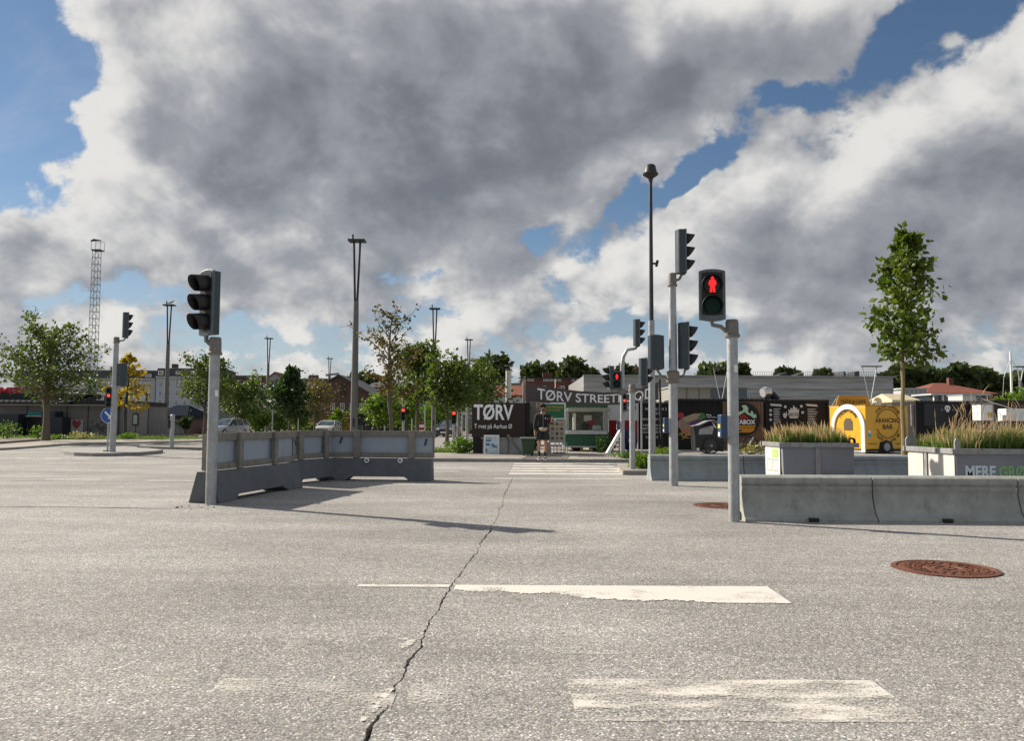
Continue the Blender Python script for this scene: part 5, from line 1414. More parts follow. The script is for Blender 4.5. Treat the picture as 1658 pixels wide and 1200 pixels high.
# roof sign
s_, fs_ = frame_thing('roof_sign', 'yellow lettered sign panel propped on the yellow trailer roof', 'sign', 1383, Yy + 1.3)
zr = PZ + ZT + .024; s_.location.z = zr
x0, x1 = fs_.x(1357), fs_.x(1408); zt = at(1383, 641, Yy + 1.3).z - zr
MB().prism([(x0 - .08, 0), (x1 + .08, 0), (x1 - .05, zt), (x0 + .05, zt)], 0, .05).build('panel', mat('roof_sign_yellow', (.46, .24, .012), .5), s_)
text(s_, 'PASTA & CAFFE', (x0 + x1) / 2, zt * .42, (x1 - x0) * .80, zt * .36, -.0005, LETO, .004, .02)
for x in (x0, x1): MB().bar((x, .05, zt * .8), (x, .6, 0), .03, .03).build('stay', GALV, s_)
s_, fs_ = frame_thing('roof_horn', 'small white horn loudspeaker on the yellow trailer roof', 'loudspeaker', 1420, Yy + .9); s_.location.z = zr
MB().lathe([(.04, .15), (.07, .05), (.16, -.10), (.17, -.12)], (0, 0, .16), 'Y', 16, caps=False).build('horn', WHITE, s_, smooth=True); MB().cyl((0, .1, 0), (0, .1, .14), .025).build('foot', GALV, s_)

# skull container and things to the right
t, f = container(1483, 1606, 650, 'black container stall with small white skull emblem behind the tall grass', y=39.0)
f.box(1497, 1580, 652, 690, .0, .026, 'panel', mat('panel_navy', (.018, .020, .028), .5))
def fsk(pts, nm, mt, y=-.0005): f.flat([(1535 + a * .62, 663 - b * .62) for a, b in pts], y, nm, mt)
fsk([(-7, 0), (-7.5, 5), (-5, 9), (0, 10.5), (5, 9), (7.5, 5), (7, 0), (4, -3), (3.6, -7), (-3.6, -7), (-4, -3)], 'skull_print', LETW)
for s in (-1, 1): fsk([(s * 3 + 2 * math.cos(k), 2.6 + 2 * math.sin(k)) for k in range(6)], 'eye_print', CBLK, -.0075)
for s in (-1, 1): fsk([(s * 15 - 3, -4), (s * 15 + 3, -4), (s * 15 + 2, 2), (s * 15 - 2, 2)], 'side_print', mat('print_dim', (.16, .17, .19), .6))
f.box(1479, 1483, 655, 690, .2, .24, 'poster_strip', mat('poster_mixed', (.35, .3, .28), .6, var=.6, scale=5))
t, f = frame_thing('white_crate', 'white brick printed box with a yellow spot above the tall grass', 'box', 1598, 25.0)
f.box(1588.5, 1608, 656, 681, 0, .45, 'box', WHITE, .01); f.box(1600, 1607, 668, 676, -.006, -.0005, 'yellow_spot', mat('spot_yellow', (.6, .34, .04), .6)); f.box(1590, 1606, 681.2, 738, .1, .35, 'stand', DARKM)
t, f = frame_thing('white_crate', 'long plain white box with one sunlit end above the tall grass', 'box', 1655, 25.0)
f.box(1630, 1700, 662, 682, 0, .45, 'box', mat('box_offwhite', (.62, .63, .66), .6), .01); f.box(1632, 1698, 682.2, 738, .1, .35, 'stand', DARKM)
t, f = frame_thing('black_stall', 'dark stall wall behind the white boxes', 'stall', 1665, 37.0)
f.box(1610, 1760, 650, 736, 0, 2.0, 'wall', mat('stall_dark', (.03, .024, .022), .7)); f.box(1608, 1762, 648, 649.9, -.1, 2.1, 'roof', DARKM)
t, f = frame_thing('rope', 'pale rope slung from the white box to the skull container', 'rope', 1620, 26.0)
MB().tube([(f.x(1590), 0, f.z(645)), (f.x(1607), 0, f.z(652)), (f.x(1625), 0, f.z(657)), (f.x(1640), 0, f.z(662))], .014, 5).build('line', WHITE, t); MB().cyl((f.x(1590), 0, -.02), (f.x(1590), 0, f.z(644)), .03, n=8).build('rope_post', WOOD, t)

# ---------------------------------------------------------------- cargo bike
Yk = 31.2
t, f = frame_thing('cargo_bike', 'black three wheeled cargo bike with rain canopy before the container stalls', 'cargo bike', 1150, Yk)
x0, x1 = f.x(1121), f.x(1168)
MB().prism([(x0, f.z(690)), (x0 + .03, f.z(728)), (x1 - .02, f.z(731)), (x1, f.z(700)), (f.x(1150), f.z(690))], -.38, .38).build('cargo_box', mat('cargo_black', (.010, .010, .011), .45), t, bevel=.015)
hoop = [(f.x(1121), f.z(690)), (f.x(1130), f.z(688)), (f.x(1144), f.z(681.5)), (f.x(1152), f.z(680.5)), (f.x(1158), f.z(684)), (f.x(1164), f.z(696))]
can = MB(); vs = [(x, y, z) for x, z in hoop for y in (-.36, .36)]
can.add(vs, [(2 * i, 2 * i + 2, 2 * i + 3, 2 * i + 1) for i in range(len(hoop) - 1)])
o = can.build('rain_canopy', mat('canopy_grey', (.42, .44, .45), .35), t); sd = o.modifiers.new('t', 'SOLIDIFY'); sd.thickness = .02
MB().prism([(f.x(1127), f.z(704)), (f.x(1129), f.z(695)), (f.x(1150), f.z(689)), (f.x(1152), f.z(692)), (f.x(1149), f.z(703))], -.392, -.383).build('canopy_window', mat('clear_vinyl', (.30, .31, .31), .25, var=.3), t)
def wheel(x, y, z, r, nm='wheel'):
    w = MB().lathe([(r - .045, -.022), (r, -.015), (r, .015), (r - .045, .022), (r - .05, 0)], (x, y, z), 'Y', 26, caps=False).build(nm, BLK, t, smooth=True)
    mb = MB()
    for k in range(14):
        a = k * math.pi / 7; mb.cyl((x, y, z), (x + (r - .04) * math.cos(a), y, z + (r - .04) * math.sin(a)), .004, n=4)
    mb.build('spokes', GALV, w); MB().lathe([(.04, -.05), (.04, .05)], (x, y, z), 'Y', 10).build('hub', GALV, w)
wheel(f.x(1147), -.42, .31, .31); wheel(f.x(1147), .42, .31, .31); wheel(f.x(1214), 0, .33, .33)
MB().tube([(x1 - .03, 0, .45), (f.x(1190), 0, .38), (f.x(1214), 0, .33)], .025, 8).build('frame', BLK, t); MB().tube([(f.x(1190), 0, .38), (f.x(1194), 0, .85)], .02, 8).build('seat_tube', BLK, t)
MB().box((f.x(1195), 0, .88), (.26, .15, .06)).build('saddle', BLK, t, bevel=.02); MB().tube([(x1, -.3, .98), (x1 + .12, -.3, 1.0), (x1 + .12, .3, 1.0), (x1, .3, .98)], .015, 6).build('handlebar', BLK, t)
MB().lathe([(.05, -.40), (.05, -.385)], (f.x(1126), 0, f.z(727)), 'Y', 12).build('reflector', WHITE, t); MB().tube([(f.x(1212), -.05, .36), (f.x(1219), -.05, .62)], .02, 6).build('pump', WHITE, t)

# ------------------------------------------------------------------ background buildings
SLATE = mat('slate_roof', (.055, .056, .062), .7, var=.25, scale=1.2, bump=.2, bscale=6)
TILE = mat('red_tile_roof', (.20, .058, .032), .8, var=.25, scale=1.5, bump=.3, bscale=5)
BRICK = mat('red_brick', (.125, .055, .040), .85, var=.3, scale=1.5, bump=.15, bscale=8)
BRICK_D = mat('brown_brick', (.10, .06, .048), .85, var=.25, scale=1.5)
BRICK_P = mat('pinkish_brick', (.26, .11, .075), .85, var=.2, scale=1.2)
STUCCO = mat('white_stucco', (.46, .47, .48), .8, var=.08, scale=.6)
STUCCO_G = mat('grey_stucco', (.30, .31, .33), .8, var=.1, scale=.6)
WFR = mat('window_frame_white', (.62, .62, .60), .5)
GLS = glass('window_glass', (.030, .038, .048), .08)
BLACKW = mat('black_boards', (.016, .016, .017), .7, var=.2, scale=2)
WMESH = {}
def window(parent, x, z, w, h, y, arched=False, fm=None):
    key = (round(w, 2), round(h, 2), arched, fm)
    if key not in WMESH:
        t = min(.09, w * .14)
        mb = MB()
        for sx in (-1, 1): mb.box((sx * (w / 2 - t / 2), 0, 0), (t, .09, h))
        for sz in (-1, 1): mb.box((0, 0, sz * (h / 2 - t / 2)), (w - 2 * t, .09, t))
        mb.box((0, 0, 0), (t * .7, .07, h - 2 * t)); mb.box((0, .002, h * .14), (w - 2 * t, .06, t * .7))
        if arched: mb.prism([(w / 2 * math.cos(RAD(a)), h / 2 + w / 2 * math.sin(RAD(a))) for a in range(0, 181, 20)], -.045, .045)
        me = bpy.data.meshes.new('window'); me.from_pydata(mb.v, [], mb.f); me.materials.append(fm or WFR)
        pb = MB().box((0, .02, 0), (w - t, .03, h - t)); mp = bpy.data.meshes.new('pane'); mp.from_pydata(pb.v, [], pb.f); mp.materials.append(GLS)
        WMESH[key] = (me, mp)
    me, mp = WMESH[key]
    o = place('window', me, parent, (x, y, z)); place('pane', mp, o)
    return o
def house(name, label, u0, u1, v_eave, v_ridge, Y, wall, roof, depth=10, cat='building', hip=0.0, wins=(), gable=False, eave=.3, z0=0.0):
    t, f = frame_thing(name, label, cat, (u0 + u1) / 2, Y, z0)
    x0, x1, ze, zr = f.x(u0), f.x(u1), f.z(v_eave), f.z(v_ridge)
    if gable:
        MB().prism([(x0, -.04), (x1, -.04), (x1, ze), ((x0 + x1) / 2, zr), (x0, ze)], 0, depth).build('wall', wall, t)
        xm = (x0 + x1) / 2
        mb = MB(); th = .22
        for s, xe in ((-1, x0), (1, x1)):
            k = (zr - ze) / (xm - x0); xo = xe + s * eave
            zo = ze - eave * k
            mb.prism([(xo, zo + .02), (xm, zr + .02), (xm, zr + th), (xo, zo + th)], -eave, depth + eave)
        mb.build('roof', roof, t)
    else:
        MB().box(((x0 + x1) / 2, depth / 2, (ze - .04) / 2), (x1 - x0, depth, ze + .04)).build('wall', wall, t)
        h = hip; ov = eave
        a = [(x0 - ov, -ov, ze), (x1 + ov, -ov, ze), (x1 + ov, depth + ov, ze), (x0 - ov, depth + ov, ze), (x0 - ov + h + .01, depth / 2, zr), (x1 + ov - h - .01, depth / 2, zr)]
        a += [(p[0], p[1], p[2] - .18) for p in a[:4]]
        MB().add(a, [(0, 1, 5, 4), (1, 2, 5), (2, 3, 4, 5), (3, 0, 4), (6, 7, 1, 0), (7, 8, 2, 1), (8, 9, 3, 2), (9, 6, 0, 3), (9, 8, 7, 6)]).build('roof', roof, t)
    for (ua, ub, n, v, wpx, hpx, arch) in wins:
        for i in range(n):
            u = ua + (ub - ua) * (i / max(1, n - 1))
            window(t, f.x(u), f.z(v), wpx / PX(Y), hpx / PX(Y), -.03, arch)
    return t, f
def mansard(name, label, u0, u1, v_eave, v_top, Y, wall, roof, wins, dorm=(), depth=12):
    t, f = frame_thing(name, label, 'building', (u0 + u1) / 2, Y, 0)
    x0, x1, ze, zr = f.x(u0), f.x(u1), f.z(v_eave), f.z(v_top)
    MB().box(((x0 + x1) / 2, depth / 2, ze / 2 - .02), (x1 - x0, depth, ze + .04)).build('wall', wall, t)
    s = .28 * (zr - ze)
    MB().prism([(-.25, ze), (depth + .25, ze), (depth - s, zr - .25), (depth / 2, zr + .15), (s, zr - .25)], x0 - .02, x1 + .02, 'YZ').build('roof', roof, t)
    MB().box(((x0 + x1) / 2, -.22, ze + .0), (x1 - x0 + .06, .3, .22)).build('cornice', STUCCO, t)
    for (ua, ub, n, v, wpx, hpx, arch) in wins:
        for i in range(n):
            window(t, f.x(ua + (ub - ua) * (i / max(1, n - 1))), f.z(v), wpx / PX(Y), hpx / PX(Y), -.03, arch)
    for (u, v, wpx, hpx) in dorm:
        d = MB().box((f.x(u), .55, f.z(v)), (wpx / PX(Y), 1.5, hpx / PX(Y))).build('dormer', WFR, t)
        window(t, f.x(u), f.z(v + .3), wpx * .8 / PX(Y), hpx * .75 / PX(Y), -.25)
        MB().box((f.x(u), .5, f.z(v) + hpx / PX(Y) / 2 + .08), ((wpx + 1.5) / PX(Y), 1.8, .14)).build('dormer_roof', roof, t)
    return t, f
# white terrace with dark mansards (left)
t, f = mansard('apartment_house', 'long white stucco terrace with dark mansard roof and dormers', 20, 249, 613.5, 597, 150, STUCCO, SLATE,
        [(40, 240, 15, 625, 5, 9, True), (40, 240, 15, 641, 5, 10, False), (40, 240, 15, 656, 5, 9, False)], [(180, 608, 8, 7), (238, 608, 10, 6), (120, 608, 8, 7), (80, 608, 8, 7)])
t, f = mansard('apartment_house', 'bluish white corner house with taller black mansard roof', 250.5, 344, 611, 594, 148, mat('stucco_bluish', (.40, .44, .50), .8, var=.08), SLATE,
        [(258, 338, 7, 622, 5, 8, False), (258, 338, 7, 637, 5, 9, False), (258, 338, 7, 652, 5, 9, False), (258, 338, 7, 668, 5, 9, False)], [(258, 604, 8, 8), (286, 604, 7, 6), (312, 604, 7, 6)])
for u in (262, 300): MB().box((f.x(u), 5, f.z(592)), (.9, .9, 1.2)).build('chimney', BRICK, t)
t, f = mansard('apartment_house', 'brick apartment row with brown roof behind the olive tree', 345.5, 424, 622, 606, 152, STUCCO_G, mat('brown_roof', (.07, .05, .045), .8, var=.2),
        [(352, 420, 7, 632, 5, 8, False), (352, 420, 7, 648, 5, 9, False), (352, 420, 7, 664, 5, 9, False)], [(418, 614, 6, 6)])
t, f = house('gabled_house', 'house with red gable and dark slate front behind a forked lamp post', 425, 462, 618, 604, 146, STUCCO_G, TILE, 10, gable=True, wins=[(432, 456, 4, 628, 4.5, 8, False), (432, 456, 4, 645, 4.5, 9, False)])
f.box(425, 462, 617, 634, -.12, -.01, 'slate_front', SLATE)
MB().prism([(f.x(430), f.z(646)), (f.x(457), f.z(646)), (f.x(443.5), f.z(638))], -.3, -.13).build('pediment', STUCCO, t)
t, f = mansard('apartment_house', 'dark slate mansard block between columnar and brown trees', 463.5, 552, 636, 611, 150, STUCCO_G, SLATE, [(470, 546, 7, 644, 5, 9, False), (470, 546, 7, 660, 5, 9, False)], [(500, 622, 8, 6), (536, 622, 10, 7)])
MB().box((f.x(498), 4, f.z(610)), (1.6, 1, 1)).build('chimney', BRICK, t)
t, f = house('brick_hall', 'brown brick hall with wide gable and pale windows', 492, 603, 641, 609, 104, BRICK_D, SLATE, 16, gable=True, wins=[(507, 585, 6, 658.5, 7, 11, False)])
f.box(553, 557, 622, 640, -.35, -.05, 'dark_flue', DARKM); f.box(492, 603, 667.5, 668.6, -.08, -.002, 'string_course', STUCCO)
t, f = house('kiosk', 'low orange timber kiosk beside the black shed', 531, 578, 671.5, 671, 88, mat('kiosk_orange', (.30, .12, .03), .7, var=.15), mat('kiosk_roof', (.22, .10, .035), .7), 5, cat='kiosk', eave=.25)
f.box(533, 577, 676, 677, -.3, -.02, 'pale_shelf', WHITE)
for u in (540, 552, 565): f.box(u, u + 5, 679, 688, -.04, -.002, 'shutter', mat('shutter_brown', (.16, .065, .02), .7))
t, f = house('black_shed', 'long low black shed with flat roof behind the hoarding', 578.5, 652, 670, 669.3, 84, BLACKW, BLACKW, 5, cat='shed', eave=.15)
f.box(582, 612, 675, 700, -.03, -.002, 'door_panel', mat('shed_door', (.03, .03, .032), .6))
t, f = house('apartment_block', 'reddish apartment block with pale balconies left of the dense trees', 596, 646, 627, 617, 140, BRICK_P, SLATE, 12, wins=[(602, 640, 5, 634, 4.5, 7, False), (602, 640, 5, 644, 4.5, 7, False), (602, 640, 5, 655, 4.5, 7, False)])
for v in (640, 651): f.box(614, 646, v, v + 1.6, -1.0, -.05, 'balcony', STUCCO)
t, f = house('low_building', 'grey low building seen under the street trees', 655, 790, 672, 666, 150, STUCCO_G, SLATE, 10, wins=[(662, 784, 12, 680, 5, 8, False)])
# brick apartments above the banner
t, f = house('apartment_block', 'long dark brick apartment block with flat roof above the banner', 846, 944, 611.5, 609, 128, BRICK, DARKM, 14,
        wins=[(856, 862, 2, 615, 5, 5, False), (882, 887, 2, 615, 5, 5, False), (893, 906, 3, 615, 5, 5, False), (928, 936, 2, 615, 5, 5, False), (909, 929, 2, 629, 11, 8, False), (860, 880, 2, 629, 8, 8, False)])
f.box(845.6, 851, 611.6, 645, -.05, -.001, 'pale_gable_strip', mat('pale_render', (.50, .42, .36), .8)); MB().box((f.x(889), 6, f.z(606)), (1.6, 1.2, 1.2)).build('chimney', BRICK, t)  # pale rendered strip at the left end of the brick front
t, f = house('red_house', 'red roofed brick house behind the white chimney', 803, 846, 640, 622, 112, BRICK, TILE, 9, wins=[(815, 839, 2, 645, 7, 6, False)])
t, f = frame_thing('chimney', 'white round chimney pipe with cap above the brown sign', 'chimney', 823, 60, 0)
MB().tube([(0, 0, -.02), (0, 0, f.z(600))], .21, 18).build('pipe', mat('chimney_white', (.58, .56, .52), .6, var=.1), t, smooth=True)
MB().lathe([(.24, f.z(600)), (.24, f.z(598.5)), (.1, f.z(597))], n=18).build('collar', DARKM, t)
for k in range(4): a = k * 1.57; MB().cyl((.15 * math.cos(a), .15 * math.sin(a), f.z(598)), (.3 * math.cos(a), .3 * math.sin(a), f.z(592.5)), .02, n=5).build('cap_stay', DARKM, t)
MB().lathe([(.36, f.z(592.6)), (.30, f.z(591.6)), (.02, f.z(591))], n=16).build('rain_cap', DARKM, t)
t, f = frame_thing('pale_shed', 'white flat roofed shed behind the brown sign', 'shed', 825, 64, 0)
f.box(800, 852, 646, 700, 0, 3, 'wall', mat('shed_white', (.42, .45, .50), .7)); f.box(798, 853, 644.6, 645.9, -.2, 3.2, 'roof', STUCCO)
t, f = frame_thing('flag_pole', 'white flag pole with limp red and white flag', 'flag', 899, 70, 0)
MB().cyl((0, 0, -.02), (0, 0, f.z(614)), .06, .04, 8).build('pole', WHITE, t)
MB().prism([(.04, f.z(620)), (.12, f.z(621)), (.40, f.z(626)), (.34, f.z(629)), (.16, f.z(625)), (.04, f.z(624))], -.02, .02).build('flag', REDF, t)

# grey exhibition hall
Yh = 100.0
t, f = frame_thing('exhibition_hall', 'huge grey metal clad hall with rippled facade and roof railing', 'hall', 1197, Yh, 0)
HM = bpy.data.materials.new('rippled_metal'); HM.use_nodes = True
tt = HM.node_tree; pb = tt.nodes['Principled BSDF']; pb.inputs['Roughness'].default_value = .45; pb.inputs['Metallic'].default_value = .35
tc = tt.nodes.new('ShaderNodeTexCoord'); mp = tt.nodes.new('ShaderNodeMapping'); mp.inputs['Scale'].default_value = (.07, 1, 1.0); tt.links.new(tc.outputs['Object'], mp.inputs[0])
nz = tt.nodes.new('ShaderNodeTexNoise'); nz.inputs['Scale'].default_value = 3.2; nz.inputs['Detail'].default_value = 3; tt.links.new(mp.outputs[0], nz.inputs['Vector'])
cr = tt.nodes.new('ShaderNodeMapRange'); cr.inputs[1].default_value = .3; cr.inputs[2].default_value = .7; cr.inputs[3].default_value = .25; cr.inputs[4].default_value = .42
tt.links.new(nz.outputs['Fac'], cr.inputs[0]); mc = tt.nodes.new('ShaderNodeCombineColor')
for i in range(3): tt.links.new(cr.outputs[0], mc.inputs[i])
tt.links.new(mc.outputs[0], pb.inputs['Base Color'])
zt = f.z(610)
mb = MB(); x0, x1 = f.x(945), f.x(1448)
prf = [(0, -.04)] + [(.03 * (math.sin(k * .9) + .6 * math.sin(k * 2.3)), zt * k / 40) for k in range(1, 40)] + [(0, zt), (30, zt), (30, -.04)]
mb.prism(prf, x0, x1, 'YZ').build('hall_body', HM, t)
MB().box(((x0 + x1) / 2, -.15, zt + .05), (x1 - x0 + .2, .5, .14)).build('roof_edge', STUCCO_G, t)
mb = MB(); y_ = 2.0
for k in range(60):
    x = f.x(1225) + (f.x(1446) - f.x(1225)) * k / 59; mb.cyl((x, y_, zt), (x, y_, zt + .75), .02, n=4)
for z in (.4, .75): mb.cyl((f.x(1225), y_, zt + z), (f.x(1446), y_, zt + z), .02, n=4)
o = mb.build('roof_railing', DARKM, t); o['kind'] = 'stuff'
for u0, u1, v0, v1 in ((1276, 1289, 604, 600), (1306, 1317, 604, 600), (1349, 1355, 607.5, 607), (1384, 1387, 598, 598), (1402, 1410, 599, 597)):
    MB().prism([(f.x(u0), zt), (f.x(u1), zt), (f.x(u1), f.z(v1)), (f.x(u0), f.z(v0))], 3, 6).build('roof_box', SLATE, t)
MB().prism([(f.x(1358), zt), (f.x(1410), zt), (f.x(1410), f.z(600)), (f.x(1400), f.z(600))], 6.5, 9).build('roof_box', SLATE, t)
t, f = frame_thing('low_pavilion', 'flat roofed beige pavilion with one blue window in front of the hall', 'building', 1150, 74, 0)
f.box(1088, 1210, 628, 700, 0, 8, 'wall', mat('pavilion_beige', (.26, .25, .22), .7, var=.1)); f.box(1086, 1212, 625.5, 627.9, -.8, 8.3, 'roof', mat('pavilion_roof', (.30, .32, .33), .6))
f.box(1151, 1210, 630, 656, -.04, -.001, 'dark_window', glass('pavilion_glass', (.02, .035, .06), .1))
for u in (1112, 1132): f.box(u, u + .8, 628.5, 656, -.03, -.001, 'panel_joint', DARKM)
for u in (1170, 1190): f.box(u, u + 1.2, 630, 656, -.07, -.041, 'mullion', DARKM)
# right: red roofed building and others
t, f = house('red_roof_house', 'long building with red tiled hip roof and rows of small windows', 1503, 1612, 637, 617, 135, BRICK_P, TILE, 14, hip=5.0, eave=.4, wins=[(1507, 1606, 15, 641, 4, 4.5, False), (1507, 1606, 15, 649, 4, 5, False)])
MB().box((f.x(1572), 6, f.z(614.5)), (.8, .8, 1.2)).build('chimney', BRICK, t)
t, f = house('glass_office', 'white low office with large panes beside the red roof', 1464, 1502, 628.5, 628, 110, STUCCO, STUCCO, 8, eave=.2, wins=[(1470, 1499, 5, 634, 5.5, 7, False), (1470, 1499, 5, 644, 5.5, 6, False)])
t, f = house('beige_shed', 'small cream gabled shed with pale roof behind the yellow trailer', 1449, 1482, 648, 636.5, 64, mat('cream_render', (.48, .41, .28), .8), mat('cream_roof', (.52, .44, .30), .8), 4, cat='shed', hip=.2)
t, f = frame_thing('white_canopy', 'long flat white canopy in front of the red roofed house', 'canopy', 1555, 80, 0)
f.box(1509, 1606, 637.5, 640, 0, 4, 'canopy_roof', STUCCO); f.box(1512, 1604, 640.2, 652, .6, 3.6, 'glazed_wall', GLS)
for u in (1515, 1530, 1560, 1602): f.box(u, u + 1, 640.2, 690, .2, .4, 'post', WHITE)
t, f = frame_thing('white_hut', 'small white hut between canopy and shrub', 'hut', 1570, 60, 0)
f.box(1560, 1582, 640.5, 700, 0, 2, 'wall', STUCCO); f.box(1559, 1583, 639, 640.3, -.1, 2.1, 'roof', STUCCO_G)
t, f = frame_thing('boat_mast', 'tall white sailing boat mast with stays above the shrubs', 'mast', 1640, 60, 0)
MB().cyl((0, 0, -.02), (0, 0, f.z(569)), .10, .07, 12).build('mast', WHITE, t, smooth=True)
for uu, vv in ((1628, 612), (1652, 600)): MB().cyl((0, 0, f.z(580)), (f.x(uu), 0, f.z(vv)), .02, n=5).build('stay', GALV, t)
MB().cyl((f.x(1628), 0, f.z(612)), (f.x(1622), .2, 0), .02, n=5).build('stay', GALV, t); MB().cyl((f.x(1652), 0, f.z(600)), (f.x(1656), .2, 0), .02, n=5).build('stay', GALV, t)
t, f = frame_thing('lamp_post', 'forked lamp post right of the boat mast', 'lamp post', 1655, 75, 0)
MB().cyl((0, 0, -.02), (0, 0, f.z(620)), .14, n=10).build('pole', LAMP, t); MB().cyl((0, 0, f.z(621)), (-.3, 0, f.z(594)), .04, n=6).build('fork_arm', GALV, t); MB().cyl((0, 0, f.z(621)), (.3, 0, f.z(594)), .04, n=6).build('fork_arm', GALV, t); MB().box((0, 0, f.z(594)), (1.0, .5, .1)).build('lamp_panel', DARKM, t)

# lattice floodlight tower
t, f = frame_thing('floodlight_tower', 'tall thin lattice mast with railed platform on top', 'mast', 146, 138, 0)
zt = f.z(406); mb = MB(); wT, wB = .50, .62
def tw(z): return wB + (wT - wB) * z / zt
for sx in (-1, 1):
    for sy in (-1, 1): mb.cyl((sx * wB, sy * wB, -.02), (sx * wT, sy * wT, zt), .055, .045, 5)
nb = 26
for k in range(nb):
    z0, z1 = zt * k / nb, zt * (k + 1) / nb; a, b_ = tw(z0), tw(z1)
    for (p, q_) in (((-a, -a), (b_, -b_)), ((a, -a), (b_, b_)), ((a, a), (-b_, b_)), ((-a, a), (-b_, -b_))):
        mb.cyl((p[0], p[1], z0), (q_[0], q_[1], z1), .022, n=4)
    for (p, q_) in (((-b_, -b_), (b_, -b_)), ((b_, -b_), (b_, b_)), ((b_, b_), (-b_, b_)), ((-b_, b_), (-b_, -b_))): mb.cyl((p[0], p[1], z1), (q_[0], q_[1], z1), .04, n=4)
mb.build('lattice', mat('lattice_grey', (.20, .205, .21), .6, .3), t)
MB().box((.15, 0, zt + .06), (1.6, 1.6, .14)).build('platform', DARKM, t)
mb = MB(); zr = f.z(391)
for x in (-.6, .15, .9):
    for y in (-.75, .75): mb.cyl((x, y, zt + .2), (x, y, zr), .03, n=4)
for y in (-.75, .75): mb.cyl((-.6, y, zr), (.9, y, zr), .03, n=4)
mb.build('railing', DARKM, t); MB().tube([(-1.1, 0, f.z(390)), (-.6, 0, f.z(388.5)), (.7, 0, f.z(389.5))], [.12, .22, .08], 8).build('floodlight', DARKM, t)
# tower cranes
for u, v, Y, lb, jl, ang in ((532, 607, 330, 'pale tower crane arm behind a thin forked lamp post', (-6, 15), .12), (775, 583, 300, 'bluish tower crane jib above the street trees', (-16, 10), .04), (877, 592, 260, 'grey tower crane over the brick apartment roof', (-9, 7), -.16)):
    t, f = frame_thing('tower_crane', lb, 'crane', u, Y, 0, 'distant tower cranes')
    CR = mat('crane_paint', (.30, .27, .28), .6)
    z = f.z(v); MB().box((0, 0, z / 2), (.9, .9, z)).build('mast', CR, t)
    a, b_ = jl[0] / PX(Y), jl[1] / PX(Y)
    MB().bar((a, 0, z - a * 0 - ang * a * -1), (b_, 0, z + ang * b_), .8, .9).build('jib', CR, t)
t, f = frame_thing('church_turret', 'slim red church turret behind the hall roof', 'tower', 1030, 240, 0)
MB().box((0, 0, f.z(598) / 2), (1.8, 1.8, f.z(598))).build('turret_wall', BRICK, t); MB().lathe([(1.1, f.z(598)), (.05, f.z(589))], n=8).build('spire', BRICK, t)

# ------------------------------------------------------------------ low bar on the left
Yl = 54.0
CLAD = mat('grey_cladding', (.21, .20, .205), .75, var=.12, scale=1.5)
t, f = frame_thing('bar_building', 'long low bar with black metal roof, grey slat walls and red roof letters', 'building', 80, Yl, .0)
f.box(-120, 196, 655, 712, 0, 7, 'wall', CLAD); f.box(-120, 116, 637, 654.8, .3, 7, 'upper_wall', BLACKW)
mb = MB()
for k in range(20):
    v = 658 + k * 2.6; x0, x1 = f.x(96), f.x(196); mb.box(((x0 + x1) / 2, -.018, f.z(v)), (x1 - x0, .03, .075))
o = mb.build('cladding_slats', CLAD, t); o['kind'] = 'stuff'
for u in (142, 108, 43, 192): f.box(u, u + 1.2, 656, 711, -.06, -.034, 'wall_strip', DARKM)
MB().prism([(-.6, f.z(654)), (-.6, f.z(651)), (4.6, f.z(626)), (4.6, f.z(630))], f.x(-120), f.x(116), 'YZ').build('roof', mat('standing_seam', (.030, .031, .033), .5, .3, var=.2), t)
mb = MB()
for k in range(26):
    u = -115 + k * 9
    mb.bar((f.x(u), -.6, f.z(650.6)), (f.x(u), 4.5, f.z(625.9)), .05, .06)
o = mb.build('roof_seams', DARKM, t); o['kind'] = 'stuff'
f.box(-120, 200, 655.2, 657, -.75, .1, 'gutter', mat('gutter_grey', (.24, .235, .22), .6)); f.box(117, 198, 648, 655, .0, 6.9, 'parapet', BLACKW)
RL_ = mat('sign_red', (.45, .015, .03), .5)
text(t, 'MMERS LLER', f.x(20), f.z(634), f.x(74) - f.x(-34), 1.5 * .32 + .15, 1.2, RL_, .12, .03, 'roof_letters')
f.box(-40, 78, 641.5, 643, 1.0, 1.2, 'letter_rail', DARKM)
for u0, u1, v0 in ((5, 45, 671), (82, 103, 667), (103, 115, 676)): f.box(u0, u1, v0, 711, -1.1, -.1, 'navy_container', mat('navy_panel', (.020, .026, .038), .6, var=.2))
f.box(46, 81, 675, 711, -.07, -.035, 'dark_opening', BLK); f.box(45, 96, 673.4, 675, -.3, -.07, 'pale_lintel', WHITE)
text(t, 'BRIDG', f.x(62), f.z(670), f.x(74) - f.x(50), .24, -.36, mat('letter_teal', (.03, .30, .30), .6), .05, .03)
f.box(116, 135, 680, 709, -.08, -.035, 'mural_panel', mat('mural_white', (.42, .41, .40), .7, var=.1))
MR = mat('mural_red', (.26, .045, .05), .7, var=.5, scale=5)
hp = [(0, -6), (-5, -1), (-7.5, 4), (-6, 8), (-3, 9), (0, 6), (3, 9), (6, 8), (7.5, 4), (5, -1)]
f.flat([(125 + a, 689 - b_) for a, b_ in hp], -.0805, 'heart_print', MR); f.flat([(125 + a * .7, 706 - b_ * .55) for a, b_ in hp], -.0805, 'heart_print', MR)
GRF = mat('graffiti_dark', (.07, .07, .08), .7); q = random.Random(12)
for k in range(20):
    u, v = q.uniform(144, 176), q.uniform(680, 700); pts = [(u, v)]
    for j in range(3): pts.append((pts[-1][0] + q.uniform(-6, 6), pts[-1][1] + q.uniform(-5, 5)))
    MB().tube([(f.x(a), -.042, f.z(b_)) for a, b_ in pts], .018, 4).build('graffiti_line', GRF, t)
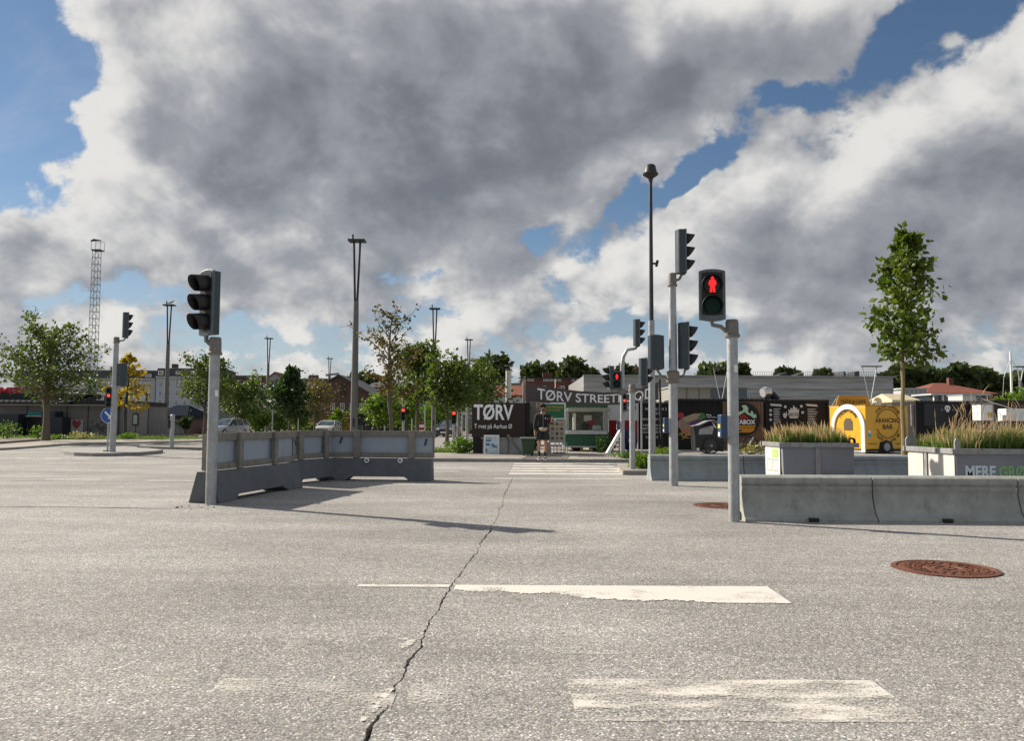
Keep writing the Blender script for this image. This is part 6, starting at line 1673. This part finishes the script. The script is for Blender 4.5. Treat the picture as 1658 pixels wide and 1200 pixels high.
for u, v, w_ in ((122, 652, 9), (161, 645, 8), (132, 652, 5)):
    a_, fa = frame_thing('air_conditioner', 'white air conditioning unit on the bar roof, %s' % {122: 'the larger with grille', 161: 'standing apart', 132: 'the narrow one'}[u], 'air conditioner', u, Yl + 1.5)
    a_.location.z = f.z(648) if u != 0 else 0
    h_ = .55; MB().box((0, 0, h_ / 2), (w_ / PX(Yl), .4, h_)).build('casing', WHITE, a_, bevel=.02); MB().lathe([(.19, -.215), (.19, -.205)], (0, 0, h_ / 2), 'Y', 16).build('fan_grille', DARKM, a_)
t, f = frame_thing('slat_fence', 'grey horizontal slat screen with one small dark framed window', 'fence', 222, 52.5, .0)
for a_, b_ in ((205, 219), (220.2, 238.5)):
    for k in range(15):
        v = 653 + k * 3.75; f.box(a_, b_, v, v + 3.3, 0, .05, 'slat', CLAD)
for u in (204, 219.2, 238.6): f.box(u, u + .9, 651.5, 711, .0, .09, 'post', DARKM)
f.box(214.5, 224, 670, 689, -.05, .0, 'window_frame', BLK); f.box(216, 222.5, 672, 687, -.06, -.0505, 'window_pane', mat('pane_pale', (.30, .32, .30), .2, var=.5, scale=4))
t, f = frame_thing('white_fence', 'plain white panel fence right of the slat screen', 'fence', 265, 58, .0)
for k in range(8): f.box(239 + k * 7.6, 246 + k * 7.6, 680, 707, 0, .05, 'panel', mat('fence_white', (.36, .355, .34), .75, var=.15, scale=1))
t, f = house('small_pavilion', 'low pavilion with dark blue hipped roof behind the white fence', 250, 300, 673, 655, 66, mat('pavilion_red', (.16, .08, .06), .8), mat('hip_blue', (.03, .036, .05), .9, spec=.0), 5, cat='pavilion', hip=1.0)
t, f = frame_thing('blue_container', 'blue steel container behind the silver estate car', 'container', 328, 76, 0)
corr(MB(), f.x(308), f.x(350), 0.02, f.z(678), 0).build('front_wall', mat('container_blue', (.035, .10, .24), .55, var=.15), t); MB().box(((f.x(308) + f.x(350)) / 2, 1.3, f.z(678) / 2), (f.x(350) - f.x(308), 2.4, f.z(678))).build('body', MATS['container_blue'], t)
t, f = frame_thing('white_canopy', 'white sailcloth canopy behind the spreading tree', 'canopy', 112, 68, 0)
mb = MB(); pts = [(f.x(88), f.z(646)), (f.x(100), f.z(636)), (f.x(118), f.z(634)), (f.x(140), f.z(640)), (f.x(148), f.z(646))]
vs = [(x, y, z + (.0 if y else -.2)) for x, z in pts for y in (0, 3)]
mb.add(vs, [(2 * i, 2 * i + 2, 2 * i + 3, 2 * i + 1) for i in range(4)]).build('sail', TENT, t)
for u in (90, 146): MB().cyl((f.x(u), .1, -.02), (f.x(u), .1, f.z(645)), .05, n=6).build('post', DARKM, t)
t, f = frame_thing('billboard', 'plain white board on posts below the yellow tree', 'board', 229, 60, 0)
f.box(223, 234, 636, 652, 0, .1, 'board', WHITE); f.box(234.1, 236.5, 635, 653, 0, .1, 'dark_edge', DARKM)
for u in (225, 233): f.box(u, u + 1, 652.1, 706, .02, .08, 'post', DARKM)

# ------------------------------------------------------------------ cars
def car(name, label, loc, rz, paint, L=4.3, W=1.78, H=1.5, estate=True, hood=.92, z0=0.0):
    """front points to local -Y"""
    t = thing(name, label, 'car', loc, rz)
    hw = W / 2
    ys = [-L / 2, -L / 2 + .08, -L / 2 + .45, -L * .22, -L * .05, L * .2, L / 2 - .35, L / 2 - .06, L / 2]
    tops = [.62, .74, .84, hood, hood + .03, hood + .06, hood + .08, hood + .04, .7]
    ws = [.72, .86, .96, 1, 1, 1, .98, .9, .8]
    mb = MB(); n = None
    for y, zt, w in zip(ys, tops, ws):
        w *= hw
        ring = [(-w * .93, .22), (-w, .42), (-w, zt - .2), (-w * .96, zt - .06), (-w * .82, zt), (w * .82, zt), (w * .96, zt - .06), (w, zt - .2), (w, .42), (w * .93, .22)]
        n = len(ring); mb.v += [(x, y, z) for x, z in ring]
    for i in range(len(ys) - 1):
        for j in range(n):
            k = (j + 1) % n; mb.f.append((i * n + j, i * n + k, (i + 1) * n + k, (i + 1) * n + j))
    mb.f.append(tuple(range(n))); mb.f.append(tuple((len(ys) - 1) * n + j for j in range(n)))
    body = mb.build('body', paint, t, smooth=True)
    # glasshouse
    st = [(-L * .20, hood, hood + .02), (-L * .03, hood, H - .08), (L * .08, hood, H - .015), (L * .26, hood, H - .03), (L * .42, hood + .05, H - .12), (L / 2 - .16, hood + .08, hood + .14)]
    if not estate: st[4] = (L * .38, hood + .05, H - .22)
    mb = MB(); m4 = 6
    for y, zb, zt in st:
        wb = hw * .93; wt = hw * (.93 - .20 * (zt - zb) / (H - hood))
        mb.v += [(-wb, y, zb - .04), (-wt, y, zt - .03), (-wt * .86, y, zt), (wt * .86, y, zt), (wt, y, zt - .03), (wb, y, zb - .04)]
    for i in range(len(st) - 1):
        for j in range(m4 - 1): mb.f.append((i * m4 + j, i * m4 + j + 1, (i + 1) * m4 + j + 1, (i + 1) * m4 + j))
    CG = glass('car_glass', (.035, .055, .07), .04)
    gh = mb.build('glasshouse', CG, t, smooth=True)
    rf = MB(); R3 = [st[1], st[2], st[3], st[4]]
    for y, zb, zt in R3:
        wt = hw * .735; rf.v += [(-wt, y, zt - .012), (-wt * .86, y, zt + .012), (wt * .86, y, zt + .012), (wt, y, zt - .012)]
    for i in range(3):
        for j in range(3): rf.f.append((i * 4 + j, i * 4 + j + 1, (i + 1) * 4 + j + 1, (i + 1) * 4 + j))
    rf.build('roof', paint, t, smooth=True)
    for s in (-1, 1):
        for (y0, z0_, y1, z1_) in ((-L * .20, hood, -L * .03, H - .07), (L * .10, hood, L * .09, H - .03), (L * .28, hood + .02, L * .27, H - .04), (L / 2 - .2, hood + .1, L * .42, H - .12)):
            MB().bar((s * hw * .935, y0, z0_), (s * hw * .745, y1, z1_), .05, .07).build('pillar', paint, t)
        MB().box((s * hw * .62, -L / 2 + .10, .66), (.42, .16, .14), rz=s * .25).build('headlight', mat('headlamp', (.62, .64, .66), .15), t, bevel=.03)
        MB().box((s * (hw + .07), -L * .10, hood + .05), (.18, .12, .13)).build('mirror', paint, t, bevel=.03)
        for y in (-L * .31, L * .29):
            w = MB().lathe([(.20, -.10), (.32, -.09), (.335, 0), (.32, .09), (.20, .10)], (s * (hw - .10), y, .335), 'X', 22).build('wheel', BLK, t, smooth=True)
            MB().lathe([(.21, -.012), (.19, .012)], (s * (hw + .0), y, .335), 'X', 18).build('rim', GALV, w)
    MB().box((0, -L / 2 - .005, .50), (W * .62, .04, .16)).build('grille', BLK, t, bevel=.01)
    MB().box((0, -L / 2 - .035, .42), (.50, .02, .11)).build('number_plate', WHITE, t)
    return t
PSIL = mat('paint_silver', (.42, .43, .45), .3, .5, var=.04, coat=.5); PWHT = mat('paint_pearl', (.60, .59, .56), .3, .1, var=.04, coat=.5); PDRK = mat('paint_graphite', (.05, .055, .06), .3, .3, var=.04, coat=.5)
Yc1 = 70.0
p = at(366, 700, Yc1)
car('estate_car', 'silver estate car waiting beyond the hoarding, seen at an angle', (p.x, Yc1, .0), RAD(-17), PSIL, 4.5, 1.83, 1.50)
Yc2 = 78.0
p = at(531, 700, Yc2)
car('compact_car', 'pearl white compact car driving towards the hoarding', (p.x, Yc2, .0), RAD(-4), PWHT, 3.9, 1.75, 1.42)
Yc3 = 72.0
p = at(727, 700, Yc3)
car('dark_car', 'dark car with lights on far down the street', (p.x, Yc3, .0), RAD(-10), PDRK, 4.0, 1.75, 1.45)

# distant small signals and posts down the street
def small_signal(u, v, Y, label):
    t, f = frame_thing('traffic_signal', label, 'traffic light', u, Y, 0, 'distant red signals')
    z = f.z(v); MB().cyl((0, 0, -.02), (0, 0, z + .9), .09, n=10).build('pole', GALV, t)
    signal_head(t, (0, -.12, z - .62), 0.0, 3, .34, .30, lit=0, visor=.12)
    return t
small_signal(653, 668, 62, 'distant red signal in front of the dense dark tree')
small_signal(632, 675, 78, 'distant red signal right behind the half bare tree trunk')
small_signal(735, 673, 60, 'distant red signal on the street by the dark car')
for u, v0, Y, lb in ((756, 655, 50, 'plain grey post at the edge of the grass verge'), (742, 662, 52, 'brown wooden post before the dark car'), (748, 668, 64, 'thin pale post behind the wooden post'), (688, 655, 62, 'slim post with small blue sign under the trees'), (667, 678, 66, 'grey post under the dense street tree'), (623, 690, 70, 'black post beside the green cabinet'), (441, 664, 70, 'thin post near the columnar tree'), (483, 672, 72, 'thin post right of the columnar tree')):
    t, f = frame_thing('street_post', lb, 'post', u, Y, 0)
    MB().tube([(0, 0, -.02), (0, 0, f.z(v0))], [.09, .07] if u in (756, 742) else .05, 10).build('post', WOOD if u == 742 else GALV, t, smooth=True)
    MB().lathe([(.10 if u in (756, 742) else .055, f.z(v0) - .01), (.03, f.z(v0) + .05)], n=10).build('post_cap', DARKM, t)
    if u == 688: f.box(683, 693, 652, 655.5, -.08, -.055, 'sign_plate', BLUE)
t, f = frame_thing('warning_board', 'red and white striped barrier board down the street', 'barrier', 682, 68, 0)
for k in range(4): f.box(679, 686, 684 + k * 4.2, 688 + k * 4.2, 0, .06, 'stripe_board', REDF if k % 2 == 0 else WHITE)
for u in (679.5, 685): f.box(u, u + .8, 684, 706, .06, .1, 'leg', DARKM)
t, f = frame_thing('utility_cabinet', 'grey green utility cabinet by the tall forked lamp post', 'cabinet', 579, 58, 0)
f.box(573, 585.5, 690.5, 709, 0, .5, 'cabinet', mat('cabinet_green', (.045, .075, .062), .6, var=.15), .02); f.box(572.5, 586, 689.3, 690.4, -.04, .54, 'lid', mat('cabinet_lid', (.09, .11, .10), .6))
for u in (594, 606):
    t, f = frame_thing('bollard', 'black bollard in front of the black shed', 'bollard', u, 60, 0, 'bollards by the shed')
    MB().lathe([(.09, -.02), (.08, .95), (.10, 1.0), (.06, 1.1), (.01, 1.12)], n=12).build('bollard', BLK, t, smooth=True)
t, f = frame_thing('roadside_bank', 'low strip of shrubs and parked bicycles far behind the cars', 'hedge', 590, 95, 0)
qv = np.random.default_rng(5); V, F = [], []
for i in range(2600):
    c = np.array([f.x(qv.uniform(380, 790)), qv.uniform(-.6, .6), qv.uniform(.05, 1.15)]); a = qv.normal(0, 1, 3); a /= np.linalg.norm(a); d = np.cross(a, qv.normal(0, 1, 3)); d /= np.linalg.norm(d); e = np.cross(a, d); s = qv.uniform(.08, .2)
    o = len(V); V += [tuple(c - d * s), tuple(c - e * s), tuple(c + d * s), tuple(c + e * s)]; F.append((o, o + 1, o + 2, o + 3))
me = bpy.data.meshes.new('hedge_leaves'); me.from_pydata(V, [], F); me.materials.append(LF_MID); place('hedge_leaves', me, t)
mb = MB()
for k in range(24): mb.cyl((f.x(380 + k * 17), 0, -.03), (f.x(380 + k * 17), 0, .8), .03, n=5)
o = mb.build('hedge_stems', BARK, t); o['kind'] = 'stuff'

# ------------------------------------------------------------------ standing man
def skin_mesh(name, verts, edges, radii, mt, parent, root=0, sub=2, loc=None):
    me = bpy.data.meshes.new(name); me.from_pydata(verts, edges, []); me.materials.append(mt)
    o = place(name, me, parent, loc)
    sk = o.modifiers.new('skin', 'SKIN'); sk.use_smooth_shade = True; sk.branch_smoothing = .3
    for i, r in enumerate(radii):
        sv = me.skin_vertices[0].data[i]; sv.radius = (r, r) if not isinstance(r, tuple) else r; sv.use_root = (i == root)
    ss = o.modifiers.new('subsurf', 'SUBSURF'); ss.levels = sub; ss.render_levels = sub
    return o
SKIN = mat('skin', (.33, .17, .105), .55, var=.08); HAIR = mat('hair_black', (.012, .010, .009), .7, var=.3, scale=40, bump=.6, bscale=60)
BCLO = mat('black_cloth', (.012, .012, .014), .85, var=.3, scale=12, bump=.2, bscale=18); SHORT = mat('black_shorts', (.015, .015, .018), .85, var=.2)
Ym = 25.55
p = gr(879, 744.6, .10)
man = thing('person', 'man in black zip jacket and shorts with beige waist bag, forearm raised', 'person', (at(879, 690, p.y + .1).x, p.y + .1, .104))
# skeleton (x right in picture, -y towards the camera)
V_ = [(0, 0, .93), (0, .01, 1.10), (0, .015, 1.27), (0, .0, 1.42), (0, -.005, 1.50), (0, -.02, 1.58), (0, -.025, 1.67),      # pelvis..head 0-6
      (-.10, 0, .86), (-.115, -.03, .50), (-.12, .0, .10), (-.125, -.10, .035), (-.13, -.17, .03),                            # right leg 7-11
      (.10, 0, .86), (.095, -.02, .50), (.075, .03, .10), (.09, -.07, .035), (.10, -.14, .03),                               # left leg 12-16
      (-.19, .01, 1.38), (-.245, .02, 1.13), (-.255, -.05, .88), (-.255, -.075, .80),                                         # right arm 17-20
      (.19, .0, 1.38), (.265, .03, 1.14), (.255, -.16, 1.20), (.265, -.235, 1.25)]                                           # left arm 21-24
E_ = [(0, 1), (1, 2), (2, 3), (3, 4), (4, 5), (5, 6), (0, 7), (7, 8), (8, 9), (9, 10), (10, 11), (0, 12), (12, 13), (13, 14), (14, 15), (15, 16), (3, 17), (17, 18), (18, 19), (19, 20), (3, 21), (21, 22), (22, 23), (23, 24)]
Rd = [(.135, .10), (.12, .09), (.14, .10), (.11, .08), .052, .085, .078, .085, .055, .036, .035, .025, .085, .055, .036, .035, .025, .055, .043, .033, .03, .055, .043, .033, .03]
# fingers: palm plus five
def hand(base, d, side, up):
    d = Vector(d).normalized(); s = Vector(side).normalized(); b0 = len(V_)
    for k in range(5):
        off = s * (.032 - .016 * k) if k else s * .034
        if k == 0: P_ = [base + s * .03, base + s * .055 + d * .03, base + s * .058 + d * .06]
        else:
            L_ = [.0, .075, .085, .08, .062][k]
            P_ = [base + off + d * .05, base + off + d * (.05 + L_ * .5), base + off * .9 + d * (.05 + L_ * .85) + Vector(up) * L_ * .45]
        i0 = len(V_); V_.extend([tuple(x) for x in P_]); Rd.extend([.0105, .009, .007]); yield i0
for base_i, d, s, u in ((20, (0, -.15, -1), (0, -1, 0), (.3, -.3, -.2)), (24, (.1, -.6, .75), (-1, 0, .2), (0, -.5, .3))):
    base = Vector(V_[base_i])
    for i0 in hand(base, d, s, u): E_ += [(base_i, i0), (i0, i0 + 1), (i0 + 1, i0 + 2)]
SC = 1.70 / 1.75
sc = lambda vs: [tuple(c * SC for c in v) for v in vs]
skin_mesh('body', sc(V_), E_, [tuple(c * SC for c in r) if isinstance(r, tuple) else r * SC for r in Rd], SKIN, man, 0, 2)
# face
fh = lambda z: z * SC
hd = Vector((0, -.025, 1.635)) * SC
MB().tube([hd + Vector((0, -.078, .02)), hd + Vector((0, -.100, -.012)), hd + Vector((0, -.083, -.02))], [.007, .014, .010], 7).build('nose', SKIN, man, smooth=True)
for s in (-1, 1):
    MB().lathe([(.011, -.004), (.008, -.008), (.001, -.010)], hd + Vector((s * .030, -.070, .018)), 'Y', 10).build('eye', BLK, man)
    MB().bar(hd + Vector((s * .014, -.084, .038)), hd + Vector((s * .046, -.076, .037)), .008, .007).build('eyebrow', HAIR, man)
    MB().lathe([(.002, -.012), (.022, -.006), (.022, .006), (.002, .012)], hd + Vector((s * .086, .0, .0)), 'X', 10).build('ear', SKIN, man, smooth=True)
MB().box(hd + Vector((0, -.083, -.045)), (.042, .01, .009)).build('mouth', mat('lips', (.22, .08, .06), .5), man, bevel=.003)
# hair: curly mop made of tufts over the skull
q = random.Random(3); mb = MB()
for k in range(150):
    a = q.uniform(0, 2 * math.pi); e = q.uniform(-.1, 1.5); r = .093
    d = Vector((math.cos(a) * math.cos(e), math.sin(a) * math.cos(e), math.sin(e)))
    if d.y < -.45 and d.z < .55: continue
    c = hd + Vector((d.x * r * .95, .008 + d.y * r * 1.05, .025 + d.z * r * 1.0)); s = q.uniform(.016, .028)
    mb.lathe([(.001, -s), (s * .8, -s * .5), (s, 0), (s * .8, s * .5), (.001, s)], c, 'Z', 6, caps=False)
mb.build('hair', HAIR, man, smooth=True)
MB().tube([hd + Vector((-.055, -.035, -.055)), hd + Vector((-.03, -.075, -.082)), hd + Vector((0, -.086, -.092)), hd + Vector((.03, -.075, -.082)), hd + Vector((.055, -.035, -.055))], [.010, .018, .022, .018, .010], 8).build('beard', HAIR, man, smooth=True)
# jacket
JV = [(0, .0, .96), (0, .01, 1.10), (0, .015, 1.27), (0, .0, 1.41), (0, .0, 1.475), (-.19, .01, 1.39), (-.247, .02, 1.13), (-.256, -.045, .905), (.19, 0, 1.39), (.267, .03, 1.14), (.256, -.135, 1.19)]
JE = [(0, 1), (1, 2), (2, 3), (3, 4), (3, 5), (5, 6), (6, 7), (3, 8), (8, 9), (9, 10)]
JR = [(.165, .125), (.155, .118), (.165, .122), (.13, .10), .072, .078, .066, .052, .078, .066, .052]
skin_mesh('jacket', sc(JV), JE, [tuple(c * SC for c in r) if isinstance(r, tuple) else r * SC for r in JR], BCLO, man, 1, 2)
MB().tube([(0, -.095, 1.43 * SC), (0, -.128, 1.25 * SC), (0, -.127, 1.05 * SC)], .006, 5).build('zip', GALV, man)
MB().box((.075, -.122, 1.30 * SC), (.03, .006, .035)).build('chest_badge', WHITE, man)
# shorts: two flared legs
b = bmesh.new(); rings = []
for s, cx in ((-1, -.105), (1, .095)):
    prev = None
    for z, rx, ry in ((1.0, .085, .125), (.90, .10, .135), (.78, .115, .13), (.62, .118, .128)):
        ring = [b.verts.new(((cx + rx * math.cos(a * math.pi / 6) - (0 if z < .85 else s * .02)) * SC, (ry * math.sin(a * math.pi / 6) - .005) * SC, z * SC)) for a in range(12)]
        if prev:
            for i in range(12): b.faces.new((prev[i], prev[(i + 1) % 12], ring[(i + 1) % 12], ring[i]))
        prev = ring
me = bpy.data.meshes.new('shorts'); bmesh.ops.recalc_face_normals(b, faces=b.faces); b.to_mesh(me); b.free(); me.materials.append(SHORT)
me.polygons.foreach_set('use_smooth', [True] * len(me.polygons)); o = place('shorts', me, man); sd = o.modifiers.new('t', 'SOLIDIFY'); sd.thickness = .008
# waist bag, socks, shoes
MB().tube([(-.11, -.135, .965 * SC), (-.04, -.165, .955 * SC), (.06, -.165, .955 * SC), (.13, -.13, .975 * SC)], [.03, .062, .060, .028], 10).build('waist_bag', mat('bag_beige', (.36, .30, .20), .7, var=.15), man, smooth=True)
MB().lathe([(.162 * SC, .985 * SC), (.164 * SC, 1.01 * SC)], (0, .0, 0), 'Z', 20, caps=False).build('belt', mat('belt_beige', (.30, .25, .17), .7), man)
for s, ax, ay, kx in ((-1, -.12, .0, -.125), (1, .075, .03, .09)):
    MB().tube([(ax * SC, ay, .06), (ax * SC, ay - .003, .14), (ax * SC, ay - .006, .24)], [.05, .044, .05], 12).build('sock', SHORT, man, smooth=True)
    fx, fy = ax * SC, ay
    sh = [(.045, .075), (.05, .03), (.055, -.05), (.05, -.13), (.035, -.185)]
    vs = []
    for w, y in sh:
        h = .10 if y > 0 else (.085 if y > -.08 else .055)
        vs += [(fx - w, fy + y, .0), (fx - w * .9, fy + y, h * .7), (fx, fy + y, h), (fx + w * .9, fy + y, h * .7), (fx + w, fy + y, .0)]
    fs = [(i * 5 + j, i * 5 + (j + 1) % 5, (i + 1) * 5 + (j + 1) % 5, (i + 1) * 5 + j) for i in range(4) for j in range(5)] + [(0, 1, 2, 3, 4), (20, 21, 22, 23, 24)]
    o = MB().add(vs, fs).build('shoe', mat('shoe_black', (.02, .02, .022), .6), man, smooth=True)
    MB().prism([(fx - .056, fy + .085), (fx + .056, fy + .085), (fx + .06, fy - .06), (fx + .045, fy - .19), (fx - .045, fy - .19), (fx - .06, fy - .06)], 0, .028, 'XY').build('sole', WHITE, man)
    MB().box((fx, fy - .09, .075), (.07, .06, .03)).build('shoe_panel', WHITE, man, bevel=.01)
